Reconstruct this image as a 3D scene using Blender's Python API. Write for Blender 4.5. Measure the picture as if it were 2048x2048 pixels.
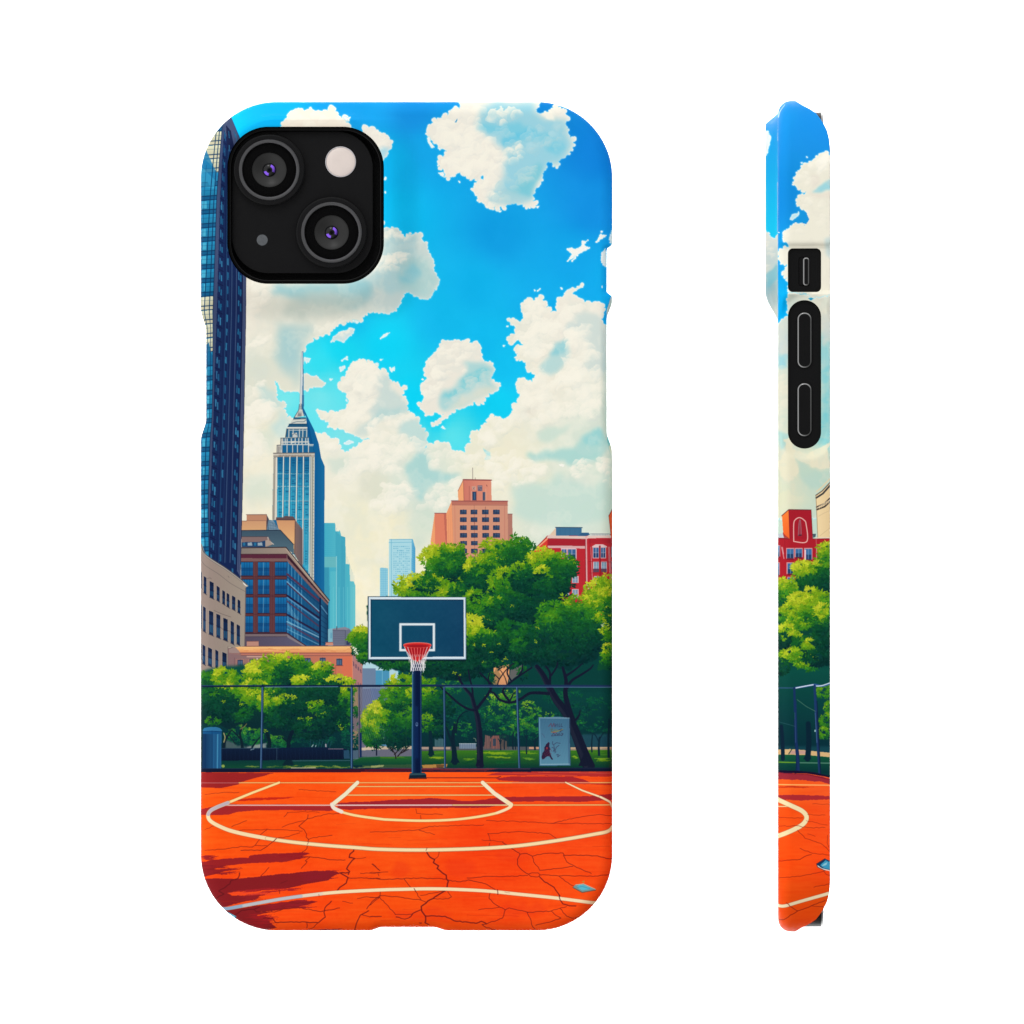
# ---------------------------------------------------------------- print artwork (painted by code)
import math, random
import numpy as np
S = 1.5
AX0, AY0, AX1, AY1 = 388.0, 192.0, 1404.0, 1874.0
AW, AH = int((AX1-AX0)*S), int((AY1-AY0)*S)
IMG = np.zeros((AH, AW, 3), np.float32)
rng = np.random.RandomState(7)
rnd = random.Random(11)
GX = (AX0 + (np.arange(AW)+.5)/S).astype(np.float32)[None, :]
GY = (AY0 + (np.arange(AH)+.5)/S).astype(np.float32)[:, None]

def T(ox, oy, s):
    def f(*p):
        if len(p) == 2 and not hasattr(p[0], '__len__'):
            return (ox+p[0]/s, oy+p[1]/s)
        if len(p) == 1: p = p[0]
        return [(ox+a/s, oy+b/s) for a, b in p]
    f.s = s
    return f
Z1 = T(380, 180, 4.2); Z2 = T(800, 180, 4.2)
A1 = T(400, 640, 5.3667); A2 = T(400, 960, 5.3667); A3 = T(400, 1240, 5.3667); A4 = T(400, 1540, 5.3667)
B5 = T(740, 1540, 3.864); B6 = T(740, 1180, 3.864); B7 = T(740, 900, 3.864); B8 = T(740, 560, 3.864)
SIDE = -320.0                                   # side strip: photo x 1560 is artwork x 1240
S3 = T(1480+SIDE, 180, 4.391); S4 = T(1480+SIDE, 580, 4.391); S5 = T(1480+SIDE, 980, 4.391); S6 = T(1480+SIDE, 1400, 4.025)
PL = -170.0                                     # plinth wall: photo x 1534 is artwork x 1364

def upmat(n, g):
    pos = np.linspace(0, g-1.001, n); i = pos.astype(int); f = pos-i; f = f*f*(3-2*f)
    M = np.zeros((n, g), np.float32); r = np.arange(n)
    M[r, i] = 1-f; M[r, np.minimum(i+1, g-1)] += f
    return M
def noise(px, seed, py=None):
    py = py or px
    gw, gh = int((AX1-AX0)/px)+3, int((AY1-AY0)/py)+3
    g = np.random.RandomState(seed).rand(gh, gw).astype(np.float32)
    return upmat(AH, gh) @ g @ upmat(AW, gw).T
def fbm(px, seed, octs=3):
    a = 0; w = 1; t = 0
    for k in range(octs):
        a = a+w*noise(max(px, 1.5), seed+k); t += w; w *= .5; px /= 2
    return a/t-.5
WX = fbm(16, 101, 4)*2; WY = fbm(16, 202, 4)*2
NSOFT = fbm(70, 31, 4); NFINE = fbm(6, 55, 3); NSTREAK = noise(60, 77, 5)*.6+noise(18, 78, 2.5)*.4-.5

def bbox(pts, pad=0):
    xs = [p[0] for p in pts]; ys = [p[1] for p in pts]
    x0 = max(0, int((min(xs)-pad-AX0)*S)-1); x1 = min(AW, int((max(xs)+pad-AX0)*S)+2)
    y0 = max(0, int((min(ys)-pad-AY0)*S)-1); y1 = min(AH, int((max(ys)+pad-AY0)*S)+2)
    return x0, y0, max(x1, x0), max(y1, y0)
def raster(pts, bb):
    x0, y0, x1, y1 = bb; h, w = y1-y0, x1-x0
    if h <= 0 or w <= 0: return np.zeros((max(h,0), max(w,0)), np.float32)
    c = np.zeros((h, w+1), np.int32); n = len(pts)
    for i in range(n):
        ax, ay = (pts[i][0]-AX0)*S-x0, (pts[i][1]-AY0)*S-y0
        bx, by = (pts[(i+1) % n][0]-AX0)*S-x0, (pts[(i+1) % n][1]-AY0)*S-y0
        if ay == by: continue
        if ay > by: ax, ay, bx, by = bx, by, ax, ay
        r0, r1 = max(0, math.ceil(ay-.5)), min(h, math.ceil(by-.5))
        if r1 <= r0: continue
        if r1-r0 < 6:
            k = (bx-ax)/(by-ay)
            for r in range(r0, r1):
                c[r, min(w, max(0, math.ceil(ax+(r+.5-ay)*k-.5)))] += 1
        else:
            rr = np.arange(r0, r1); x = ax+(rr+.5-ay)*(bx-ax)/(by-ay)
            np.add.at(c, (rr, np.clip(np.ceil(x-.5).astype(int), 0, w)), 1)
    return (np.cumsum(c, 1)[:, :w] & 1).astype(np.float32)
def blur1(a, r, ax):
    if r < 1: return a
    p = [(0, 0), (0, 0)]; p[ax] = (r+1, r)
    c = np.cumsum(np.pad(a, p, mode='edge'), axis=ax, dtype=np.float64)
    n = a.shape[ax]
    hi = np.take(c, np.arange(2*r+1, 2*r+1+n), ax); lo = np.take(c, np.arange(0, n), ax)
    return ((hi-lo)/(2*r+1)).astype(np.float32)
def blur(a, px):
    r = int(px*S/2)
    for _ in range(2): a = blur1(blur1(a, r, 0), r, 1)
    return a
def put(bb, al, col):
    x0, y0, x1, y1 = bb
    if x1 <= x0 or y1 <= y0: return
    if callable(col): col = col(GX[:, x0:x1], GY[y0:y1])
    elif isinstance(col, np.ndarray) and col.ndim == 3: col = col[y0:y1, x0:x1]
    else: col = np.array(col, np.float32)
    v = IMG[y0:y1, x0:x1]; v += (col-v)*al[..., None]
def poly(pts, col, al=1., soft=0, warp=0, clip=None):
    bb = bbox(pts, soft*2+warp*1.5+1)
    m = raster(pts, bb); x0, y0, x1, y1 = bb
    if m.size == 0: return
    if warp:
        yy = np.clip((np.arange(y1-y0)[:, None]+WY[y0:y1, x0:x1]*warp*S*2).astype(int), 0, y1-y0-1)
        xx = np.clip((np.arange(x1-x0)[None]+WX[y0:y1, x0:x1]*warp*S*2).astype(int), 0, x1-x0-1)
        m = m[yy, xx]
    if soft: m = blur(m, soft)
    if clip is not None: m = m*clip[y0:y1, x0:x1]
    put(bb, m*al, col)
def rect(x0, y0, x1, y1, col, al=1.): poly([(x0, y0), (x1, y0), (x1, y1), (x0, y1)], col, al)
def vgrad(c0, y0, c1, y1):
    a, b = np.array(c0, np.float32), np.array(c1, np.float32)
    return lambda X, Y: a+(b-a)*np.clip((Y-y0)/(y1-y0), 0, 1)[..., None]+0*X[..., None]
def hgrad(c0, x0, c1, x1):
    a, b = np.array(c0, np.float32), np.array(c1, np.float32)
    return lambda X, Y: a+(b-a)*np.clip((X-x0)/(x1-x0), 0, 1)[..., None]+0*Y[..., None]
def line(pts, w, col, al=1., w2=None):
    n = len(pts)-1; bb = bbox(pts, max(w, w2 or 0)+2); x0, y0, x1, y1 = bb
    m = np.zeros((y1-y0, x1-x0), np.float32)
    if m.size == 0: return
    for i in range(n):
        (ax, ay), (bx, by) = pts[i], pts[i+1]
        wa = w if w2 is None else w+(w2-w)*i/n; wb = w if w2 is None else w+(w2-w)*(i+1)/n
        b2 = bbox([pts[i], pts[i+1]], max(wa, wb)+2)
        u0, v0, u1, v1 = b2
        if u1 <= u0 or v1 <= v0: continue
        X = GX[:, u0:u1]; Y = GY[v0:v1]
        dx, dy = bx-ax, by-ay; L = dx*dx+dy*dy+1e-9
        t = np.clip(((X-ax)*dx+(Y-ay)*dy)/L, 0, 1)
        d = np.hypot(X-ax-t*dx, Y-ay-t*dy); hw = (wa+(wb-wa)*t)/2
        a = np.clip(.5+(hw-d)*S, 0, 1)*np.clip(hw*2*S, .0, 1)
        sub = m[v0-y0:v1-y0, u0-x0:u1-x0]; np.maximum(sub, a, out=sub)
    put(bb, m*al, col)
def smooth(pts, k=8):
    p = np.array([pts[0]]+list(pts)+[pts[-1]], float); out = []
    for i in range(1, len(p)-2):
        for t in np.arange(k)/k:
            a, b, c, d = p[i-1:i+3]
            out.append(tuple(.5*(2*b+(c-a)*t+(2*a-5*b+4*c-d)*t*t+(3*b-a-3*c+d)*t**3)))
    return out+[tuple(p[-2])]
def ell(cx, cy, rx, ry, n=28, a0=0, a1=2*math.pi):
    return [(cx+rx*math.cos(a0+(a1-a0)*i/n), cy+ry*math.sin(a0+(a1-a0)*i/n)) for i in range(n+1)]
def jitter(pts, amp, step=6):
    out = [pts[0]]
    for i in range(len(pts)-1):
        (ax, ay), (bx, by) = pts[i], pts[i+1]; L = math.hypot(bx-ax, by-ay); n = max(1, int(L/step))
        for k in range(1, n+1):
            t = k/n; j = amp if k < n else amp*.3
            out.append((ax+(bx-ax)*t+rnd.uniform(-j, j), ay+(by-ay)*t+rnd.uniform(-j, j)))
    return out
def field(ctrl, p=3.2, cell=10):
    gw, gh = int((AX1-AX0)/cell)+2, int((AY1-AY0)/cell)+2
    x = np.linspace(AX0, AX1, gw)[None, :, None]; y = np.linspace(AY0, AY1, gh)[:, None, None]
    c = np.array([k[:2] for k in ctrl]); v = np.array([k[2] for k in ctrl], np.float32)
    w = ((x-c[:, 0])**2+(y-c[:, 1])**2+150)**(-p/2)
    g = ((w/w.sum(2, keepdims=True)) @ v).astype(np.float32)
    a, b = upmat(AH, gh), upmat(AW, gw).T
    return np.stack([a @ g[..., k] @ b for k in range(3)], -1)

# ---- sky and clouds
SKY = field([(430,230,(8,203,255)),(540,215,(14,182,246)),(700,212,(24,160,232)),(830,225,(24,147,226)),(980,215,(22,146,226)),
 (1100,215,(20,134,214)),(1200,300,(18,133,220)),(1190,420,(20,146,226)),(1000,470,(18,160,228)),(860,300,(20,166,232)),(790,330,(16,182,240)),
 (790,420,(14,190,242)),(1150,520,(18,166,232)),(950,570,(18,180,236)),(1100,600,(18,172,234)),(880,640,(19,186,237)),(770,690,(14,212,246)),
 (700,640,(20,196,240)),(680,700,(22,217,243)),(640,730,(50,222,240)),(960,690,(18,188,240)),(1010,740,(18,192,240)),(990,800,(15,208,244)),
 (870,845,(24,212,242)),(900,870,(90,226,236)),(850,865,(70,220,236)),(640,790,(118,231,238)),(570,810,(120,232,236)),(700,880,(128,230,236)),
 (650,770,(90,226,238)),(590,830,(100,230,240)),(1214,560,(18,172,236)),(820,800,(12,214,248))])
put((0, 0, AW, AH), np.ones((AH, AW), np.float32), SKY)
IMG += (NSOFT*10)[..., None]

def cloudmask(pts, bump=(3, 8), step=8, warp=2.2, seed=1, inner=True):
    r = random.Random(seed)
    bb = bbox(pts, bump[1]+warp*2+2); m = raster(pts, bb); x0, y0, x1, y1 = bb
    n = len(pts)
    for i in range(n):
        (ax, ay), (bx, by) = pts[i], pts[(i+1) % n]; L = math.hypot(bx-ax, by-ay)
        k = max(1, int(L/step))
        for j in range(k):
            t = (j+r.random())/k; rad = r.uniform(*bump)*(1 if r.random() < .7 else .55)
            cx, cy = ax+(bx-ax)*t, ay+(by-ay)*t
            nx, ny = -(by-ay)/(L+1e-6), (bx-ax)/(L+1e-6)
            off = r.uniform(-.2, .55)*rad
            b2 = bbox([(cx+nx*off, cy+ny*off)], rad+1); u0, v0, u1, v1 = b2
            u0, v0, u1, v1 = max(u0, x0), max(v0, y0), min(u1, x1), min(v1, y1)
            if u1 <= u0 or v1 <= v0: continue
            d = (GX[:, u0:u1]-cx-nx*off)**2+(GY[v0:v1]-cy-ny*off)**2 < rad*rad
            sub = m[v0-y0:v1-y0, u0-x0:u1-x0]; sub[d] = 1
    if warp:
        yy = np.clip((np.arange(y1-y0)[:, None]+WY[y0:y1, x0:x1]*warp*S*2).astype(int), 0, y1-y0-1)
        xx = np.clip((np.arange(x1-x0)[None]+WX[y0:y1, x0:x1]*warp*S*2).astype(int), 0, x1-x0-1)
        m = m[yy, xx]
    M = np.zeros((AH, AW), np.float32); M[y0:y1, x0:x1] = m
    return M, bb
def cloud(pts, col, rim=(150, 232, 246), ra=.75, **kw):
    M, bb = cloudmask(pts, **kw); x0, y0, x1, y1 = bb
    m = M[y0:y1, x0:x1]
    if ra:
        put(bb, np.clip(blur(m, 3.2)*2.2, 0, 1)*ra, rim)
    soft = blur(m, 1.0)
    put(bb, soft, col)
    e = np.clip(m-blur(m, 5), 0, 1)*1.2          # pale edge band just inside
    put(bb, np.clip(e, 0, .55), (250, 250, 246))
    return M
CREAM = (248, 243, 227)
def puff(M, cx, cy, r, col=CREAM, al=.9, asp=.85, lx=-.45, ly=-.9):
    al = al*.9
    bb = bbox([(cx, cy)], r*1.35); x0, y0, x1, y1 = bb
    if x1 <= x0 or y1 <= y0: return
    X = (GX[:, x0:x1]-cx+WX[y0:y1, x0:x1]*r*.75)/r; Y = (GY[y0:y1]-cy+WY[y0:y1, x0:x1]*r*.75)/(r*asp)
    d = np.hypot(X, Y); lit = (X*lx+Y*ly)
    a = np.clip((1-d)*r*S*.5, 0, 1)*np.clip(.42+.62*lit, 0, 1)
    put(bb, a*al*M[y0:y1, x0:x1], col)
    put(bb, np.clip((1-d)*r*S*.35, 0, 1)*np.clip(-lit-.25, 0, 1)*np.clip(d*1.6-.5, 0, 1)*al*.5*M[y0:y1, x0:x1], (206,212,206))
def mottle(M, col, al, px, seed, lo=.03):
    n = fbm(px, seed, 4)+WX*.04
    put((0, 0, AW, AH), np.clip((n-lo)*8, 0, 1)*np.clip((.34-n)*4, 0, 1)*al*.62*M, col)
def puffs(M, pts, r, n, col=CREAM, al=.8, seed=1, **kw):
    q = random.Random(seed); bb = bbox(pts); m = raster(pts, bb); x0, y0, x1, y1 = bb; got = []
    for _ in range(n*20):
        if len(got) >= n: break
        x, y = q.randrange(x0, x1), q.randrange(y0, y1)
        if m[y-y0, x-x0] > 0: got.append((AX0+x/S, AY0+y/S))
    for x, y in sorted(got, key=lambda p: p[1]):
        puff(M, x, y, q.uniform(*r), col, al*q.uniform(.6, 1), q.uniform(.65, 1), **kw)

# small cloud over the camera and the one right of it
c4 = Z1([(700,420),(770,310),(820,240),(825,190),(880,160),(960,178),(1020,155),(1075,190),(1150,175),(1200,152),(1240,200),(1270,240),(1340,240),(1300,262),(1340,290),(1365,350),(1200,420)])
M = cloud(c4, (243,233,216), seed=3); puffs(M, c4, (8, 18), 26, seed=4)
for p in ([(1290,225),(1345,230),(1335,250),(1300,250)],): cloud(Z1(p), (235,240,238), bump=(1,2), seed=2)
c5 = Z1([(1450,345),(1475,318),(1550,318),(1580,362),(1640,362),(1685,430),(1685,490),(1640,530),(1615,590),(1560,640),(1480,520),(1440,430)])
M = cloud(c5, (240,234,222), seed=6); poly(Z1([(1570,500),(1690,480),(1640,540),(1610,600),(1560,560)]), (165,215,228), .9, 8, 3, M)
puffs(M, c5, (6, 13), 16, seed=7)
for x, y, r in ((1640,745,11),(1638,858,7),(1632,1120,12)): cloud([(q[0], q[1]) for q in ell(*Z1(x,y), r/4.2*.5, r/4.2*1.2, 10)], (225,240,240), bump=(.6,1.2), step=4, warp=1, seed=x)
# top right cloud
c1 = Z2([(505,60),(508,150),(450,152),(400,212),(330,228),(245,300),(225,345),(240,370),(245,400),(270,430),(350,480),(400,515),(370,560),(315,600),(360,660),(395,740),(450,710),(520,690),(560,735),(650,745),(700,712),(690,760),(625,800),(608,840),(650,880),(660,930),(760,1000),(800,975),(880,985),(910,945),(960,950),(1035,922),(1015,950),(1070,992),(1135,960),(1100,900),(1138,830),(1140,790),(1190,765),(1190,715),(1150,700),(1200,680),(1230,610),(1268,590),(1285,638),(1338,638),(1330,560),(1400,548),(1452,490),(1452,430),(1420,360),(1390,280),(1400,230),(1385,172),(1310,135),(1272,155),(1270,180),(1200,200),(1142,212),(1128,180),(1160,140),(1200,60)])
M = cloud(c1, (240,234,220), seed=9, bump=(2,6), warp=1.8)
mottle(M, (226,228,220), .6, 34, 301)
sh = (150,208,222)
poly(Z2([(690,150),(800,110),(1150,100),(1120,200),(1200,230),(1390,250),(1460,460),(1400,560),(1330,640),(1240,620),(1200,690),(1150,700),(1100,900),(1040,930),(900,950),(730,900),(800,840),(880,720),(880,620),(900,560),(860,450),(700,380),(640,300)]), sh, .95, 14, 5, M)
poly(Z2([(680,290),(860,300),(1010,270),(1100,330),(1300,400),(1400,480),(1330,560),(1230,520),(1200,420),(1050,430),(960,420),(900,470),(860,440),(880,380),(740,370),(650,330)]), (118,202,222), .8, 8, 4, M)
poly(Z2([(860,430),(920,360),(1060,330),(1180,380),(1120,400),(980,420),(880,480)]), (104,198,224), .75, 6, 5, M)
poly(Z2([(1220,150),(1270,160),(1300,260),(1230,240),(1190,210)]), CREAM, .9, 4, 2, M)
poly(Z2([(940,830),(1060,700),(1180,600),(1190,690),(1130,800),(1090,890),(980,890),(880,870)]), (120,200,214), .85, 10, 4, M)
poly(Z2([(740,890),(850,830),(1000,860),(1090,900),(1000,950),(880,960),(780,970)]), (176,212,216), .7, 8, 4, M)
for x, y, r in ((830,230,26),(920,200,26),(980,210,15),(870,280,14),(1270,220,16),(1330,170,14)): puff(M, *Z2(x,y), r*.75, CREAM, .95)
puffs(M, Z2([(240,330),(520,140),(700,160),(680,300),(620,420),(800,420),(840,520),(860,640),(800,780),(700,860),(640,840),(700,720),(560,720),(380,640),(420,520)]), (7,20), 80, seed=12)
puffs(M, Z2([(880,520),(1000,450),(1030,480),(1100,560),(1000,600),(880,620),(780,620),(700,560),(800,500)]), (6,12), 24, seed=13)
puffs(M, Z2([(900,640),(1050,560),(1180,500),(1320,520),(1400,420),(1430,340),(1360,260),(1200,300),(1060,420),(1180,420)]), (6,13), 26, col=(186,218,222), al=.55, seed=14)
puffs(M, Z2([(700,880),(800,800),(900,860),(880,950),(760,990),(660,920)]), (5,10), 14, seed=15)
puffs(M, Z2([(700,300),(880,330),(1050,300),(1300,380),(1300,480),(1000,520),(860,430)]), (6,14), 20, col=(176,218,226), al=.75, seed=18)
puffs(M, Z2([(760,880),(900,700),(1080,620),(1160,640),(1100,820),(1000,930),(860,940)]), (6,13), 26, col=(190,220,220), al=.7, seed=19)
poly(Z2([(460,270),(480,240),(482,255),(472,275)]), (40,150,200), .9)
for w in ([(230,400),(250,390),(250,430),(285,480),(262,485),(235,440)],[(320,690),(360,685),(370,730),(340,710)],[(320,485),(345,488),(335,505)],[(820,1010),(855,1012),(835,1022)],[(1140,975),(1170,970),(1150,990)],[(485,765),(500,765),(495,778)]):
    cloud(Z2(w), (238,243,240), bump=(.8,1.6), step=5, warp=1, seed=5)
# wisps at the right
for w in ([(1400,1340),(1440,1325),(1460,1345),(1520,1310),(1530,1260),(1550,1275),(1580,1255),(1540,1300),(1560,1320),(1590,1330),(1510,1370),(1470,1400),(1400,1440),(1440,1380)],[(1470,1400),(1475,1415),(1440,1440)],[(1645,1280),(1680,1215),(1735,1215),(1700,1245)],[(1690,1188),(1700,1188),(1697,1200)],[(1790,1120),(1775,1190),(1755,1240),(1762,1275),(1800,1330)],[(1760,1335),(1705,1370),(1695,1420),(1735,1475),(1790,1490)]):
    cloud(Z2(w), (246,244,236), bump=(.8,2), step=5, warp=1.2, seed=8)
for x, y in ((1130,1675),(1355,1665),(1713,1645)): cloud(ell(*Z2(x,y), 1.4, 1.4, 8), (220,244,250), bump=(.5,1), seed=2)
cloud(Z2([(1150,1685),(1180,1662),(1178,1672),(1158,1692)]), (235,244,244), bump=(.5,1.2), seed=2)
# island cloud in the middle of the sky
c3 = B8([(372,950),(400,945),(415,905),(388,850),(392,800),(438,762),(418,690),(447,610),(532,530),(535,490),(600,468),(700,475),(738,455),(770,492),(820,470),(858,510),(860,580),(880,632),(935,638),(965,690),(922,770),(1005,800),(980,858),(920,872),(892,900),(878,950),(800,948),(720,996),(680,985),(605,1045),(545,1090),(520,1120),(482,1128),(500,1092),(570,1032),(500,1018),(432,1048)])
M = cloud(c3, (236,231,217), seed=21, bump=(2,5), warp=1.5)
poly(B8([(720,640),(860,640),(960,690),(920,770),(980,830),(880,890),(800,930),(700,980),(560,1010),(520,960),(540,890),(640,830),(720,760),(740,700)]), (172,214,214), .95, 9, 4, M)
poly(B8([(740,740),(820,700),(920,690),(900,770),(760,850),(640,900),(540,920),(620,860),(700,820)]), (120,204,214), .9, 7, 4, M)
poly(B8([(700,900),(850,830),(980,820),(900,890),(800,930),(700,980),(620,990)]), (222,222,204), .8, 8, 4, M)
mottle(M, (222,226,216), .6, 26, 305)
puffs(M, B8([(420,800),(440,640),(540,500),(700,490),(840,510),(840,600),(720,640),(650,700),(740,690),(700,780),(600,850),(520,900),(430,1000),(400,940)]), (6,15), 46, seed=22)
puffs(M, B8([(620,960),(560,1000),(660,880),(760,780),(900,700),(930,800),(860,880)]), (5,11), 26, col=(206,222,216), al=.75, seed=24)
for w in ([(80,455),(105,420),(150,408),(125,435)],[(75,618),(105,612),(85,628)],[(150,672),(165,680),(190,668),(190,690),(165,710),(150,690)],[(560,1130),(590,1155),(550,1140)],[(400,760),(415,765),(405,775)],[(1055,355),(1070,350),(1068,362)],[(1025,505),(1040,500),(1032,515)]):
    cloud(B8(w), (226,244,240), bump=(.6,1.5), step=5, warp=1, seed=8)
# the big bank of cloud
bank = [(440,480),(700,470),(771,462)]+Z1([(1700,1155),(1760,1180),(1800,1230),(1850,1200)])+Z2([(60,1228),(100,1215),(140,1198),(172,1225),(180,1260),(235,1288),(235,1340),(272,1430),(292,1520),(290,1560),(330,1590),(318,1650),(280,1680),(268,1730),(210,1758),(150,1735),(75,1690),(55,1682),(20,1715),(2,1795)])+\
 B8([(190,230),(130,262),(60,252),(0,233)])+A1([(1700,15),(1600,12),(1500,32),(1430,92),(1380,140),(1270,170),(1205,205),(1205,238),(1140,262),(1128,310),(1095,345),(1085,765),(980,765),(905,768),(862,720),(830,672),(795,662),(820,720),(815,780),(830,858),(895,888),(935,908),(892,960),(940,1032),(1000,1055),(1060,1300),(1240,1212),(1300,1222),(1350,1222),(1390,1262),(1460,1272),(1490,1350),(1530,1448),(1640,1382),(1760,1292),(1830,1280),(1760,1270),(1690,1250),(1610,1202),(1500,1160),(1420,1163),(1368,1135),(1390,1100),(1300,1050),(1245,975),(1310,968),(1370,985),(1450,990),(1560,950),(1580,882),(1598,826),(1560,790),(1500,750),(1468,692),(1530,650),(1560,590),(1600,510),(1650,442),(1720,428),(1760,450),(1820,442),(1890,495)])+\
 B8([(45,662),(70,700),(128,712),(150,780),(175,800),(215,782),(240,820),(295,808),(262,850),(250,880),(283,920),(280,1000),(368,1070),(384,1120),(438,1200),(424,1260),(422,1298),(520,1253),(600,1257),(628,1282),(620,1320),(738,1330),(740,1290),(800,1230),(772,1190),(790,1162),(840,1162),(870,1122),(910,1092),(905,1070),(970,1053),(1040,1075),(1080,1040),(1110,1000),(1102,960),(1148,940),(1158,885),(1132,840),(1132,772),(1165,748),(1210,772),(1245,800),(1278,742),(1268,715),(1212,705),(1238,642),(1160,618),(1108,604),(1150,577),(1118,550),(1132,522),(1188,500),(1180,462),(1130,472),(1090,498),(1068,490),(1072,452),(1130,392),(1102,332),(1064,310),(1080,292),(1130,300),(1155,325),(1180,290),(1168,220),(1190,162),(1230,148),(1250,176),(1300,132),(1330,118),(1335,155),(1362,176),(1345,200),(1388,230),(1388,248),(1438,240),(1438,190),(1472,140),(1522,72),(1590,60),(1630,22),(1638,45),(1592,85),(1550,102),(1600,125),(1650,170),(1700,178),(1775,163),(1800,200),(1828,240),(1800,300),(1806,358),(1860,350),(1900,340)])+[(1260,640),(1260,1340),(440,1340)]
bankcol = field([(480,600,(238,232,216)),(600,600,(232,230,214)),(800,560,(200,216,212)),(1150,640,(239,233,218)),(1080,760,(239,233,215)),(520,760,(226,226,208)),(520,900,(240,234,210)),(700,900,(240,236,218)),(1000,950,(240,234,208)),(1200,900,(214,226,210)),(780,1050,(242,236,206)),(700,1200,(248,240,208)),(1150,1050,(212,226,212)),(560,1100,(240,234,206)),(740,760,(237,231,216)),(1200,1150,(226,226,200)),(840,980,(216,228,214))], cell=14)
M = cloud(bank, bankcol, seed=33, bump=(2,6), step=7, warp=1.6)
BK = M
mottle(M, (214,222,210), .55, 64, 311); mottle(M, (250,246,230), .6, 50, 317)
def shd(f, p, c, a=.9, s=10, w=5): poly(f(p), c, a, s, w, BK)
# shade, upper left lobe
shd(Z1, [(1640,1190),(1900,1230),(1932,1500),(1932,1660),(1700,1720),(1500,1640),(1560,1500),(1620,1430)], (176,212,214), .8)
shd(Z2, [(0,1450),(130,1400),(240,1420),(290,1560),(330,1600),(270,1720),(200,1750),(60,1680),(0,1700)], (172,208,206), .85, 14)
shd(Z2, [(20,1490),(130,1470),(190,1560),(110,1620),(0,1620)], (138,200,210), .8, 10)
shd(Z1, [(700,1640),(1000,1640),(1400,1600),(1500,1560),(1560,1700),(1400,1830),(1100,1800),(800,1760),(680,1700)], (150,202,208), .85, 12)
shd(Z1, [(880,1720),(1200,1700),(1500,1750),(1350,1850),(1000,1932),(760,1900)], (196,208,198), .75, 16)
shd(A1, [(850,60),(1000,20),(1180,60),(1180,120),(1090,350),(1080,700),(980,620),(860,560),(790,450),(830,200)], (178,208,206), .8, 16)
shd(A1, [(840,100),(960,90),(1060,240),(1060,480),(900,480),(830,300)], (160,204,208), .6, 18)
shd(A1, [(640,690),(800,760),(830,860),(900,900),(860,950),(700,950),(640,860)], (196,222,216), .8, 10)
shd(A1, [(840,980),(940,1040),(1010,1060),(900,1300),(780,1250),(740,1120),(830,1080)], (190,222,220), .75, 12)
shd(A1, [(620,1200),(780,1160),(830,1300),(770,1420),(640,1300)], (214,226,210), .6, 12)
shd(A1, [(480,1700),(700,1640),(780,1700),(780,1932),(480,1900)], (210,224,208), .6, 16)
shd(A1, [(500,330),(640,380),(800,520),(760,600),(620,660),(500,560)], (216,222,208), .6, 16)
# right of the tower
shd(A1, [(1500,1480),(1640,1460),(1620,1560),(1560,1640),(1400,1600),(1340,1500)], (206,222,208), .7, 10)
shd(A1, [(1650,760),(1750,760),(1740,820),(1660,800)], (216,214,202), .7, 6)
shd(A1, [(1750,1620),(1932,1560),(1932,1932),(1700,1900)], (222,222,202), .8, 14)
shd(A1, [(1650,1220),(1800,1080),(1932,960),(1932,1060),(1800,1180),(1780,1270)], (200,218,212), .7, 8)
shd(B8, [(30,720),(120,720),(170,830),(250,880),(280,1000),(220,1040),(60,1080),(0,1100),(0,1010),(60,900)], (196,216,212), .8, 8)
shd(B8, [(0,1070),(140,980),(270,960),(280,1010),(150,1060),(0,1130)], (176,212,210), .7, 8)
shd(B8, [(200,1100),(370,1080),(440,1200),(425,1270),(400,1400),(300,1440),(380,1320),(330,1240),(220,1190)], (184,218,216), .75, 8)
shd(B8, [(370,1340),(420,1290),(470,1440),(560,1546),(380,1546),(330,1440)], (176,216,214), .8, 10)
# right mass
shd(B8, [(1640,250),(1800,270),(1840,420),(1840,700),(1740,760),(1640,680),(1700,560),(1660,420),(1540,420),(1500,360)], (204,218,212), .8, 9)
shd(B8, [(1400,500),(1530,440),(1540,560),(1500,640),(1440,720),(1330,740),(1300,680),(1390,600)], (176,214,214), .85, 8)
shd(B8, [(1440,480),(1530,450),(1530,540),(1450,580),(1360,600)], (140,204,212), .8, 7)
shd(B8, [(1540,330),(1680,300),(1560,410),(1480,400)], (208,220,214), .7, 7)
shd(B8, [(1200,980),(1330,950),(1260,1050),(1190,1040)], (228,222,206), .8, 8)
shd(B8, [(1300,1150),(1440,1150),(1560,1120),(1500,1200),(1380,1260),(1300,1240)], (200,222,208), .8, 8)
shd(B8, [(1360,1310),(1560,1300),(1640,1210),(1760,1130),(1840,1180),(1870,1290),(1700,1410),(1540,1430),(1360,1380),(1260,1400),(1200,1360)], (168,214,208), .9, 9)
shd(B8, [(1640,1200),(1760,1120),(1800,1180),(1760,1260),(1640,1290)], (150,210,210), .8, 8)
shd(B7, [(320,60),(400,0),(470,60),(470,160),(700,180),(480,280),(380,400),(330,240),(260,160)], (172,214,210), .9, 8)
shd(B7, [(1100,240),(1380,260),(1440,160),(1560,260),(1780,270),(1850,100),(1880,400),(1860,520),(1500,620),(1100,500)], (196,222,210), .85, 14)
shd(B7, [(380,400),(520,480),(480,640),(400,800),(340,760),(280,560)], (206,222,206), .7, 12)
shd(B7, [(20,200),(140,180),(120,380),(20,420)], (222,224,204), .7, 10)
poly(B8([(865,1300),(940,1330),(935,1380),(890,1390),(910,1350)]), (140,222,232), .9, 2, 3, BK)
poly(B7([(610,-10),(745,-10),(730,12),(640,14)]), (60,208,238), 0)
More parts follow.
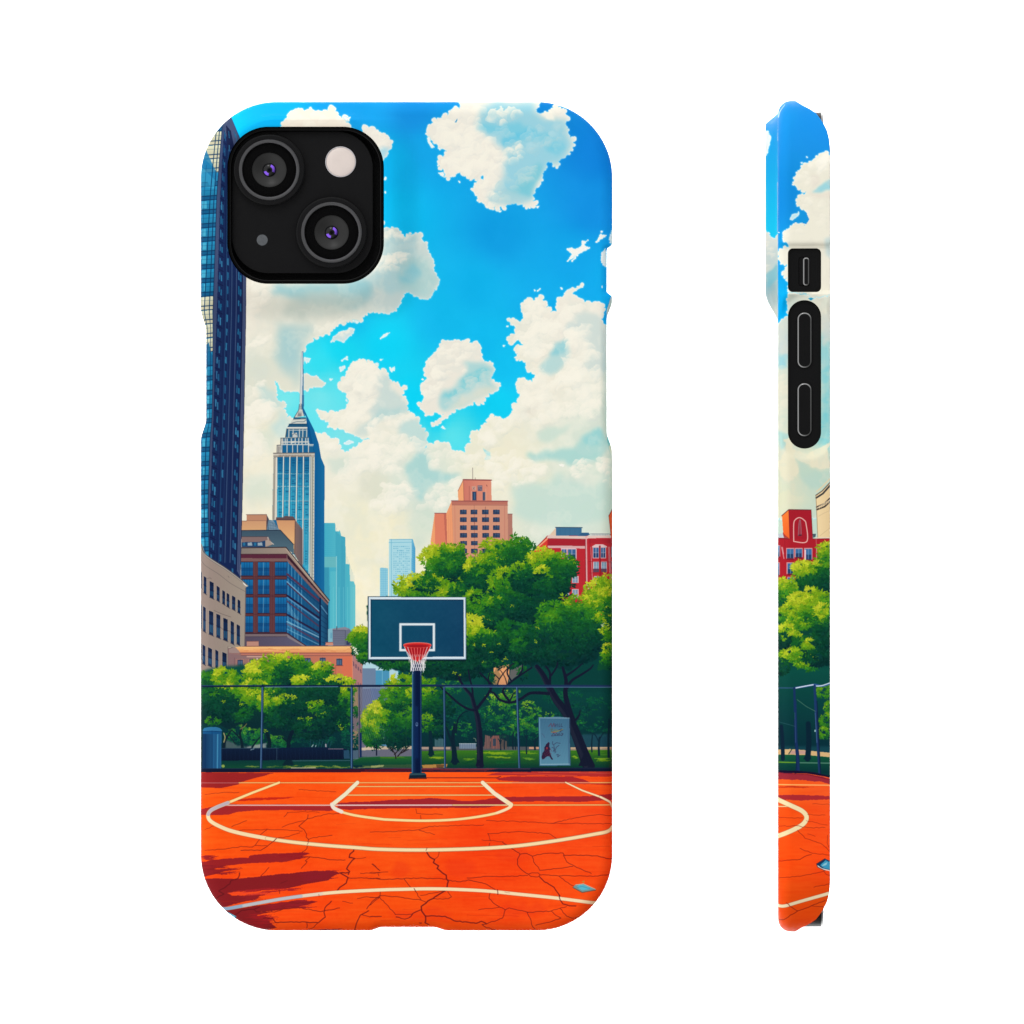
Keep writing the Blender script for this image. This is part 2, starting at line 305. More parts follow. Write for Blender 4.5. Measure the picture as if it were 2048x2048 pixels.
# lit billows
puffs(BK, B8([(1180,180),(1300,150),(1440,220),(1640,200),(1640,270),(1480,360),(1400,520),(1280,640),(1180,560),(1130,420)]), (7,20), 70, seed=41)
puffs(BK, B8([(1540,420),(1680,340),(1740,420),(1680,560),(1800,570),(1680,660),(1640,760),(1560,860),(1440,780),(1540,620)]), (8,20), 60, seed=42)
puffs(BK, B8([(1140,780),(1300,720),(1440,760),(1700,720),(1830,740),(1830,980),(1640,1120),(1400,1100),(1180,1180),(900,1300),(780,1200),(920,1100),(1100,1020)]), (9,24), 110, al=.7, seed=43)
puffs(BK, B8([(220,1060),(340,1060),(380,1120),(260,1130),(60,1140),(0,1200),(0,1100)]), (7,14), 26, seed=44)
puffs(BK, B8([(430,1300),(600,1260),(740,1340),(1100,1380),(1400,1470),(1300,1500),(900,1460),(500,1460)]), (8,16), 50, seed=45, al=.75)
puffs(BK, B8([(0,1190),(220,1190),(380,1280),(240,1360),(200,1440),(0,1480)]), (8,18), 40, seed=46, al=.75)
puffs(BK, B7([(140,300),(340,250),(380,320),(260,440),(140,520),(30,440)]), (9,18), 34, seed=47, al=.8)
puffs(BK, B7([(390,420),(520,300),(700,220),(720,380),(600,470),(420,470)]), (8,16), 26, seed=48, al=.8)
puffs(BK, B7([(1000,180),(1120,80),(1260,150),(1420,170),(1340,260),(1240,260),(1100,300),(960,300)]), (8,16), 30, seed=49, al=.8)
puffs(BK, B7([(1560,100),(1700,90),(1680,160),(1620,230),(1550,220)]), (5,11), 22, seed=50)
puffs(BK, B7([(1740,100),(1870,0),(1870,120),(1800,290),(1860,180),(1740,130)]), (5,12), 22, seed=51)
puffs(BK, B7([(0,120),(240,60),(260,160),(120,200)]), (8,15), 16, seed=57, al=.7)
cloud(B7([(1462,122),(1480,112),(1505,120),(1490,135),(1470,132)]), CREAM, ra=0, bump=(1,2), seed=4)
puffs(BK, A1([(1600,520),(1720,440),(1880,480),(1932,620),(1900,760),(1760,820),(1640,820),(1500,700)]), (8,20), 50, seed=52)
puffs(BK, A1([(1260,980),(1560,970),(1650,840),(1900,860),(1800,1040),(1640,1150),(1400,1140)]), (7,16), 40, seed=53)
puffs(BK, A1([(500,800),(640,780),(660,900),(850,960),(760,1060),(640,1130),(500,1160)]), (9,20), 40, seed=54, al=.7)
puffs(BK, A1([(500,1220),(620,1200),(680,1300),(760,1320),(680,1460),(500,1500)]), (9,20), 30, seed=58, al=.6)
puffs(BK, A1([(520,280),(640,180),(740,200),(660,280),(560,300)]), (5,11), 20, seed=55)
puffs(BK, A1([(620,670),(700,660),(680,720),(640,720)]), (5,9), 6, seed=56)
puffs(BK, A1([(1260,1240),(1400,1260),(1480,1340),(1500,1440),(1340,1420)]), (8,15), 20, seed=59, al=.6)
puffs(BK, A1([(1640,1440),(1900,1300),(1932,1500),(1700,1640),(1500,1720)]), (9,20), 30, seed=60, al=.6)
puffs(BK, Z1([(1540,1440),(1780,1380),(1830,1420),(1760,1520),(1580,1520)]), (7,13), 24, seed=61)
puffs(BK, Z1([(1640,1180),(1800,1180),(1840,1260),(1720,1290),(1640,1260)]), (6,11), 14, seed=62)
puffs(BK, Z2([(0,1390),(50,1370),(70,1420),(40,1470),(0,1440)]), (5,9), 10, seed=63)
puffs(BK, Z1([(490,1600),(760,1620),(700,1700),(640,1800),(500,1900)]), (8,15), 22, seed=64, al=.7)
puffs(BK, A1([(1180,90),(1500,0),(1600,0),(1440,80),(1250,150)]), (5,10), 14, seed=65, al=.7)
mottle(BK, (250,246,230), .4, 26, 331, .06); mottle(BK, (216,224,214), .3, 36, 337, .05)
# wisps near the spire
M = cloud(A1([(1400,245),(1430,180),(1500,125),(1570,110),(1600,85),(1660,95),(1640,140),(1590,180),(1530,230),(1470,215)]), (206,226,226), bump=(1,3), warp=1.2, seed=4)
puffs(M, A1([(1440,180),(1560,120),(1640,110),(1540,180)]), (4,7), 12, seed=66)
M = cloud(A1([(1110,575),(1140,568),(1200,598),(1265,602),(1310,642),(1345,682),(1310,718),(1230,714),(1150,746),(1110,748)]), (222,224,208), bump=(1,4), warp=1.2, seed=4)
for w in ([(1115,405),(1195,405),(1170,435),(1140,460),(1118,430)],[(1495,515),(1555,485),(1540,540),(1510,560)],[(1515,440),(1580,390),(1585,430),(1550,425)],[(1385,632),(1425,635),(1405,655)],[(1545,1330),(1600,1285),(1645,1310),(1600,1340)],[(1560,860),(1572,855),(1575,885)],[(1640,5),(1700,10),(1690,28)],[(1880,470),(1915,465),(1900,490)]):
    cloud(A1(w), (208,238,240), bump=(.8,2), step=5, warp=1, seed=8)
# ---- buildings
def quad(a, b, c, d, col, al=1.): poly([a, b, c, d], col, al)
def lerp2(p, q, t): return (p[0]+(q[0]-p[0])*t, p[1]+(q[1]-p[1])*t)
def bil(tl, tr, br, bl, u, v): return lerp2(lerp2(tl, tr, u), lerp2(bl, br, u), v)
def cell(tl, tr, br, bl, u0, v0, u1, v1, col, al=1.):
    poly([bil(tl, tr, br, bl, u0, v0), bil(tl, tr, br, bl, u1, v0), bil(tl, tr, br, bl, u1, v1), bil(tl, tr, br, bl, u0, v1)], col, al)
def box(f, x0, y0, x1, y1, col, al=1.):
    a, b = f(x0, y0), f(x1, y1); rect(a[0], a[1], b[0], b[1], col, al)
def var(c, v): 
    k = rnd.uniform(-v, v); return tuple(max(0, min(255, x+k)) for x in c)

# pale teal towers far away
tg = hgrad((66,172,196), A2(1335,0)[0], (104,196,204), A2(1665,0)[0])
poly(A2([(1330,462),(1450,460),(1455,552),(1495,550),(1497,535),(1505,555),(1515,600),(1560,615),(1565,900),(1605,905),(1610,1085),(1650,1090),(1666,1130),(1668,1650),(1330,1650)]), tg)
poly(A2([(1455,552),(1515,600),(1515,1650),(1455,1650)]), (64,164,188), .7)
poly(A2([(1515,600),(1560,615),(1562,1650),(1515,1650)]), (58,156,184), .7)
poly(A2([(1562,905),(1605,905),(1608,1650),(1562,1650)]), (72,178,196), .7)
for k in range(26): line(A2([(1340+k*12.5, 480+max(0,k-9)*34),(1340+k*12.5,1640)]), .7, (60,150,178), .35)
for k in range(22): line(A2([(1338,480+k*22),(1450,480+k*22)]), .6, (110,205,214), .35)
box(A2, 1335,822,1468,938, (120,190,190), .7)
for k in range(9): line(A2([(1335,826+k*13),(1468,826+k*13)]), .6, (70,150,166), .5)
poly(A2([(1335,938),(1385,938),(1390,1640),(1335,1640)]), (52,140,170), .7)
poly(A2([(1400,980),(1462,980),(1462,1640),(1400,1640)]), (92,190,202), .6)
line(A2([(1465,820),(1465,1640)]), 1.6, (170,220,220), .7)
for x in (1430,1492,1540,1585,1632,1650): line(A2([(x,1150),(x,1640)]), 1, (130,214,218), .5)
put(bbox(A2([(1330,460),(1670,1650)])), .0*WX[slice(*bbox(A2([(1330,460),(1670,1650)]))[1::2]), slice(*bbox(A2([(1330,460),(1670,1650)]))[0::2])], (0,0,0))
# the two pale blue towers near the backboard
poly(B7([(78,915),(84,908),(140,915),(140,1150),(78,1150)]), (130,196,218))
for k in range(16): line(B7([(80,925+k*14),(140,925+k*14)]), .9, (170,218,226), .8)
for x in (92,106,120): line(B7([(x,920),(x,1150)]), .8, (104,176,206), .6)
poly(B7([(146,700),(165,690),(325,690),(322,1150),(146,1150)]), (170,216,226))
poly(B7([(322,690),(332,692),(350,760),(350,1150),(318,1150)]), hgrad((112,184,214), B7(318,0)[0], (76,158,200), B7(350,0)[0]))
for k in range(26):
    y = 742+k*16
    for j in range(9):
        if rnd.random() < .82: box(B7, 180+j*14.5, y, 180+j*14.5+rnd.uniform(8,13), y+8, (112,180,204), rnd.uniform(.45,.9))
line(B7([(165,690),(165,1150)]), 1.2, (120,186,208)); line(B7([(146,716),(325,712)]), 1, (110,180,205)); line(B7([(150,692),(328,690)]), 1.2, (100,170,200))
for k in range(24): line(B7([(325,740+k*17),(349,752+k*17)]), .7, (60,140,188), .6)
# pink brick tower
pk = hgrad((218,150,118), B7(500,0)[0], (206,146,122), B7(1060,0)[0])
poly(B7([(470,700),(500,488),(505,800),(470,800)]), (240,160,110)); poly(B7([(500,488),(590,488),(600,800),(503,800)]), (222,128,100))
poly(B7([(570,492),(590,488),(602,800),(590,800)]), (186,100,86), .8); line(B7([(500,489),(590,489)]), 1.6, (150,84,80))
poly(B7([(1064,494),(1100,494),(1103,760),(1066,760)]), (176,120,106)); line(B7([(1066,495),(1100,495)]), 1.2, (120,80,80))
poly(B7([(590,490),(632,392),(655,850),(600,850)]), (238,158,112)); 
for k in range(3): line(B7([(604+k*14,500-k*25),(612+k*14,800)]), .9, (214,130,96), .6)
poly(B7([(630,392),(1064,394),(1068,870),(652,870)]), pk)
box(B7, 630,393,1064,420, (186,114,98)); line(B7([(630,393),(1064,395)]), 1.8, (130,66,70)); line(B7([(634,424),(1064,426)]), 1.2, (150,84,80))
poly(B7([(680,316),(722,228),(726,392),(682,392)]), (242,166,116)); poly(B7([(722,228),(936,232),(940,392),(726,392)]), hgrad((206,120,104), B7(722,0)[0], (222,146,120), B7(940,0)[0]))
line(B7([(720,229),(938,233)]), 2.2, (134,66,68)); line(B7([(722,230),(726,390)]), 1, (160,90,80)); line(B7([(680,316),(722,228)]), 1, (170,96,80))
line(B7([(793,138),(794,228)]), .9, (110,90,90), .9); line(B7([(813,214),(813,228)]), .8, (130,100,96))
line(B7([(767,280),(767,388)]), .8, (150,84,80)); line(B7([(900,270),(905,280)]), 1, (110,60,64))
poly(B7([(785,280),(818,282),(818,312),(792,312)]), (206,160,140)); line(B7([(796,290),(808,305)]), 1, (150,110,110)); line(B7([(808,288),(796,305)]), 1, (140,100,104))
box(B7, 832,274,868,318, (112,102,120)); box(B7, 836,278,864,284, (190,160,150)); line(B7([(842,290),(860,310)]), 1, (160,140,140)); line(B7([(850,280),(850,316)]), .8, (80,76,96))
box(B7, 790,322,822,390, (48,66,96)); box(B7, 804,330,812,384, (64,110,150), .8); line(B7([(786,320),(786,390)]), 1.2, (226,170,146)); line(B7([(822,320),(822,390)]), 1, (140,84,82))
box(B7, 870,324,891,390, (86,92,112)); line(B7([(876,330),(876,388)]), 1, (50,64,90)); line(B7([(895,300),(895,390)]), 1.2, (230,168,142))
line(B7([(655,426),(660,860)]), .9, (196,118,100), .8); line(B7([(1040,428),(1042,740)]), 1, (186,112,98), .8)
for j, x in enumerate((695, 778, 866, 950)):
    for i in range(7):
        y = 460+i*60.5
        if (i >= 5 and j == 3) or (i == 6 and j != 1): continue
        d = i*.6
        if i > 0 or True:
            box(B7, x-2+d, y-4, x+54+d, y+39, (236,164,132), .5)
            box(B7, x+d, y, x+52+d, y+36, (40,56,84) if i < 6 else (140,110,100)); box(B7, x+14+d, y+4, x+47+d, y+18, (70,92,122), .8)
            box(B7, x+5+d, y+21, x+47+d, y+32, (58,78,108), .8); line(B7([(x+26+d,y),(x+26+d,y+36)]), .8, (30,44,70))
for x in (805,): line(B7([(x,424),(x+4,770)]), .8, (128,70,70), .55)
for x, y in ((892,440),(895,500),(900,680),(808,560),(895,508)): line(B7([(x,y),(x,y+14)]), .9, (110,60,64), .8)
IMGc = None
# red building
rd = (186,42,52)
poly(B7([(1232,812),(1370,662),(1372,1000),(1240,870)]), hgrad((226,78,50), B7(1240,0)[0], (214,58,52), B7(1370,0)[0]))
poly(B7([(1370,662),(1668,660),(1690,664),(1862,652),(1862,500),(1876,460),(1900,440),(1990,440),(1990,1100),(1370,1000)]), rd)
poly(B7([(1480,820),(1990,820),(1990,1300),(1480,1300)]), rd)
poly(B7([(1845,510),(1873,460),(1876,700),(1862,660)]), (238,92,44)); line(B7([(1845,510),(1874,458)]), 1.2, (120,40,40)); line(B7([(1846,510),(1862,660)]), .8, (130,40,40))
box(B7, 1375,690,1665,735, (166,36,48)); box(B7, 1690,690,1860,720, (172,38,50))
poly(B7([(1390,655),(1438,598),(1440,662)]), (226,196,170)); box(B7, 1438,600,1636,662, (62,110,146)); line(B7([(1434,598),(1640,600)]), 1.6, (40,70,96)); poly(B7([(1636,640),(1690,640),(1700,655),(1660,668),(1600,668)]), (48,92,130))
for k in range(5): line(B7([(1470+k*38,610),(1470+k*38,660)]), .7, (50,94,130), .6)
poly(B7([(1690,668),(1718,644),(1850,646),(1858,664)]), (206,206,200)); line(B7([(1700,648),(1852,648)]), 1, (120,130,140))
for k in range(10): line(B7([(1725+k*12,648),(1723+k*12,662)]), .7, (100,116,130), .6)
poly(B7([(1366,672),(1385,655),(1440,662),(1665,665),(1690,664),(1862,660),(1862,680),(1690,682),(1668,690),(1368,682)]), (226,196,186))
line(B7([(1366,684),(1668,688)]), 1, (120,50,60), .8); line(B7([(1372,735),(1665,740)]), 1, (140,40,50)); poly(B7([(1372,738),(1665,742),(1665,762),(1375,757)]), (216,170,168))
line(B7([(1236,806),(1370,686)]), 2.4, (244,170,130)); line(B7([(1234,804),(1368,668)]), 1.2, (140,60,60))
for k in range(3): poly(B7([(1296+k*26,790-k*24),(1308+k*26,780-k*24),(1308+k*26,860),(1296+k*26,860)]), (250,140,80), .8)
line(B7([(1670,670),(1676,1040),(1690,1070)]), 3, (220,170,170)); line(B7([(1664,690),(1668,1060)]), 1.2, (120,30,44), .8)
def rwin(x0, y0, x1, y1, tone=0):
    box(B7, x0-6, y0-6, x1+6, y1+4, (214,180,184)); box(B7, x0, y0, x1, y1, (58,98,146) if not tone else (120,152,172))
    box(B7, x0+3, y0+(y1-y0)*.5, x1-3, y1, (36,62,104) if not tone else (120,150,176)); line(B7([((x0+x1)/2,y0),((x0+x1)/2,y1)]), 1, (200,196,206)); line(B7([(x0,(y0+y1)/2),(x1,(y0+y1)/2)]), .8, (170,176,196))
box(B7, 1476,760,1592,770, (230,206,206)); rwin(1484,768,1516,830); rwin(1530,768,1590,840)
rwin(1726,756,1766,832); rwin(1786,756,1818,832); rwin(1730,866,1768,940,1); rwin(1790,866,1826,940,1); rwin(1738,980,1770,1005,1)
box(B7, 1724,916,1770,946, (86,50,70), .85); box(B7, 1786,916,1830,946, (86,50,70), .85)
poly(B7([(1716,745),(1745,728),(1800,728),(1832,745),(1832,752),(1716,752)]), (222,190,190)); box(B7, 1770,740,1782,990, (168,34,46)); line(B7([(1776,740),(1786,990)]), 1.4, (120,24,40))
for x in (1705,1842,1850): line(B7([(x,750),(x+16,1040)]), 1.3, (214,160,164), .85)
box(B7, 1864,750,1876,830, (120,150,170)); box(B7, 1868,860,1878,920, (90,120,150)); line(B7([(1700,690),(1712,1060)]), 1, (130,26,40), .7)
for y in (862,950): line(B7([(1690,y),(1860,y+4)]), 1, (140,28,42), .7)
rwin(1566,866,1600,930,1); rwin(1566,980,1606,1024,1); rwin(1500,1085,1535,1130,1); rwin(1566,1080,1606,1140,1); rwin(1728,1000,1760,1030,1)
for k in range(5): line(B7([(1600+k*20,860),(1604+k*20,1140)]), .6, (150,28,44), .35)
# tall tower with the spire (left of centre)
sp = A1([(1088,335),(1108,335),(1108,560),(1116,905),(1070,905),(1068,860),(1076,700)])
poly(sp, (206,214,214)); poly(A1([(1100,335),(1108,335),(1112,600),(1116,930),(1092,930),(1104,600)]), (52,118,160)); line(A1([(1088,340),(1070,880)]), .8, (120,150,160), .7)
poly(A1([(1108,900),(1112,945),(1155,1040),(1225,1180),(1275,1330),(1300,1480),(1338,1570),(1338,1932),(1220,1932),(1220,1420),(1160,1300),(1140,1040),(1090,960)]), (18,96,150))
poly(A1([(1140,1040),(1180,1180),(1230,1420),(1230,1540),(1200,1400),(1150,1160)]), (12,80,132), .8)
poly(A2([(1222,-330),(1228,-310),(1290,-235),(1336,-148),(1336,1240),(1222,1120)]), hgrad((14,92,148), A2(1222,0)[0], (28,112,162), A2(1336,0)[0]))
for k in range(7): line(A2([(1236+k*15,-300+k*24),(1236+k*15,1230)]), .8, (10,78,132), .5)
poly(A1([(1070,900),(1080,888),(1094,905),(1098,960),(1062,962)]), (180,186,184)); line(A1([(1066,905),(1060,960)]), 1, (60,80,100)); line(A1([(1092,905),(1094,960)]), 1.2, (60,90,120))
line(A1([(1068,925),(1096,925)]), .8, (80,100,110)); line(A1([(1062,945),(1096,945)]), .8, (80,100,110))
poly(A1([(1060,962),(1100,962),(1120,1030),(1010,1050),(1040,1000)]), (206,204,196)); poly(A1([(1052,1000),(1090,1000),(1090,1035),(1045,1035)]), (150,146,146)); line(A1([(1062,962),(1010,1048)]), 1.2, (70,86,100)); line(A1([(1104,975),(1122,1030)]), 1.6, (50,100,140))
for k in range(3): line(A1([(1060+k*13,985),(1050+k*15,1034)]), .8, (110,110,118))
poly(A1([(1005,1045),(1138,1045),(1140,1062),(1000,1066)]), (48,96,126)); poly(A1([(1000,1062),(1140,1060),(1146,1112),(965,1112),(980,1085)]), (208,208,200)); line(smooth(A1([(985,1108),(1040,1092),(1110,1092),(1135,1075)])), 1.2, (90,110,124)); line(A1([(1000,1066),(1138,1062)]), .8, (70,90,100))
poly(A1([(960,1112),(1146,1112),(1150,1148),(938,1150)]), (34,84,116)); line(A1([(955,1118),(1146,1116)]), 1, (20,50,80)); poly(A1([(935,1150),(1152,1150),(1152,1168),(935,1168)]), (222,218,210))
poly(A1([(930,1168),(1152,1168),(1160,1260),(920,1260)]), (44,100,136))
line(A1([(932,1168),(918,1260)]), 1.4, (50,66,80)); line(A1([(930,1170),(1152,1170)]), 1.2, (60,80,96))
for x in (955,1000,1068,1104,1146): line(A1([(x,1176),(x-2,1256)]), 2, (196,200,196))
line(A1([(960,1182),(1146,1182)]), 1.6, (190,196,196)); poly(A1([(985,1215),(1040,1210),(1048,1250),(1030,1265),(1000,1262)]), (196,198,194)); line(smooth(A1([(990,1235),(1015,1220),(1040,1235)])), 1, (80,90,100))
poly(A1([(866,1268),(900,1262),(1165,1262),(1165,1335),(866,1335)]), (40,98,136)); poly(A1([(866,1268),(895,1262),(897,1335),(866,1335)]), (190,188,180))
for x in (915,935,980,1022,1060,1095,1135,1160): line(A1([(x,1264),(x,1334)]), 2.2, (204,206,202))
line(A1([(866,1310),(1165,1308)]), 2.4, (206,206,200)); line(A1([(866,1268),(1165,1262)]), 1.2, (70,86,100)); line(A1([(868,1268),(866,1335)]), 1, (70,80,90)); poly(A1([(985,1300),(1030,1296),(1010,1320),(975,1325)]), (210,208,200))
poly(A1([(826,1345),(1215,1335),(1220,1430),(826,1430)]), (26,98,144)); poly(A1([(826,1345),(870,1340),(872,1430),(826,1430)]), (196,190,178))
line(A1([(826,1345),(872,1342)]), 1.2, (70,76,84)); line(A1([(828,1345),(826,1430)]), 1.2, (80,84,90)); line(A1([(845,1360),(842,1425)]), 1.2, (110,110,112)); line(A1([(858,1362),(858,1425)]), .8, (110,110,112))
for x in (880,936,996,1048,1106,1166): line(A1([(x,1338),(x,1430)]), 2.4, (214,214,208)); line(A1([(x+5,1345),(x+5,1430)]), .8, (20,60,96))
line(A1([(872,1336),(1215,1338)]), 2, (200,204,200)); line(A1([(1170,1350),(1212,1350)]), 1.4, (190,196,196))
def fx(x, y):                                   # tower shaft: slight lean of the left edge
    return A1(x-8*(y-1430)/500*.35, y)
poly([A1(790,1430), A1(1230,1430), A2(1222,1120), A2(1100,940), A2(775,420)], (26,104,150))
sh_g = vgrad((22,98,146), A1(0,1430)[1], (52,160,192), A2(0,200)[1])
poly([A1(832,1470), A1(1190,1470), A2(1180,1000), A2(1100,920), A2(822,420)], sh_g)
poly([A1(790,1435), A1(832,1435), A2(825,430), A2(775,430)], hgrad((150,144,132), 545, (214,206,190), 552)); line([A1(806,1470), A2(792,420)], 1, (120,116,112)); line([A1(822,1470), A2(812,420)], .9, (236,230,214))
poly([A1(1186,1440), A1(1230,1440), A2(1222,1090), A2(1180,1040)], (198,196,180)); line([A1(1210,1470), A2(1202,1060)], 2, (120,130,130), .8); line([A1(1228,1470), A2(1220,1080)], .9, (226,222,208))
for k in range(44): 
    y = A1(0,1470)[1]+k*6.5; line([(624.6, y), (627, y+1)], 1.4, (150,146,130))
poly(A1([(788,1430),(1230,1425),(1230,1470),(788,1470)]), (178,170,156)); line(A1([(788,1430),(1230,1426)]), 1.6, (96,90,88)); line(A1([(790,1442),(1228,1440)]), 1.4, (220,214,202)); line(A1([(790,1470),(1190,1468)]), 1.2, (100,100,100))
for k in range(22): line(A1([(850+k*16,1446),(850+k*16,1466)]), 1.2, (120,100,92), .8)
rows = [A1(0,1650)[1], A1(0,1785)[1], A2(0,70)[1], A2(0,225)[1], A2(0,420)[1]]
for y in rows: line([(555, y), (621, y)], 1.5, (150,196,206), .9)
for k in range(60):
    y = A1(0,1500)[1]+k*5.2
    for j in range(5):
        x = A1(840+j*71,0)[0]-(y-905)*.004
        if rnd.random() < .75 and y > 945: rect(x+rnd.uniform(0,2), y, x+rnd.uniform(6,10), y+rnd.uniform(1.2,2.6), (96,190,212), rnd.uniform(.2,.65))
        if rnd.random() < .5: rect(x+rnd.uniform(0,2), y, x+rnd.uniform(5,9), y+2, (8,66,112), rnd.uniform(.3,.7))
for j in range(5):
    for q in (18, 36, 50):
        x = 840+j*71+q; line([A1(x,1480), A2(x-8,900)], .9, (14,76,120), .55)
for x, b in ((898,410),(966,430),(1042,470),(1112,900),(1182,1000)):
    line([A1(x,1470), A2(x-10,b)], 2.5, (226,226,214)); line([A1(x+7,1470), A2(x-3,b)], .9, (12,60,100), .8)
for k in range(40): line([A2(1112,560+k*14), A2(1178,566+k*14)], .7, (90,180,200), .5)
# tan blocks and slate roof below the tower
poly(A2([(448,440),(500,440),(500,372),(715,370),(720,545),(448,545)]), vgrad((196,144,112), A2(0,372)[1], (214,164,118), A2(0,540)[1])); box(A2, 500,372,715,435, (186,132,104), .8); line(A2([(498,372),(716,371)]), 1.2, (110,76,70)); line(A2([(500,436),(715,436)]), 1, (150,104,86)); line(A2([(455,440),(500,440)]), 1, (120,84,76))
poly(A2([(715,370),(745,430),(725,545),(712,545)]), (78,70,80)); poly(A2([(735,430),(790,432),(840,525),(840,545),(715,545)]), (96,126,148))
for k in range(6): line(A2([(745+k*16,440+k*8),(735+k*18,540)]), .9, (54,84,110)); line(A2([(740,450+k*16),(790+k*10,445+k*16)]), .9, (190,206,214), .7)
poly(A2([(818,425),(1022,425),(1022,790),(1005,785),(860,540),(840,520)]), vgrad((204,148,108), A2(0,425)[1], (240,190,128), A2(0,790)[1]))
poly(A2([(815,402),(900,402),(905,385),(1000,392),(1028,428),(818,428)]), (98,78,80)); line(A2([(815,428),(1025,430)]), 1.2, (70,50,56)); poly(A2([(1020,428),(1102,530),(1102,950),(1012,790)]), hgrad((140,112,104), A2(1020,0)[0], (104,92,96), A2(1100,0)[0]))
for k in range(5): line(A2([(1036+k*14,470+k*16),(1030+k*15,830+k*24)]), .9, (90,74,78), .7)
line(A2([(1022,430),(1016,790)]), 1.2, (70,50,56))
poly(A2([(448,542),(862,538),(1005,690),(1010,800),(920,726),(448,726)]), vgrad((62,84,100), A2(0,540)[1], (78,104,118), A2(0,730)[1])); line(A2([(448,542),(862,538),(1004,692)]), 1.4, (34,44,60))
poly(A2([(448,610),(730,608),(782,690),(700,726),(448,726)]), (132,108,106)); line(A2([(448,608),(728,608)]), 1.2, (74,66,74)); poly(A2([(448,668),(640,664),(700,650),(712,718),(448,720)]), (34,66,104)); line(A2([(728,615),(735,650),(790,690)]), 1.6, (200,190,178))
for x in (510,620): poly(A2([(x,672),(x+46,670),(x+52,704),(x,706)]), (150,166,176))
for x in (460,580): box(A2, x,674,x+26,704, (40,120,160), .8)
poly(A2([(700,650),(735,640),(780,690),(700,716)]), (170,152,140))
# brick-and-glass building
poly(A2([(440,725),(920,720),(1385,1295),(1370,1345),(1370,1785),(440,1790)]), (94,58,64))
poly(A2([(440,870),(940,868),(940,1650),(440,1650)]), (98,60,64))
for cx0, cx1 in ((440,568),(622,745),(806,932)):
    for r0, r1 in ((880,1030),(1066,1228),(1258,1432),(1460,1636)):
        box(A2, cx0, r0, cx1, r1, vgrad((24,112,168), A2(0,r0)[1], (18,76,128), A2(0,r1)[1])); m = (r0+r1)/2
        box(A2, cx0, m-6, cx1, m+22, (14,62,112), .55); line(A2([(cx0,m-10),(cx1,m-10)]), .9, (14,50,90), .8)
        for t in (.28,.5,.72): line(A2([(cx0+(cx1-cx0)*t,r0),(cx0+(cx1-cx0)*t,r1)]), .9, (12,60,104), .8)
        if cx0 == 622: line(A2([(684,r0),(678,r1)]), 1.1, (140,190,210), .7)
        line(A2([(cx0,r0),(cx1,r0)]), 1.2, (40,30,50)); line(A2([(cx0,r1),(cx1,r1)]), 1.6, (60,34,46))
for y in (1040,1062,1236,1252,1440): line(A2([(440,y),(935,y)]), 1, (70,32,44), .8)
for x in (572,600,616,752,776,800): line(A2([(x,880),(x,1650)]), .9, (80,38,46), .7)
sg = hgrad((24,104,158), A2(935,0)[0], (32,84,120), A2(1290,0)[0])
poly(A2([(932,868),(1285,1262),(1285,1790),(1150,1790),(935,1650)]), sg)
def sband(y0, y1, col, al, w):                  # a floor band running down the side face
    line(A2([(935,y0),(1283,y1)]), w, col, al)
for k in range(30):
    t = k/29; x = 935+348*t; line(A2([(x, 870+395*t),(x-4, min(1790,1650+170*t))]), .8 if k % 3 else 1.4, (150,196,214) if k % 3 == 1 and t < .45 else (14,52,92), .6)
for y0, y1, col, al, w in ((1010,1300,(86,48,74),.95,4),(1040,1330,(20,60,100),.8,2.5),(1092,1412,(126,176,204),.85,2.2),(1110,1428,(78,46,70),.9,2.6),(1240,1482,(36,26,56),.95,3.6),(1262,1510,(100,150,186),.8,2.4),(1300,1575,(84,50,76),.8,3),(1445,1640,(40,30,60),.95,3.4),(1520,1690,(140,184,206),.8,2.4),(1470,1668,(90,140,176),.6,1.6),(1545,1735,(84,56,84),.8,3.4),(1600,1770,(110,166,196),.7,1.8)):
    sband(y0, y1, col, al, w)
for k in range(10): rect(*A2(940+k*12,1320+k*18), *A2(947+k*12,1400+k*18), (150,200,216), .45); rect(*A2(938+k*11,1480+k*16), *A2(944+k*11,1560+k*18), (120,196,216), .4)
poly(A2([(1280,1262),(1300,1262),(1300,1790),(1278,1790)]), (14,34,70)); poly(A2([(1298,1262),(1372,1345),(1374,1790),(1298,1790)]), hgrad((34,92,130), A2(1298,0)[0], (22,62,96), A2(1372,0)[0]))
for k in range(8): line(A2([(1300,1330+k*58),(1372,1400+k*52)]), 1.1, (18,48,84), .8); 
line(A2([(1300,1350),(1366,1440)]), 1.6, (110,160,190), .8); line(A2([(1372,1345),(1374,1780)]), 1.2, (14,34,64))
poly(A2([(440,795),(935,795),(935,872),(440,872)]), (124,92,90)); poly(A2([(440,795),(935,795),(935,842),(440,838)]), (88,40,58)); poly(A2([(930,795),(1380,1300),(1372,1345),(1285,1255),(930,868)]), (128,96,96)); poly(A2([(935,800),(1378,1300),(1372,1322),(940,840)]), (56,30,44))
poly(A2([(440,726),(922,722),(1388,1296),(1378,1312),(935,795),(440,795)]), hgrad((132,122,114), A2(440,0)[0], (160,140,126), A2(1000,0)[0])); line(A2([(440,728),(922,722),(1388,1292)]), 1.8, (50,40,46)); line(A2([(440,796),(935,795),(1376,1318)]), 1.2, (66,44,48)); line(A2([(925,740),(1210,1090)]), 1.6, (200,180,160), .8)
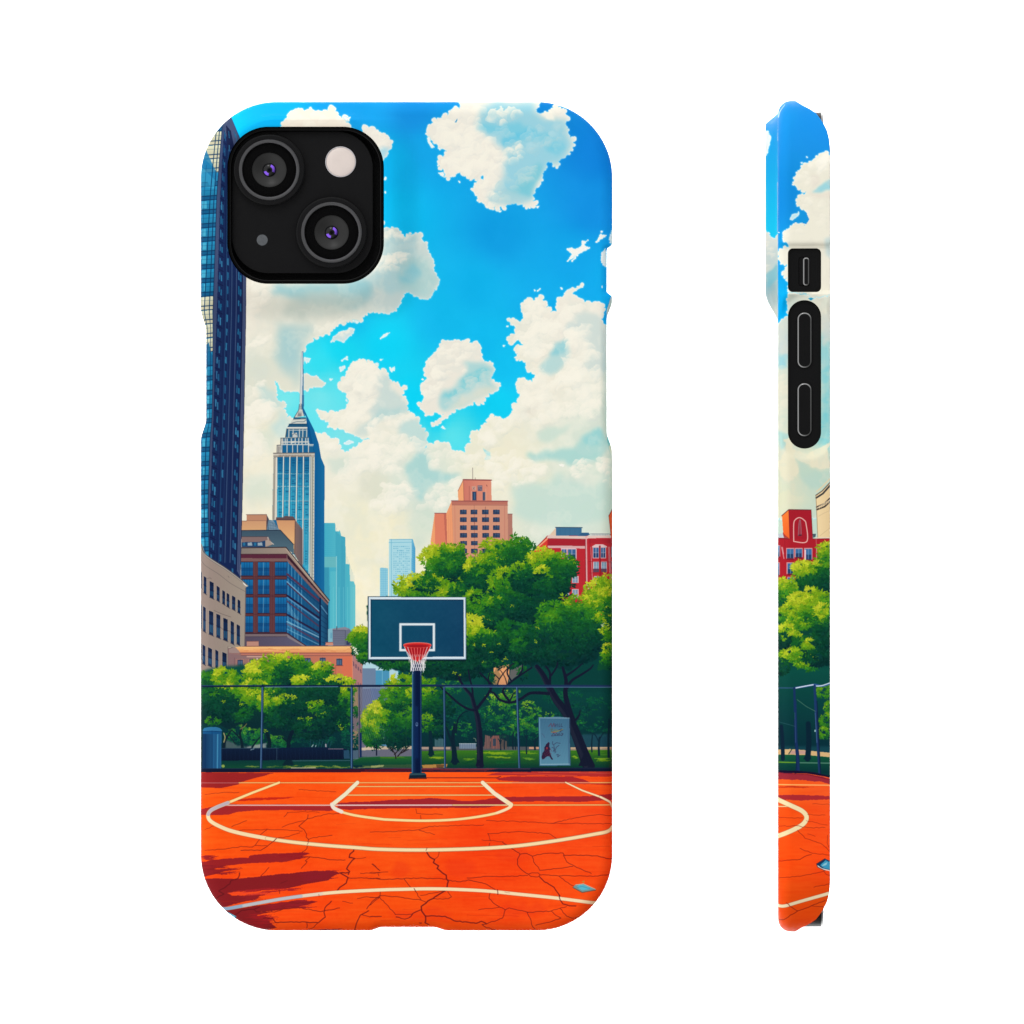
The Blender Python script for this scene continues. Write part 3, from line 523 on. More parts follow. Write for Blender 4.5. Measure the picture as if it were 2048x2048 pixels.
poly(A2([(480,1650),(940,1648),(1140,1790),(480,1790)]), hgrad((84,74,92), A2(480,0)[0], (92,88,110), A2(1000,0)[0])); poly(A2([(480,1650),(940,1648),(950,1680),(480,1682)]), (120,104,108)); line(A2([(480,1648),(940,1646),(1145,1786)]), 2, (60,34,46)); line(A2([(480,1682),(945,1682),(1100,1786)]), 1, (60,54,70)); poly(A2([(935,1660),(1150,1790),(1110,1790),(940,1690)]), (150,140,140), .7)
poly(A2([(500,1732),(628,1730),(632,1790),(500,1790)]), (186,136,120)); line(A2([(500,1732),(628,1730)]), 1.2, (120,80,80))
# grey plant box right of it
poly(A2([(1375,1600),(1430,1590),(1430,1790),(1375,1790)]), (126,180,196)); box(A2, 1400,1640,1420,1700, (90,150,176), .6)
poly(A2([(1425,1608),(1600,1590),(1625,1630),(1620,1780),(1425,1780)]), (108,112,132)); poly(A2([(1425,1595),(1560,1578),(1612,1600),(1560,1612),(1425,1612)]), (134,134,148)); line(A2([(1425,1612),(1560,1612),(1558,1780)]), 1.1, (74,78,98)); line(A2([(1468,1575),(1468,1602)]), 1.8, (80,80,96))
for k in range(6): line(A2([(1430,1630+k*24),(1556,1630+k*24)]), .8, (90,94,114), .7)
poly(A2([(1350,1745),(1425,1742),(1432,1775),(1345,1775)]), (206,140,120)); line(A2([(1350,1745),(1425,1742)]), 1.4, (150,90,84)); poly(A2([(1572,1730),(1605,1728),(1605,1770),(1572,1770)]), (50,60,90))
# long low building
poly(A3([(295,300),(1640,290),(1790,560),(1805,610),(1805,740),(295,740)]), hgrad((142,110,108), A3(300,0)[0], (206,116,88), A3(1500,0)[0]))
poly(A3([(440,380),(720,380),(720,420),(370,420),(370,640),(300,640),(300,360)]), (136,108,110), .8)
poly(A3([(1500,380),(1632,380),(1636,700),(1540,700)]), (218,112,82), .8)
poly(A3([(1632,355),(1640,360),(1790,560),(1808,620),(1808,740),(1640,740)]), (176,122,120)); 
for k in range(7): poly(A3([(1640+k*26,440+k*28),(1654+k*26,452+k*28),(1656+k*26,500+k*24),(1642+k*26,490+k*24)]), (112,84,100)); poly(A3([(1640+k*26,640+k*12),(1652+k*26,646+k*12),(1654+k*26,690+k*8),(1642+k*26,690+k*8)]), (120,88,100), .8)
line(A3([(1632,356),(1640,720)]), 1.2, (230,140,104)); line(A3([(1640,370),(1790,570)]), 1.4, (150,140,150))
poly(A3([(1720,440),(1760,520),(1880,520),(1920,560),(1932,720),(1812,720),(1808,600)]), (120,160,186)); poly(A3([(1810,545),(1880,545),(1885,740),(1810,740)]), (110,124,152)); box(A3, 1885,540,1932,740, (70,160,200))
poly(A3([(1740,430),(1932,470),(1932,520),(1770,520)]), (206,236,240)); 
for k in range(5): line(A3([(1820+k*14,548),(1820+k*14,575)]), 1, (210,224,230), .8)
poly(A3([(310,308),(378,284),(445,355),(310,352)]), (158,134,128)); line(A3([(308,308),(378,284)]), 1.4, (110,92,90))
poly(A3([(375,285),(1622,280),(1632,355),(440,356)]), vgrad((248,198,128), A3(0,284)[1], (222,140,92), A3(0,356)[1])); line(A3([(378,283),(1622,279)]), 1.4, (124,74,70)); line(A3([(430,354),(1632,354)]), 1.6, (140,80,76)); 
for k in range(40): 
    x = rnd.uniform(450,1600); y = rnd.uniform(300,340); line(A3([(x,y),(x+rnd.uniform(30,120),y+rnd.uniform(-2,2))]), rnd.uniform(.7,1.6), (252,206,140) if rnd.random()<.5 else (214,130,86), .5)
box(A3, 440,362,1632,376, (198,120,100), .8); line(A3([(440,380),(1632,384)]), 1, (120,76,76)); box(A3, 500,388,720,402, (206,160,144), .9); line(A3([(370,405),(370,640)]), 1, (110,84,90))
for x0, y0, x1, y1 in ((400,425,462,488),(528,420,606,480),(1122,408,1188,466),(1284,404,1348,470),(1462,414,1526,486),(1458,590,1536,625)):
    box(A3, x0-5,y0-5,x1+5,y1+6, (196,134,116), .6); box(A3, x0,y0,x1,y1, (62,70,96)); box(A3, x0+10,y0+14,x1-8,y1-8, (84,112,142), .8); line(A3([((x0+x1)/2,y0),((x0+x1)/2,y1)]), .9, (50,50,76)); line(A3([(x0-5,y1+4),(x1+8,y1+4)]), 1.3, (120,66,64), .8)
line(A3([(1456,490),(1456,590)]), .9, (160,84,72)); line(A3([(612,412),(622,440)]), 2, (220,200,190))
# big dark tower at the left edge
Lf = lambda y: np.interp(y, [203,244,394,632,760,882,1000,1110], [452,445,434,425.5,424,420,416,418])      # front edge
Ls = lambda y: np.interp(y, [203,244,394,632,882,1000,1160], [456,449,441,433.5,425,420.5,417])
Rf = lambda y: np.interp(y, [225,240,278,556,640,1000,1154], [458,465,481,493,492,485,481])
ys = list(range(203, 1180, 12))
poly([(380,203),(452,203)]+[(Lf(y), y) for y in ys]+[(380,1180)], (24,116,160))
poly([(461,231)]+[(Rf(y), y) for y in ys if y > 235]+[(481,1165),(417,1165)]+[(Lf(y), y) for y in reversed(ys) if y >= 244]+[(445,244)], (22,38,80))
poly([(445,244),(461,231),(480,278),(486,330),(470,330),(458,290),(449,262)], (66,78,110)); poly([(452,250),(462,262),(470,300),(455,300)], (24,32,66))
k = 0; y = 236.0
while y < 1150:
    period = 27.5+ (y > 640)*1; cream = 246 < y < 330 or 585 < y < 700
    c = (214,212,180) if cream else (32,132,176); x1 = Lf(y)-1; dk = (8,48,84)
    poly([(380,y+3),(x1,y-1),(x1,y+17),(380,y+20)], vgrad(c, y, tuple(v*.86 for v in c), y+18))
    if cream and y > 300 and y < 330: poly([(400,y-10),(430,y+20),(436,y+20),(410,y+24),(395,y+20)], (30,120,166))
    if rnd.random() < .4: rect(400+rnd.uniform(0,8), y+2, 408+rnd.uniform(0,6), y+16, (90,190,214) if not cream else (236,232,206), .6)
    poly([(380,y+20),(x1,y+17),(x1,y+26.5),(380,y+29)], (16,86,128) if not cream else (196,190,160)); line([(380,y+20.5),(x1,y+17.5)], 1.8, dk); line([(380,y+28),(x1,y+25.5)], 1.6, dk); line([(380,y+9),(x1,y+7)], .8, dk, .5)
    y += period
poly([(401,560),(424,600),(428,650),(420,690),(401,640)], (30,120,160), 0)
poly([(412,300),(436,352),(430,372),(420,372),(400,340),(400,300)], (28,116,164), .85); poly([(400,330),(432,362),(430,378),(400,372)], (60,160,196), .5)
poly([(412,685),(418,705),(425,712),(425,728),(400,728),(400,690)], (20,96,140), .9)
for dx in (8, 19): line([(Lf(yy)-dx*(.55+.45*min(1,(yy-203)/500)), yy) for yy in range(260,1150,30)], 1.7, (10,48,84), .95)
line([(Lf(yy)-26, yy) for yy in range(330,1150,30)], 1, (12,60,100), .6)
poly([(Lf(yy), yy) for yy in ys if yy >= 250]+[(Ls(yy), yy) for yy in reversed(ys) if yy >= 250], (58,72,106)); line([(Lf(yy), yy) for yy in ys if yy > 250], 1, (14,28,60))
def DU(u, y): a, b = Ls(y), Rf(y); return (a+(b-a)*u, y)
for u, w, c in ((.2,1,(30,56,98)),(.31,1.1,(46,92,132)),(.42,1,(36,62,104)),(.5,1.8,(62,88,124)),(.56,1,(28,46,88)),(.66,1.6,(70,92,128))): line([DU(u, yy) for yy in range(300,1150,25)], w, c, .85)
y = 262.0
while y < 1150:
    for u0, u1, n in ((.04,.17,2),(.33,.4,1),(.72,.85,2)):
        for q in range(n):
            a, b = u0+(u1-u0)*q/n, u0+(u1-u0)*(q+.75)/n; h = rnd.uniform(11,17); s = (b-a)*40
            if rnd.random() < .92: poly([DU(a, y+q*6), DU(b, y+q*6+s*.7), DU(b, y+q*6+s*.7+h), DU(a, y+q*6+h)], var((40,112,152), 16), rnd.uniform(.55,.95))
    line([DU(.0, y+22), DU(.2, y+28)], 1, (10,18,50), .8)
    y += 28.2
poly([DU(.87, yy) for yy in range(300,1156,20)]+[DU(1, yy) for yy in range(1155,299,-20)], (70,82,116)); line([DU(.87, yy) for yy in range(300,1156,20)], 1.4, (14,22,56)); line([DU(.99, yy) for yy in range(300,1156,20)], 1, (22,28,56)); line([DU(.93, yy) for yy in range(300,1156,20)], 1, (34,46,84), .7)
# beige curved building
bp = smooth(A2([(-60,640),(5,690),(40,780),(110,845),(280,955),(440,1075),(505,1135)]))
poly(bp+A2([(490,1160),(480,1785),(300,1800),(295,2400),(-60,2400)]), hgrad((148,130,122), A2(0,0)[0], (158,146,132), A2(490,0)[0]))
line(bp, 4.2, (178,172,162)); line([(x, y-1.6) for x, y in bp], 1.4, (60,58,66)); line([(x, y+2) for x, y in bp], 1, (110,100,98)); poly(A2([(455,1095),(500,1128),(500,1145),(470,1120)]), (232,228,218))
line(smooth(A2([(10,860),(60,920),(200,1010),(330,1110),(490,1200)])), 1, (112,102,98), .9); line(A2([(490,1160),(480,1785)]), 1.6, (104,92,92)); line(A2([(300,1790),(295,2400)]), 1.2, (108,96,94), .8)
for p in ([(215,1575),(240,1600),(380,1640)],[(60,1060),(110,1050),(122,1062)],[(300,1030),(312,1045)],[(150,1400),(240,1440),(330,1470)]): line(A2(p), .9, (92,82,82), .8)
wins = [(38,1030,68,1230),(105,1085,148,1280),(180,1135,210,1310),(240,1180,268,1345),(285,1210,316,1375),(345,1240,378,1405),(404,1280,434,1440),
 (32,1355,62,1640),(96,1400,144,1675),(176,1435,220,1705),(250,1478,298,1735),(330,1512,366,1770),(395,1548,430,1780),(8,1330,18,1600),(8,980,18,1170),
 (24,1765,56,1990),(86,1795,128,2010),(166,1820,198,2030),(240,1845,285,2040),(16,2100,45,2190),(8,1750,16,1930)]
for x0, y0, x1, y1 in wins:
    poly(A2([(x0-6,y0-10),(x1+6,y0+14),(x1+8,y1+6),(x0-8,y1-14)]), (172,160,148), .45)
    poly(A2([(x0,y0),(x1,y0+20),(x1,y1),(x0,y1-22)]), var((26,46,80), 8)); poly(A2([(x0,y0),(x1,y0+20),(x1,y0+60),(x0,y0+44)]), (18,26,52), .7)
    poly(A2([(x0+6,y0+(y1-y0)*.55),(x1-8,y0+(y1-y0)*.58),(x1-8,y1-30),(x0+6,y1-46)]), var((50,104,136), 20), .6); line(A2([(x0,(y0+y1)/2-6),(x1,(y0+y1)/2+10)]), 1, (20,26,50)); line(A2([((x0+x1)/2,y0+10),((x0+x1)/2,y1-12)]), .8, (24,36,64), .8)
    line(A2([(x0-2,y1-20),(x1+4,y1+2)]), 1.4, (70,62,66), .9)
# ---- trees, park, fence
RAMP = [(0,(6,40,44)),(.2,(11,66,46)),(.4,(28,98,38)),(.58,(62,130,30)),(.75,(102,150,26)),(.88,(150,176,30)),(1,(184,194,46))]
RAMPF = [(0,(8,52,56)),(.3,(14,84,58)),(.55,(38,116,48)),(.8,(94,150,42)),(1,(150,184,52))]
def ramp(t, R=RAMP):
    t = max(0, min(1, t))
    for (a, ca), (b, cb) in zip(R, R[1:]):
        if t <= b:
            k = (t-a)/(b-a); return tuple(ca[i]+(cb[i]-ca[i])*k for i in range(3))
    return R[-1][1]
LN = fbm(9, 901, 3); LN2 = fbm(26, 905, 3)
def burst(cx, cy, size, col, al=1., dirn=None):
    """one spray of leaf blades, fanned out from a point"""
    n = rnd.randint(5, 8); a0 = dirn if dirn is not None else rnd.uniform(0, 6.28); sp = 2.1 if dirn is not None else 3.14
    for k in range(n):
        a = a0+(k/(n-1)-.5)*2*sp*.75+rnd.uniform(-.3, .3); L = size*rnd.uniform(.55, 1.25); w = L*rnd.uniform(.15, .27)
        ca, sa = math.cos(a), math.sin(a)*.8; m = rnd.uniform(.35, .6); o = size*rnd.uniform(-.1, .25)
        x, y = cx+ca*o+rnd.uniform(-1, 1)*size*.25, cy+sa*o+rnd.uniform(-1, 1)*size*.18
        k2 = rnd.uniform(.86, 1.12)
        poly([(x, y), (x+ca*L*m-sa*w, y+sa*L*m+ca*w), (x+ca*L, y+sa*L), (x+ca*L*m+sa*w, y+sa*L*m-ca*w)], var(tuple(v*k2 for v in col), 6), al)
def lump(f, cx, cy, rx, ry, n, size, lo=.1, hi=.9, R=RAMP, rim=.5, clip=None):
    """leaf sprays filling an ellipse: the upper left catches the light"""
    c = f(cx, cy); rx /= f.s; ry /= f.s; out = []
    for _ in range(int(n*1.5)):
        a, r = rnd.uniform(0, 6.283), math.sqrt(rnd.random())*(1+rim*rnd.random()**2*.6)
        x, y = math.cos(a)*r, math.sin(a)*r
        px, py = c[0]+x*rx, c[1]+y*ry
        iy, ix = min(AH-1, max(0, int((py-AY0)*S))), min(AW-1, max(0, int((px-AX0)*S)))
        t = .5-.36*y-.14*x+rnd.uniform(-.17, .17)+LN[iy, ix]*.55+LN2[iy, ix]*.6
        out.append((t, px, py, math.atan2(y+.5, x)))
    out.sort(key=lambda q: q[0]*.7-q[2]*.004+rnd.uniform(-.2, .2))
    for t, x, y, d in out: burst(x, y, size*.82*rnd.uniform(.7, 1.3), ramp(lo+(hi-lo)*t, R), dirn=d)
def trunk(pts, w, w2, col=(16,24,44), hl=None):
    p = smooth(pts, 6); line(p, w, col, 1, w2)
    if hl: line([(x-w*.22, y) for x, y in p], w*.35, hl, .5, w2*.35)

ys0, ys1 = 1340, 1545
# dark park behind the fence
poly([(380,1352),(460,1330),(640,1330),(705,1372),(745,1400),(800,1340),(1404,1330),(1404,1545),(380,1545)], vgrad((12,74,64), 1345, (8,44,52), 1500), 1, 6, 4)
poly(B6([(0,740),(110,680),(140,1240),(-60,1240)]), hgrad((96,112,140), 725, (90,140,176), 765)); poly(A3([(1640,720),(1932,720),(1932,1370),(1720,1370),(1640,1000)]), hgrad((112,104,112), 706, (96,110,150), 760))
poly(A3([(1830,720),(1932,720),(1932,960),(1850,960)]), (74,120,176), .7); poly(A3([(1640,720),(1700,720),(1700,1370),(1640,1370)]), (150,126,100))
poly(A3([(1640,940),(1695,950),(1695,1200),(1640,1180)]), (110,100,110), .8)
poly(B6([(-60,560),(200,560),(240,760),(-60,760)]), (176,212,222), 1, 1, 1); box(B6, -60,605,45,740, (108,130,158)); box(B6, 45,615,150,740, (74,146,182)); line(B6([(46,618),(150,618)]), 1.4, (200,226,232)); line(B6([(95,620),(95,740)]), 1, (120,186,206)); box(B6, -60,740,140,1180, (104,116,146), .75)
# far lighter foliage seen between trunks
for args in ((B6,1020,1000,120,130,60,7,.1,.85),(B6,1230,990,110,120,60,7,.1,.95),(B6,1180,1090,140,60,40,6,.1,.8),(B6,1640,690,120,70,50,8,.2,.85),(B6,1270,690,90,70,46,8,.3,1.),(B6,1080,800,60,60,20,7,.6,1.),(B6,720,1090,80,60,26,6,.1,.75),(B6,970,840,60,40,16,6,.5,.95),(B6,430,1020,60,60,20,6,.1,.8),(B6,1380,985,60,30,14,6,.4,.9),(B6,640,740,80,40,16,7,.3,.8),(B6,1560,880,120,100,30,8,.0,.35),(B6,1740,980,120,160,46,7,.0,.35),(B6,1700,1080,150,60,20,5,.1,.5),(B6,900,1000,80,80,24,7,.0,.4),(B6,680,960,80,80,24,7,.0,.4),(B6,1450,820,120,80,30,8,.05,.4)):
    lump(*args, R=RAMPF)
poly(B6([(880,520),(2000,500),(2000,800),(880,760)]), (10,62,58), 1, 3, 3); poly(B6([(955,600),(990,585),(1075,575),(1078,650),(1060,735),(985,735),(960,690)]), vgrad((240,168,112), B6(0,580)[1], (206,146,104), B6(0,735)[1])); poly(B6([(955,640),(985,600),(1000,650),(975,735),(945,735)]), (150,120,80), .8, 1, 3); poly(B6([(1080,600),(1175,580),(1150,650),(1080,720)]), (112,104,104), .85, 1, 2)

# street and low walls far behind
poly(B6([(-40,1210),(330,1205),(330,1240),(-40,1260)]), (196,176,150)); poly(B6([(-40,1235),(330,1228),(330,1290),(-40,1292)]), (104,104,120)); 
poly(B6([(400,1212),(1310,1212),(1310,1250),(400,1250)]), (88,88,92), .9); poly(B6([(690,1185),(820,1185),(820,1225),(690,1225)]), (118,136,156)); line(B6([(690,1188),(820,1188)]), 1.2, (190,200,204))
for k in range(9): line(B6([(700+k*14,1188),(700+k*14,1224)]), .8, (80,100,124))
poly(B6([(930,1150),(950,1125),(1000,1125),(1005,1225),(935,1225)]), (150,96,86)); box(B6, 950,1150,972,1205, (60,74,90)); poly(B6([(890,1120),(930,1130),(930,1225),(880,1225)]), (130,96,90)); poly(B6([(1010,1150),(1060,1170),(1060,1228),(1010,1228)]), (120,96,84), .8)
for k in range(16): line(B6([(890+k*12,1120),(888+k*12,1225)]), rnd.uniform(.8,1.8), (44,48,60), .7)
poly(B6([(500,1150),(570,1150),(570,1210),(500,1210)]), (120,150,160), .6); 
for k in range(8): line(B6([(500+k*11,1140),(500+k*11,1210)]), 1.3, (24,64,70), .7)
poly(B6([(1540,1120),(1876,1110),(1876,1220),(1540,1220)]), hgrad((44,84,100), B6(1540,0)[0], (30,72,92), B6(1876,0)[0]), .7, 3)
poly(B6([(400,1214),(620,1214),(620,1232),(400,1232)]), (190,160,140), .8); poly(B6([(1230,1214),(1310,1214),(1310,1228),(1230,1228)]), (200,150,120)); poly(B6([(1540,1216),(1990,1212),(1990,1240),(1540,1240)]), (206,176,140), .95); poly(B6([(1540,1226),(1990,1224),(1990,1246),(1540,1246)]), (120,110,100), .6)
# grass
gr = vgrad((58,118,30), B6(0,1238)[1], (10,56,48), B6(0,1370)[1])
poly(B6([(400,1245),(760,1238),(1310,1240),(1990,1236),(1990,1385),(400,1385)]), gr); poly(B6([(-60,1292),(330,1285),(330,1385),(-60,1385)]), vgrad((34,100,44), B6(0,1290)[1], (10,60,50), B6(0,1370)[1]))
for x0, x1, y, h, c in ((765,1140,1262,14,(124,160,26)),(830,1140,1296,9,(120,156,30)),(1130,1310,1258,10,(104,146,30)),(400,620,1300,16,(116,150,28)),(400,620,1256,10,(64,120,34)),(680,830,1300,10,(96,140,30)),(1160,1310,1300,10,(90,138,34)),(1550,1620,1290,12,(126,164,34)),(1680,1876,1312,14,(110,150,32)),(1680,1876,1270,10,(60,116,36)),(880,1310,1330,10,(20,86,46)),(420,620,1336,12,(12,70,44)),(0,330,1296,6,(70,120,40)),(690,820,1330,10,(14,72,44)),(1540,1900,1255,6,(70,126,40))):
    for q in range(5):
        a = x0+(x1-x0)*rnd.uniform(0,.5); b = x0+(x1-x0)*rnd.uniform(.5,1); yy = y+rnd.uniform(-h,h)*.7; hh = h*rnd.uniform(.25,.6)
        poly(B6([(a,yy),((a+b)/2,yy-hh),(b,yy),((a+b)/2,yy+hh)]), var(c,10), .85, 0, 1.5)
poly(B6([(-60,1352),(330,1348),(330,1372),(-60,1376)]), (70,90,56), .6); poly(B6([(10,1358),(110,1352),(100,1368),(10,1372)]), (180,180,120), .7); poly(B6([(400,1352),(600,1344),(590,1372),(410,1376)]), (206,140,70), .85); poly(B6([(510,1350),(575,1350),(565,1372),(515,1372)]), (90,60,40), .8)
# left: building bits and shrubs behind, hedge
for args in ((A3,560,1240,100,90,60,7,.15,.9),(A3,400,1230,100,90,40,7,.1,.7),(A3,850,1310,110,60,40,7,.1,.7),(A3,1250,1290,200,60,40,6,.0,.3),(A3,1620,1230,80,130,40,7,.0,.4),(A3,600,1330,60,30,14,5,.2,.6)): lump(*args, R=RAMPF)
poly(A3([(270,1370),(300,1300),(420,1340),(560,1350),(660,1330),(700,1360),(700,1385),(250,1385)]), (110,120,120), .6, 3, 3)
poly(A3([(480,1370),(600,1335),(710,1330),(710,1375)]), (170,176,170), .6, 2, 3)
# left trees: dark mass, then lit sprays
poly(A3([(-60,690),(50,640),(100,600),(170,610),(230,560),(330,560),(350,610),(430,640),(500,660),(510,540),(560,490),(700,470),(760,420),(850,450),(930,400),(1030,400),(1090,460),(1180,500),(1290,500),(1380,540),(1340,640),(1400,660),(1500,650),(1580,680),(1610,780),(1590,900),(1660,1010),(1590,1130),(1500,1210),(1300,1240),(1000,1280),(800,1230),(700,1160),(500,1130),(300,1160),(200,1130),(-60,1100)]), vgrad((16,84,50), A3(0,520)[1], (10,42,48), A3(0,1130)[1]), 1, 1.5, 6)
for args in ((A3,90,660,90,80,50,9,.1,.55),(A3,270,620,110,90,90,9,.25,1.),(A3,420,670,90,60,40,8,.2,.8),(A3,640,560,150,110,130,9,.25,1.),(A3,790,480,130,90,90,9,.25,1.),(A3,960,440,120,70,70,9,.3,.95),(A3,1000,560,160,110,110,10,.02,.5),(A3,1130,540,100,70,50,9,.1,.65),(A3,1310,530,90,60,60,8,.25,1.),(A3,1200,620,180,70,70,9,.05,.55),(A3,1090,660,90,50,60,8,.4,1.),(A3,1230,680,80,30,26,7,.3,.9),(A3,1490,660,120,50,70,8,.35,1.05),(A3,300,770,130,70,70,9,.25,.9),(A3,580,740,120,80,80,9,.3,.95),(A3,600,850,130,90,80,9,.2,.9),(A3,740,880,110,100,80,9,.25,.95),(A3,920,850,120,40,40,7,.5,1.),(A3,790,760,80,50,24,8,.1,.6),(A3,520,890,80,50,30,8,.2,.8),(A3,1300,780,240,110,90,11,.0,.3),(A3,1200,940,70,50,18,7,.2,.75),(A3,1320,1020,60,40,16,6,.35,.85),(A3,1130,1110,60,50,16,7,.2,.7),(A3,1270,890,40,30,8,6,.4,.9),(A3,1460,930,60,30,10,6,.2,.65),(A3,1570,900,60,120,34,8,.1,.6),(A3,1590,760,60,60,30,8,.3,.9),(A3,1540,1120,70,60,24,8,.1,.55),(A3,1640,1000,50,60,16,7,.1,.5),(A3,150,840,180,80,60,11,.02,.36),(A3,280,950,200,100,60,11,.0,.22),(A3,470,1020,90,60,26,9,.1,.4),(A3,900,1050,160,110,60,11,.0,.28),(A3,1200,1180,200,90,60,10,.0,.24),(A3,1000,950,140,80,40,10,.0,.3),(A3,130,1090,70,30,14,6,.3,.7),(A3,1420,1050,150,120,50,10,.0,.25)):
    lump(*args)
for x, y in ((250,880),(860,815),(950,812),(900,800),(1000,850),(1070,1050),(1180,1050),(700,1190),(1500,1140),(1520,1170),(1180,940),(1330,1000),(1270,870),(440,900)): burst(*A3(x,y), 5, ramp(.85))
# trunks on the left
trunk(A3([(255,1380),(265,1310),(300,1240),(340,1180)]), 7, 2, (16,34,46)); trunk(A3([(455,1370),(445,1300),(430,1220),(460,1140),(500,1110)]), 6, 2, (14,34,44)); trunk(A3([(440,1280),(390,1230),(340,1180)]), 3.4, 1.6, (14,34,44)); trunk(A3([(560,1365),(600,1310),(640,1260)]), 4, 2, (14,36,46)); trunk(A3([(380,1330),(330,1260),(300,1220)]), 3, 1.5, (20,44,50))
line(smooth(A3([(256,1310),(268,1260),(255,1215)])), 2.2, (196,180,120), .8); line(smooth(A3([(430,1170),(470,1150),(500,1115)])), 1.8, (120,120,70), .8); line(smooth(A3([(455,1180),(450,1150),(440,1120)])), 1.5, (120,120,70), .8)
trunk(A3([(740,1390),(745,1300),(720,1220)]), 9, 6, (12,34,44)); trunk(A3([(960,1560),(950,1400),(955,1290),(990,1200)]), 9, 7, (12,30,44)); trunk(A3([(950,1320),(880,1260)]), 4, 2, (12,34,44))
for k in range(8): line(A3([(1180+k*30,1370),(1190+k*32,1280+k%3*20)]), 1.2, (40,84,104), .6)
# dark low wall
poly(A3([(230,1378),(860,1376),(880,1370),(1380,1366),(1395,1385),(1590,1380),(1545,1410),(1540,1500),(860,1505),(480,1510),(230,1520)]), vgrad((14,30,56), A3(0,1370)[1], (12,22,44), A3(0,1510)[1])); line(A3([(230,1378),(840,1376)]), 1.3, (40,64,84)); line(A3([(1380,1384),(1535,1384)]), 1.4, (130,110,130)); line(A3([(824,1380),(824,1500)]), 1.4, (54,80,100), .7); line(A3([(545,1395),(580,1382)]), 1.6, (140,170,180), .8)
for k in range(30): line(A3([(240+k*46,1385),(240+k*46,1500)]), .7, (24,44,74), .5)
poly(A3([(1540,1400),(1600,1395),(1610,1490),(1545,1490)]), (44,80,110), .8); line(A3([(1200,1360),(1215,1340)]), 1.5, (170,190,190)); line(A3([(1240,1360),(1245,1345)]), 1.5, (150,170,180)); line(A3([(1350,1335),(1352,1360)]), 2.2, (180,170,180))
poly(A3([(230,1510),(1610,1495),(1610,1600),(230,1600)]), vgrad((10,54,54), A3(0,1500)[1], (16,70,50), A3(0,1590)[1])); line(A3([(980,1512),(1610,1508)]), 1.3, (70,104,120), .8)
for k in range(34):
    x = rnd.uniform(340,1580); y = 1575+rnd.uniform(-12,14); poly(A3([(x,y),(x+40,y-rnd.uniform(4,12)),(x+rnd.uniform(60,140),y),(x+40,y+6)]), var((120,140,56),20), rnd.uniform(.4,.9), 0, 1)
poly(A3([(920,1500),(985,1500),(1010,1560),(880,1560)]), (12,34,46), .9, 2); line(A3([(980,1588),(1240,1586)]), 1.6, (206,190,140), .9)
poly(A3([(1640,1490),(1720,1470),(1932,1462),(1932,1560),(1640,1560)]), vgrad((26,92,44), A3(0,1470)[1], (14,64,52), A3(0,1550)[1])); poly(A3([(1735,1372),(1932,1362),(1932,1395),(1735,1400)]), (206,186,160)); poly(A3([(1735,1398),(1932,1394),(1932,1465),(1735,1468)]), (100,104,122)); line(A3([(1640,1510),(1720,1475),(1932,1465)]), 1.2, (70,100,90)); poly(A3([(1640,1400),(1700,1395),(1700,1490),(1640,1495)]), (90,108,130), .8)
poly(A3([(1640,1575),(1932,1560),(1932,1580),(1640,1590)]), (170,170,100), .5, 0, 2)
poly(ell(*A3(248,1568), 3.4, 3, 10), (150,170,80), .9)
# small tree left of the pole
lump(A3,1850,1150,100,200,150,8,.15,1.); lump(A3,1830,1290,70,50,30,7,.1,.7); lump(A3,1900,1000,70,60,60,8,.5,1.05); trunk(A3([(1895,1450),(1895,1330)]), 2.6, 2)
lump(B6,120,880,80,40,50,8,.3,1.); lump(B6,60,960,70,70,80,8,.3,1.); lump(B6,230,960,120,90,120,9,.1,.8); lump(B6,70,1080,90,80,60,8,.15,.85); lump(B6,220,1110,120,90,90,9,.0,.4); lump(B6,210,830,110,90,110,9,.1,.7); lump(B6,250,720,110,60,70,9,.3,1.); lump(B6,400,790,100,80,80,9,.25,.95); lump(B6,440,700,60,50,34,8,.3,.9); lump(B6,150,1180,120,40,24,7,.0,.3)
lump(B6,460,900,90,70,60,9,.05,.5); lump(B6,430,1030,60,60,30,7,.2,.8); lump(B6,520,1060,70,70,30,8,.0,.4); lump(B6,560,900,80,120,40,9,.0,.35)
for a in ([(200,1300),(190,1260),(150,1215)],[(190,1270),(230,1225)],[(215,1285),(270,1215)],[(180,1250),(170,1215)],[(240,1260),(300,1230)],[(260,1245),(300,1205)]): trunk(B6(a), 2.6, 1.2, (36,30,34))
trunk(B6([(50,1275),(50,1200)]), 2, 2); line(B6([(278,930),(280,1240)]), 1, (30,70,50), .8)
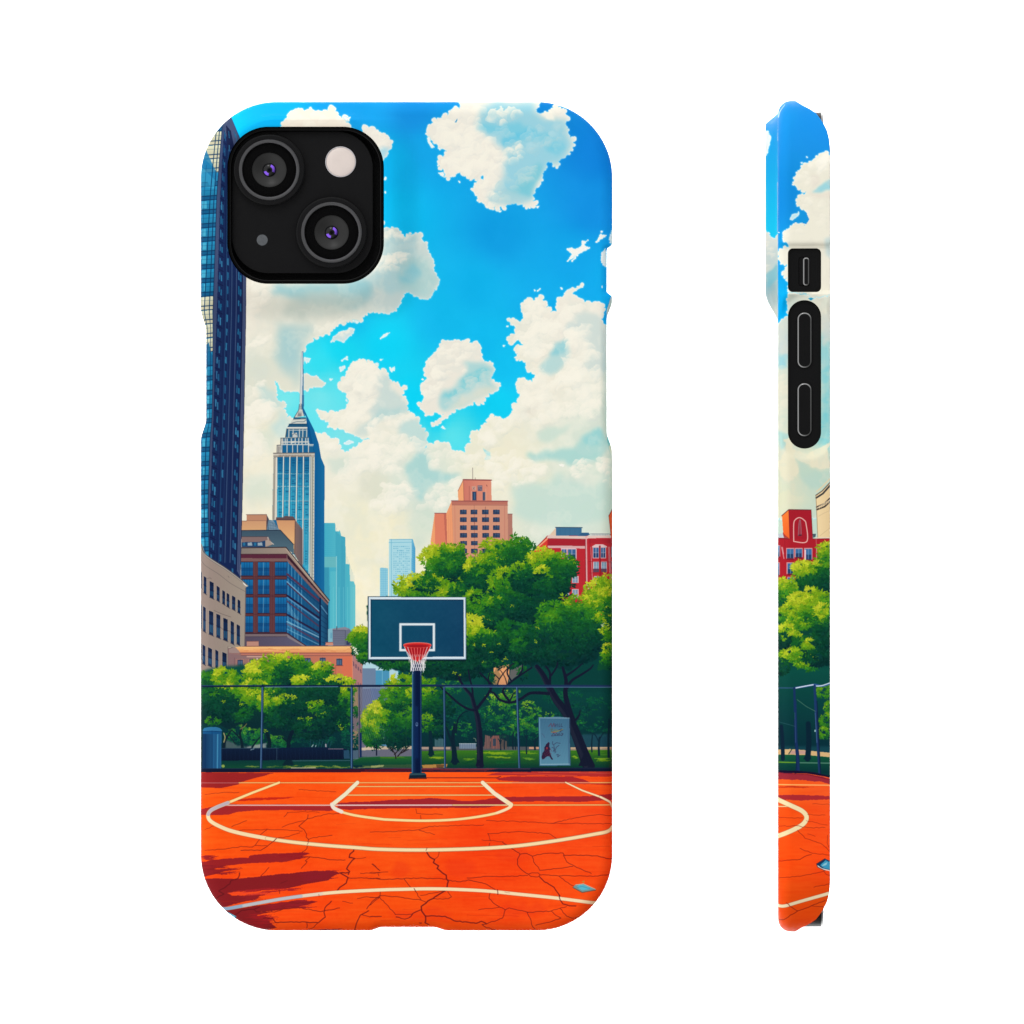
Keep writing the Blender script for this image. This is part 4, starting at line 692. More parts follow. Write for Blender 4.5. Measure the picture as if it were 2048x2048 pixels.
# big right tree: dark canopy then sprays
can = B7([(215,1130),(250,1010),(340,990),(440,960),(460,900),(430,830),(480,780),(560,760),(650,750),(710,780),(780,850),(860,860),(910,800),(965,730),(1030,710),(1090,750),(1160,700),(1210,740),(1230,840),(1350,810),(1440,830),(1540,850),(1590,920),(1550,1000),(1500,1090)])+B6([(1500,40),(1540,110),(1600,130),(1690,150),(1750,260),(1840,330),(1880,430),(1800,520),(1700,560),(1560,590),(1400,600),(1280,580),(1180,560),(1040,560),(960,600),(900,650),(740,700),(560,690),(440,660),(330,640),(200,630),(70,590),(40,560),(0,400),(0,60)])
poly(can, vgrad((20,92,46), B7(0,700)[1], (8,48,50), B6(0,560)[1]), 1, 1.5, 6)
poly(B6([(20,120),(60,80),(60,580),(10,560)]), (14,66,46), 1, 1, 2)
for args in ((B7,340,1070,130,80,110,10,.3,1.),(B7,520,1080,130,90,110,10,.25,.95),(B7,600,1150,150,60,60,10,.2,.8),(B7,700,1080,90,60,50,9,.2,.85),(B7,440,980,70,40,40,9,.6,1.),(B7,560,830,140,80,120,9,.3,1.),(B7,470,800,50,40,30,8,.7,1.),(B7,640,770,80,40,40,8,.3,.85),(B7,650,900,120,90,80,10,.05,.45),(B7,560,910,110,60,60,9,.15,.6),(B7,820,900,80,60,60,9,.4,.95),(B7,980,790,120,90,110,9,.3,.95),(B7,940,870,90,60,60,9,.35,.95),(B7,1160,800,100,110,100,9,.1,.6),(B7,1180,730,50,40,24,8,.25,.7),(B7,1100,880,90,90,60,10,.05,.45),(B7,880,1000,140,90,80,11,.0,.4),(B7,1040,1010,100,90,90,9,.3,.95),(B7,1150,920,50,40,26,8,.4,.9),(B7,1340,860,120,70,80,9,.35,1.),(B7,1350,800,50,40,30,8,.75,1.),(B7,1480,870,90,60,70,9,.2,.75),(B7,1400,950,130,80,80,10,.1,.55),(B7,1330,960,60,60,36,8,.4,.95),(B7,1540,920,60,60,36,9,.1,.5),(B7,1220,1020,110,90,60,11,.0,.35),(B7,1400,1080,130,80,60,11,.0,.35),(B7,760,1100,120,80,60,11,.0,.4),(B7,450,1040,80,50,30,9,.1,.5),(B7,1470,1040,70,70,30,9,.05,.4),
 (B6,830,100,90,90,70,10,.2,.8),(B6,960,120,110,60,50,9,.25,.8),(B6,1080,80,100,60,40,10,.1,.5),(B6,810,270,80,70,80,9,.4,1.),(B6,880,310,90,80,80,9,.35,1.),(B6,800,350,70,80,60,9,.25,.9),(B6,1000,220,110,80,60,11,.0,.35),(B6,1130,330,130,90,70,11,.1,.45),(B6,1060,400,130,80,60,11,.08,.42),(B6,1200,150,130,80,60,11,.0,.3),(B6,1430,180,130,80,80,10,.15,.6),(B6,1500,260,150,90,80,11,.15,.52),(B6,1380,250,80,60,40,9,.25,.65),(B6,1640,230,110,90,80,11,.1,.5),(B6,1400,360,150,80,60,12,.02,.3),(B6,1660,380,150,100,70,11,.02,.3),(B6,1200,470,160,80,60,12,.0,.22),(B6,1500,500,200,70,60,12,.0,.2),(B6,900,450,140,80,60,11,.02,.32),(B6,840,520,120,80,50,11,.0,.28),(B6,1150,430,60,40,24,8,.2,.5),(B6,500,600,180,50,60,10,.02,.35),(B6,180,570,110,40,50,9,.1,.5),(B6,640,620,140,60,50,11,.0,.25),(B6,770,600,120,60,40,11,.0,.22),(B6,1600,100,110,50,40,9,.4,.9),(B6,1560,90,40,40,14,7,.4,.8)):
    lump(*args)
for x, y in ((750,260),(930,330),(960,320),(840,220),(1000,420),(1280,400),(1290,290),(940,480),(880,560),(1020,550),(1050,530),(650,640),(690,660),(1820,360),(1650,70),(1100,120),(880,430),(800,420)): burst(*B6(x,y), 4.5, ramp(.9))
for x, y in ((1160,690),(1180,680),(1225,740),(1150,715),(360,960),(250,985),(210,1065),(400,840),(440,780),(690,990),(910,1100),(1060,1060),(860,810),(990,990),(1580,870),(1560,850)): burst(*B7(x,y), 4.5, ramp(.8))
# sprig left of the backboard
lump(A3,1730,150,80,60,80,8,.4,1.05); lump(A3,1660,200,60,50,40,8,.2,.8); lump(A3,1760,230,70,70,60,9,.1,.6); lump(A3,1790,340,60,90,50,9,.0,.4); lump(A3,1700,300,50,60,26,8,.1,.5); lump(A3,1760,400,60,40,24,7,.1,.6)
for x, y in ((1660,320),(1670,345),(1690,360),(1655,300)): burst(*A3(x,y), 4.2, (236,240,220))
for x, y in ((1740,50),(1735,75),(1690,70)): burst(*A3(x,y), 2.6, (90,110,40))
# right-edge tree
poly(B6([(1790,300),(2000,280),(2000,620),(1760,600)]), (16,74,48), 1, 2, 4)
for args in ((B7,1780,1080,110,70,90,9,.4,1.05),(B7,1840,1020,60,50,40,8,.5,1.05),(B6,1760,60,90,70,70,9,.35,1.05),(B6,1830,60,60,80,60,9,.3,1.),(B6,1810,190,60,60,50,9,.3,1.),(B6,1740,130,60,40,30,8,.3,.9),(B6,1860,330,50,110,60,9,.2,.95),(B6,1850,480,50,60,40,8,.2,.95),(B6,1890,150,60,120,50,9,.1,.6),(B6,1840,560,50,40,20,8,.1,.5)): lump(*args)
lump(B6,960,575,80,26,22,7,.05,.4); lump(B6,1110,580,60,20,14,6,.05,.4); lump(B6,935,680,18,50,14,6,.1,.5); lump(B6,1180,640,30,40,14,6,.1,.5)
# trunks and limbs of the big trees
TK = (20,26,46)
trunk(B6([(850,1360),(850,1250),(845,1100),(830,980),(805,890),(785,820),(735,760),(690,690)]), 14, 4, TK, (44,50,66))
trunk(B6([(815,930),(760,920),(690,880),(600,800),(545,750)]), 5, 3, TK); trunk(B6([(830,910),(870,860),(915,800),(940,740),(900,690),(850,640)]), 6, 3, TK); trunk(B6([(795,850),(790,760),(770,680),(760,620)]), 4, 2.4, TK); trunk(B6([(700,690),(670,650)]), 3, 2, TK)
poly(B6([(815,1360),(830,1310),(870,1310),(882,1362)]), TK)
trunk(B6([(1690,1360),(1640,1240),(1590,1110),(1520,960),(1440,850),(1390,760),(1340,660),(1290,590)]), 24, 8, TK, (40,46,62)); trunk(B6([(1560,1000),(1530,900),(1510,800),(1515,700),(1490,600)]), 13, 5, TK); trunk(B6([(1520,760),(1560,700),(1640,650),(1700,610),(1725,580)]), 6, 2.5, TK); trunk(B6([(1520,660),(1580,620),(1640,570)]), 5, 2.2, TK); trunk(B6([(1390,720),(1390,640),(1360,590)]), 5, 3, TK); trunk(B6([(1400,660),(1440,600),(1450,560)]), 4, 2, TK); trunk(B6([(1570,1020),(1610,980),(1625,930)]), 5, 2, TK)
poly(B6([(1610,1360),(1650,1270),(1690,1270),(1740,1360)]), TK)
trunk(B6([(1380,800),(1300,795),(1230,800),(1160,845),(1080,870),(1000,845),(960,800),(920,780)]), 6.5, 3.4, TK); trunk(B6([(1080,862),(1040,810),(1030,770),(1090,710),(1160,660),(1250,600)]), 5, 3, TK); trunk(B6([(1090,700),(1060,640),(1080,590),(1110,570)]), 3.4, 2, TK); trunk(B6([(1150,665),(1175,620),(1180,575)]), 4, 2, TK); trunk(B6([(985,735),(1000,690),(1050,620),(1100,575)]), 2.6, 1.6, (40,34,44)); trunk(B6([(1000,690),(960,650),(930,640)]), 2.2, 1.2, (40,34,44)); trunk(B6([(1060,735),(1040,670),(1000,610)]), 2.2, 1.3, (44,38,44)); trunk(B6([(1085,850),(1110,800),(1140,780)]), 3, 1.6, TK); trunk(B6([(930,760),(915,690),(925,640)]), 3.6, 2, TK)
trunk(B6([(655,1330),(650,1240),(640,1150),(655,1040)]), 12, 5, (12,34,48)); trunk(B6([(640,1200),(610,1120),(590,1060)]), 5, 3, (12,34,48)); trunk(B6([(665,1100),(680,1000),(720,950),(760,935)]), 3.4, 1.6, (12,34,48)); poly(B6([(620,1335),(640,1290),(670,1290),(695,1335)]), (12,34,48)); trunk(B6([(470,1270),(470,1180),(465,1100)]), 9, 7, (12,40,52)); poly(B6([(445,1275),(460,1240),(490,1240),(498,1275)]), (12,40,50))
for x, y0, y1, w in ((1210,1265,1120,2.6),(1275,1230,1150,4),(1105,1230,1100,3),(1125,1230,1120,2),(1010,1235,1160,2.4),(1770,1275,1140,4.6),(1845,1290,1000,5),(1715,1250,1120,3),(1040,1230,1150,2),(1385,1000,950,2),(1155,1210,1100,2)): trunk(B6([(x,y0),(x-2,(y0+y1)/2),(x+4,y1)]), w, w*.7, (14,38,52))
for a in ([(1770,1180),(1740,1120),(1700,1100)],[(1772,1160),(1800,1110),(1830,1095)],[(1276,1180),(1250,1150)],[(1276,1180),(1300,1140),(1310,1130)],[(1211,1150),(1190,1110)],[(820,1170),(790,1160)],[(1010,1180),(990,1150)]): trunk(B6(a), 2.2, 1.2, (14,38,52))
line(B6([(820,1170),(815,1150),(800,1145)]), 1.2, (200,190,160), .6)
# bin
poly(A3([(28,1180),(45,1160),(100,1148),(170,1148),(215,1160),(238,1185),(232,1200),(228,1600),(170,1612),(60,1612),(22,1600),(28,1200)]), hgrad((14,46,82), A3(20,0)[0], (36,92,136), A3(200,0)[0])); poly(A3([(28,1180),(45,1160),(100,1148),(170,1148),(215,1160),(238,1185),(232,1196),(130,1190),(30,1196)]), (46,112,156)); poly(A3([(30,1196),(130,1190),(232,1196),(230,1222),(130,1226),(30,1222)]), (22,80,128))
line(A3([(130,1190),(128,1600)]), 1, (14,50,92), .8); line(A3([(190,1230),(186,1590)]), 2.4, (70,146,184), .8); line(A3([(205,1230),(203,1590)]), 1.6, (26,80,126), .8); line(A3([(150,1225),(146,1600)]), 1.6, (38,100,148), .7); line(A3([(60,1230),(56,1600)]), 3, (10,44,84), .6); line(A3([(30,1196),(130,1192),(232,1198)]), 1, (12,44,84))
poly(A3([(22,1595),(170,1608),(230,1598),(230,1614),(22,1614)]), (10,40,76), .7)
# poster board
poly(B6([(1300,985),(1460,978),(1540,988),(1548,1358),(1308,1360)]), (66,112,140)); poly(B6([(1310,996),(1530,996),(1538,1345),(1318,1348)]), vgrad((62,106,134), B6(0,990)[1], (86,136,160), B6(0,1345)[1])); line(B6([(1304,988),(1540,990)]), 1.4, (130,160,176)); line(B6([(1530,994),(1538,1350)]), 1.6, (66,100,130)); line(B6([(1545,990),(1550,1356)]), 1, (40,70,96)); line(B6([(1316,1348),(1540,1346)]), 1.4, (150,186,200)); line(B6([(1310,996),(1318,1348)]), 1.2, (120,166,190)); line(B6([(1302,985),(1310,1360)]), 1, (40,80,104))
ink = (52,56,84)
for p, c in (([(1380,1055),(1400,1030),(1406,1060),(1420,1030),(1424,1058)],(96,52,74)),([(1430,1032),(1432,1058)],ink),([(1448,1034),(1446,1058)],ink),([(1430,1046),(1444,1042)],ink),([(1462,1034),(1460,1056),(1468,1056)],ink),([(1478,1034),(1476,1056),(1488,1055)],ink),
  ([(1392,1078),(1410,1072),(1398,1090),(1416,1096)],(90,96,70)),([(1418,1078),(1424,1098),(1436,1078)],(120,110,64)),([(1440,1078),(1440,1098),(1452,1080),(1454,1098)],(110,116,90)),([(1460,1080),(1480,1072),(1468,1098),(1490,1080)],ink),([(1400,1100),(1450,1092),(1492,1076)],(150,130,60)),
  ([(1404,1124),(1420,1106),(1430,1124),(1440,1108)],ink),([(1446,1108),(1450,1124),(1462,1106),(1470,1122)],ink),([(1476,1106),(1492,1110),(1480,1126)],ink),([(1402,1128),(1490,1120)],ink),([(1330,1110),(1345,1128),(1350,1140)],(70,90,120)),([(1410,1100),(1440,1104)],(160,60,70))):
    line(B6(p), 1.1, c, .9)
poly(B6([(1366,1182),(1378,1172),(1388,1186),(1384,1206),(1392,1222),(1388,1250),(1398,1270),(1414,1306),(1406,1310),(1384,1284),(1372,1290),(1350,1306),(1334,1312),(1330,1296),(1338,1262),(1352,1238),(1350,1216),(1358,1200)]), (46,32,58), 1, 0, 1.4); 
for q in range(16): rect(*B6(1345+q*3.5,1225+(q*37)%60), *B6(1352+q*3.5,1233+(q*37)%60), (104,40,60), .7)
poly(ell(*B6(1368,1222), 1.8, 2.2, 8), (150,52,60)); line(B6([(1412,1170),(1408,1190),(1420,1195),(1440,1180),(1470,1185)]), 1, ink); line(B6([(1420,1195),(1428,1250),(1440,1215),(1460,1200)]), 1.1, ink); line(B6([(1405,1215),(1425,1225),(1415,1250)]), 1, ink); line(B6([(1440,1275),(1455,1270),(1450,1290),(1470,1275)]), 1, ink); line(B6([(1428,1260),(1438,1248)]), .9, ink)
# chain-link, rails and posts
x = 700.0
while x < 745:
    line([(x,1375),(x+30,1480)], .5, (190,190,200), .35); line([(x+30,1375),(x-5,1480)], .5, (60,60,90), .35); x += 4.2
for k in range(150):
    xx = 395+k*6; line([(xx,1376),(xx+50,1540)], .5, (90,130,130), .07); line([(xx+50,1376),(xx,1540)], .5, (20,30,50), .09)
line(A3([(1705,715),(1712,1470)]), 3.4, (60,54,70)); line(A3([(1702,715),(1708,1470)]), 1, (130,130,150)); line(A3([(1725,1220),(1725,1465)]), 4, (20,44,84))
def post(f, x0, y0, x1, y1, w):
    line(f([(x0,y0),(x1,y1)]), w, (22,44,82)); line(f([(x0-3,y0),(x1-3,y1)]), w*.35, (96,140,176), .8)
post(A3, 672,705, 655,1610, 4.8); post(A3, 1628,705, 1628,1585, 4.8); post(B6, 574,745, 580,1380, 4); post(B6, 1136,745, 1155,1380, 4.4)
line(A3([(-60,712),(700,708)]), 3.8, (14,28,58)); line(A3([(-60,704),(660,701)]), 1.1, (50,84,120), .8); line(A3([(690,708),(1932,708)]), 3.8, (16,32,64)); line(A3([(700,719),(1480,716)]), 1.5, (96,134,170), .85)
line(B6([(-80,740),(560,740)]), 3.6, (16,30,60)); line(B6([(400,738),(1990,742)]), 4, (20,38,74)); line(B6([(580,749),(1990,751)]), 1.6, (92,120,160), .85); line(B6([(400,733),(1990,737)]), .9, (60,90,120), .5)
# dark foot of the fence and court edge
poly([(380,1537),(1404,1535),(1404,1544),(380,1545)], (16,24,48)); line([(380,1537.5),(1404,1536)], 1, (44,60,84), .7)
poly([(520,1540),(735,1538),(735,1544),(520,1545)], (70,18,36), .8); poly(B6([(-40,1385),(320,1380),(320,1400),(-40,1402)]), (90,22,36), .9); poly(B6([(400,1376),(1000,1380),(900,1395),(400,1392)]), (120,40,48), .8, 0, 1); line([(760,1536),(1060,1538)], 1.2, (150,90,100), .5)
# ---- court
court = field([(420,1560,(255,92,24)),(800,1560,(255,94,28)),(1200,1560,(250,84,28)),(420,1640,(255,88,18)),(800,1640,(254,84,20)),(1200,1640,(250,74,26)),(600,1700,(254,82,18)),(950,1720,(250,68,18)),(420,1820,(250,74,20)),(800,1820,(253,82,18)),(1150,1800,(254,78,20)),(1215,1700,(253,76,22)),(800,1870,(240,74,14)),(600,1760,(255,76,20))], cell=14)
cb = [(380,1545),(1404,1543),(1404,1880),(380,1880)]
poly(cb, court); bbc = bbox(cb); y0, y1 = bbc[1], bbc[3]
IMG[y0:y1] += (NSTREAK[y0:y1]*16+NSOFT[y0:y1]*12+NFINE[y0:y1]*7)[..., None]*np.array([.5,1,.5], np.float32)
MA = (148,32,38); MD = (130,28,36)
def shadow(f, p, c=MA, al=.93, w=.5): poly(f(p), c, al, 1.2, w)
shadow(A4, [(-60,26),(800,28),(560,95),(420,135),(420,150),(240,188),(-60,192)])
shadow(A4, [(350,318),(560,298),(1020,290),(900,310),(560,325),(420,330)], (196,38,24))
shadow(A4, [(-60,430),(100,400),(300,365),(700,372),(1420,380),(1420,436),(1180,432),(900,428),(640,430),(400,450),(300,480),(60,484),(-60,478)], (158,36,44)); shadow(A4, [(250,370),(900,362),(1400,380),(1400,390),(250,392)], (196,52,50), .8)
shadow(A4, [(1480,350),(1700,340),(1932,338),(1932,410),(1600,425),(1470,410)], (156,34,46))
shadow(B5, [(0,240),(160,232),(500,215),(700,236),(1060,240),(1060,265),(900,290),(400,294),(0,298)], (154,34,48))
shadow(B5, [(820,236),(980,212),(1060,206),(1700,200),(1880,180),(1990,170),(1990,215),(1860,232),(1600,245),(1300,240),(1080,246)], (156,36,46))
shadow(B5, [(900,40),(1000,15),(1990,15),(1990,52),(1500,45),(1200,40)], (176,44,46)); shadow(B5, [(970,62),(1100,48),(1560,48),(1640,70),(1700,95),(1600,102),(1200,92),(1000,80)], (164,36,46)); shadow(B5, [(1500,86),(1990,108),(1990,118),(1560,104)], (190,40,40), .8); line(B5([(432,60),(980,60),(1010,50)]), 1.6, (110,30,34)); line(B5([(960,20),(1600,44)]), 1, (236,90,60), .8); line(B5([(1300,18),(1860,26)]), .9, (220,110,90), .6)
# streaky tree shadows at the lower left
def streak(f, pts, c, ragged=1):
    poly(f(pts), c, .95, .8, .7)
def fray(f, x0, x1, ya, yb, n, c, L=(60,220)):
    for _ in range(n):
        t = rnd.random(); x = x0+(x1-x0)*rnd.random(); y = ya+(yb-ya)*t; l = rnd.uniform(*L); h = rnd.uniform(3,9)
        poly(f([(x-l*.5,y+l*.05),(x-l*.1,y-h),(x+l*.7,y-l*.07),(x-l*.05,y+h)]), c, .92, .6, .3)
streak(A4, [(-60,960),(20,985),(220,955),(530,935),(530,915),(700,900),(1100,880),(1180,895),(1090,930),(1060,950),(900,985),(540,1000),(300,1020),(160,1030),(20,1060)], MA); fray(A4, 900,1090,890,950,14,(150,28,36),(80,180)); fray(A4, 10,140,915,990,8,MA,(100,160))
streak(A4, [(-60,1020),(300,1025),(130,1060),(300,1065),(200,1110),(60,1140),(0,1160),(-60,1160)], MD); fray(A4, 60,320,1035,1130,20,MA,(100,260))
streak(A4, [(0,1165),(420,1162),(650,1140),(900,1110),(1200,1080),(1460,1084),(1500,1105),(1420,1140),(1380,1180),(1200,1210),(900,1275),(640,1285),(430,1300),(300,1320),(340,1345),(640,1350),(600,1385),(540,1395),(420,1420),(160,1500),(60,1400)], MD); fray(A4, 1150,1400,1085,1200,26,(140,30,40),(120,280)); fray(A4, 430,1000,1275,1310,18,(170,34,38),(120,260)); fray(A4, 420,640,1330,1400,16,MA,(120,240))
for k in range(9): x = 300+k*50; line(A4([(x,1322+(k%3)*9),(x+rnd.uniform(140,260),1312+(k%3)*10)]), 1.8, (240,70,44), .85, .4)
streak(A4, [(100,1470),(300,1500),(700,1440),(1000,1410),(1200,1400),(1260,1410),(1050,1470),(850,1500),(620,1525),(760,1520),(600,1560),(700,1580),(760,1640),(820,1690),(700,1725),(560,1730),(300,1700),(60,1600)], MD); fray(A4, 760,1150,1400,1480,22,(150,32,40),(100,260)); fray(A4, 560,740,1540,1700,26,(160,30,36),(100,260)); line(A4([(380,1618),(470,1636)]), 2.2, (240,70,44), .9, .6)
poly(A4([(1190,1722),(1300,1708),(1480,1703),(1540,1712),(1400,1728),(1200,1732)]), (150,40,40), .9, .8, 1); poly(A4([(-40,1450),(40,1440),(190,1440),(-20,1560)]), MD)
# subtle stains and long faint strokes
for _ in range(60):
    x = rnd.uniform(400,1230); y = rnd.uniform(1552,1850); l = rnd.uniform(20,110); k = (y-1545)/300
    line(jitter([(x,y),(x+l,y+rnd.uniform(-3,3))], .8*(1+k), 14), rnd.uniform(.6,1.1), (196,48,20), rnd.uniform(.15,.5))
for x, y, rx, ry in ((920,1735,34,18),(800,1740,20,14),(1030,1712,40,14),(1040,1820,50,14),(840,1830,60,14)): poly(ell(x,y,rx,ry), (232,52,22), .35, 8, 6)
# cracks
CK = (96,22,28)
def crack(f, p, w=1.2, al=.9, c=CK, j=.9): line(jitter(f(p), j, 5), w, c, al)
for f, p, w in ((A4,[(1160,480),(1155,520),(1060,600),(1115,640),(1145,690),(1140,720),(1165,745),(1150,800),(1150,840),(1100,880)],1.2),(A4,[(1150,525),(1350,475),(1490,468)],1),(A4,[(1120,545),(960,580),(880,615)],.9),(A4,[(1100,655),(720,635),(420,650)],.9),(A4,[(720,640),(640,700),(640,745),(590,810),(560,830)],1),(A4,[(1165,745),(1220,725),(1420,700)],1),(A4,[(820,735),(780,770),(720,820),(650,862),(520,860),(440,865)],1.3),(A4,[(590,808),(720,812)],1),(A4,[(560,825),(440,820),(240,850),(50,862)],1),(A4,[(830,730),(950,715),(1070,675)],.9),(A4,[(940,455),(900,505)],.9),(A4,[(940,460),(1100,445),(1280,455)],.8),(A4,[(340,610),(500,545)],.9),(A4,[(50,640),(150,600)],.8),(A4,[(50,265),(250,240),(420,240)],.8),(A4,[(1060,210),(1460,235)],.8),(A4,[(1650,835),(1650,870),(1610,900),(1600,940),(1660,950),(1620,990),(1590,1030),(1575,1060),(1605,1090),(1590,1120)],1.9),(A4,[(1590,1100),(1500,1105),(1540,1125),(1590,1155),(1570,1210),(1500,1260),(1465,1305)],1.9),(A4,[(1590,1158),(1932,1165)],1.3),(A4,[(1660,950),(1780,940)],.9),(A4,[(1090,930),(1240,940),(1420,965),(1560,965)],1.3),(A4,[(1180,935),(1130,975),(1150,985),(1085,1055)],1.2),(A4,[(740,1045),(650,1140)],1.1),(A4,[(425,1105),(410,1160),(330,1190),(320,1225),(200,1300),(255,1330),(160,1385)],1.6),(A4,[(640,1470),(580,1495),(450,1505),(370,1555)],1.7),(A4,[(580,1495),(600,1520),(800,1525),(900,1490),(1060,1478),(1300,1520),(1500,1480)],1.3),(A4,[(1410,1408),(1340,1480),(1330,1530),(1345,1580),(1270,1640),(1120,1632),(810,1635),(780,1595),(680,1590)],1.5),(A4,[(1260,1645),(1220,1690),(1160,1715)],1.1),(A4,[(1145,1635),(1148,1695)],1.3),(A4,[(1932,1350),(1860,1400),(1790,1490)],1.4),(A4,[(1810,1510),(1720,1560),(1690,1620),(1660,1720)],1.5),(A4,[(1740,1555),(1820,1575),(1932,1570)],1.2),(A4,[(1530,1410),(1640,1430)],.9),(A4,[(1690,1380),(1790,1360),(1932,1370)],1),(A4,[(1845,1010),(1932,1080)],1.1),(A4,[(1720,1108),(1932,1105)],1),(A4,[(865,1215),(940,1185)],1),(A4,[(850,1290),(855,1325)],1.2),
 (B5,[(440,605),(440,640),(460,670),(500,690),(490,715),(530,740),(520,760),(560,795),(590,815),(590,840),(605,860),(595,905),(590,930),(470,1000),(395,1055),(400,1090),(430,1130),(430,1180),(425,1195),(455,1215)],2.1),(B5,[(535,630),(525,670),(500,690)],1),(B5,[(0,838),(130,845),(380,835),(590,842)],1.3),(B5,[(600,850),(700,865),(760,850),(880,875),(990,935),(985,960)],1.3),(B5,[(750,835),(900,822),(1080,822),(1220,815)],1.2),(B5,[(1025,560),(1060,580),(1100,610),(1150,640),(1160,655),(1140,690),(1140,730),(1170,770),(1225,805)],1.4),(B5,[(1160,650),(1210,645),(1255,665),(1350,645),(1490,642),(1500,655)],1.3),(B5,[(1255,670),(1265,710),(1300,750),(1310,775),(1480,758),(1570,745)],1.2),(B5,[(1495,660),(1520,710),(1600,755),(1710,800)],1.2),(B5,[(1500,660),(1650,660),(1760,665),(1850,688),(1900,680)],1.4),(B5,[(1225,805),(1250,795),(1300,795),(1315,810),(1300,825),(1240,822),(1225,805)],1.2),(B5,[(1315,812),(1560,818),(1740,820),(1850,808)],1.2),(B5,[(1310,825),(1350,865),(1420,905),(1440,935),(1465,970),(1465,1000),(1490,1035),(1540,1050),(1590,1050)],1.6),(B5,[(1460,820),(1530,870),(1590,910)],1.1),(B5,[(910,490),(930,545)],1),(B5,[(910,492),(1150,475),(1380,490),(1420,515),(1460,540)],1),(B5,[(925,565),(918,600)],1),(B5,[(865,540),(1030,555)],.8),(B5,[(380,465),(500,500)],.9),(B5,[(0,480),(200,475),(380,460),(460,435),(620,430),(880,425)],.9),(B5,[(355,300),(360,335),(560,345)],.9),(B5,[(390,350),(395,380)],1),(B5,[(900,390),(1180,400),(1400,412),(1860,415)],.9),(B5,[(1400,412),(1640,360),(1750,345),(1900,355)],.9),(B5,[(930,945),(920,990),(950,1025),(1045,1080),(1025,1145),(900,1190),(865,1195),(900,1220),(970,1235)],1.3),(B5,[(1045,1080),(1075,1065),(1220,1100),(1400,1090),(1430,1120),(1475,1145),(1390,1175),(1280,1200)],1.2),(B5,[(1215,1100),(1245,1165),(1255,1210),(1280,1235)],1.2),(B5,[(1400,1090),(1460,1070),(1520,1055)],1),(B5,[(1470,1070),(1520,1130),(1560,1145),(1680,1130)],1.2),(B5,[(430,1128),(580,1130),(650,1165),(820,1185),(860,1170),(900,1190)],1.7),(B5,[(395,1080),(330,1110),(300,1145),(270,1155),(200,1135)],1.5),(B5,[(195,1118),(330,1115)],1.1),(B5,[(195,1115),(75,985),(80,945)],1.2),(B5,[(75,985),(0,1045)],1.1),(B5,[(75,970),(250,985),(390,1005),(430,1020)],1.2),(B5,[(265,845),(300,890),(350,935),(395,1005)],1.2),(B5,[(390,970),(580,935)],1),(B5,[(600,940),(630,980),(605,995),(480,995)],1.1),(B5,[(0,985),(75,985)],1.1),(B5,[(20,725),(75,775)],1.1),(B5,[(0,793),(140,788)],1),(B5,[(60,795),(70,820)],1),(B5,[(840,1080),(1000,1060)],1),(B5,[(380,1195),(400,1195),(388,1205)],1.4),(B5,[(0,1135),(90,1132)],1.3),(B5,[(985,925),(988,960)],1.2)):
    crack(f, p, w*(.95 if w < 1.5 else 1.2), .85)
# ---- lines
CR = (250,222,170)
def cline(p, w, col=CR, w2=None, al=1.):
    line(p, w+1.6, (120,70,40), .45, None if w2 is None else w2+1.6); line(p, w, col, al, w2)
line(A4([(-60,139),(420,138)]), 1.5, (190,110,110), .85); cline([(478,1565.5),(1404,1565.3)], 1.7, (254,196,118)); line(B5([(1100,97),(1700,98)]), 1.4, (240,140,120), .8)
cline(B5([(-150,128),(880,126)]), 1.7, (252,206,130)); cline(B5([(-180,194),(975,194)]), 1.8, (252,214,140)); cline(A4([(240,378),(1420,378)]), 2, (244,196,186)); cline(A4([(1440,378),(1932,377)])[0:1]+B5([(1080,271)]), 2.4, (244,206,204)); cline(B5([(640,271),(1095,271)]), 1.9, (252,214,150)); cline(B5([(1095,271),(1862,270)]), 2, (252,200,120)); 
cline(A4([(850,135),(560,245),(300,352)]), 4.2, (252,220,150), 5.2); 
arc = smooth(A4([(300,352),(180,400),(110,440),(86,490),(110,545),(200,600),(340,655),(560,705),(900,762),(1300,805),(1700,835)])+B5([(60,612),(330,618),(600,615),(900,604),(1150,585),(1400,552),(1600,520),(1740,495),(1820,480),(1858,462),(1874,440)]), 8)
cline(arc, 7.6, (248,220,172)); cline(arc[60:], 6, CR); line(smooth(A4([(300,352),(180,400),(110,440),(88,478)]), 8), 6.4, (176,166,190), .8)
cline(B5([(1512,96),(1640,158),(1780,208),(1835,236)]), 2.6, (250,226,180), 4); cline(smooth(B5([(1780,208),(1835,236),(1860,256),(1870,285)])), 4, (250,226,186))
cline(A4([(1690,135),(1560,260),(1420,372)]), 7.6, (240,230,196), 8); cline(smooth(A4([(1420,372),(1440,410),(1520,450),(1680,490),(1932,525)])+B5([(150,384),(400,392),(640,384),(830,362),(980,332),(1060,300),(1088,272)]), 8), 5, (250,218,150)); line(smooth(A4([(1415,370),(1440,410),(1520,448)])), 7.6, (238,224,206))
cline(B5([(870,97),(960,180),(1090,268)]), 7.6, (246,230,196), 8.4); line(smooth(B5([(1060,245),(1092,272),(1060,300),(980,332)])), 7, (250,222,176), 1, 5)
low = smooth(A4([(150,1470),(210,1485),(280,1490),(420,1465),(640,1425),(900,1380),(1200,1340),(1500,1310),(1932,1287)])+B5([(250,922),(450,918),(650,922),(900,935),(1150,960),(1400,985),(1600,1010),(1740,1028),(1800,1020)]), 8)
cline(low, 6.6, (248,222,178)); line(low[:46], 6.4, (134,166,200), .9); line(low[26:52], 5.6, (220,206,196), .6)
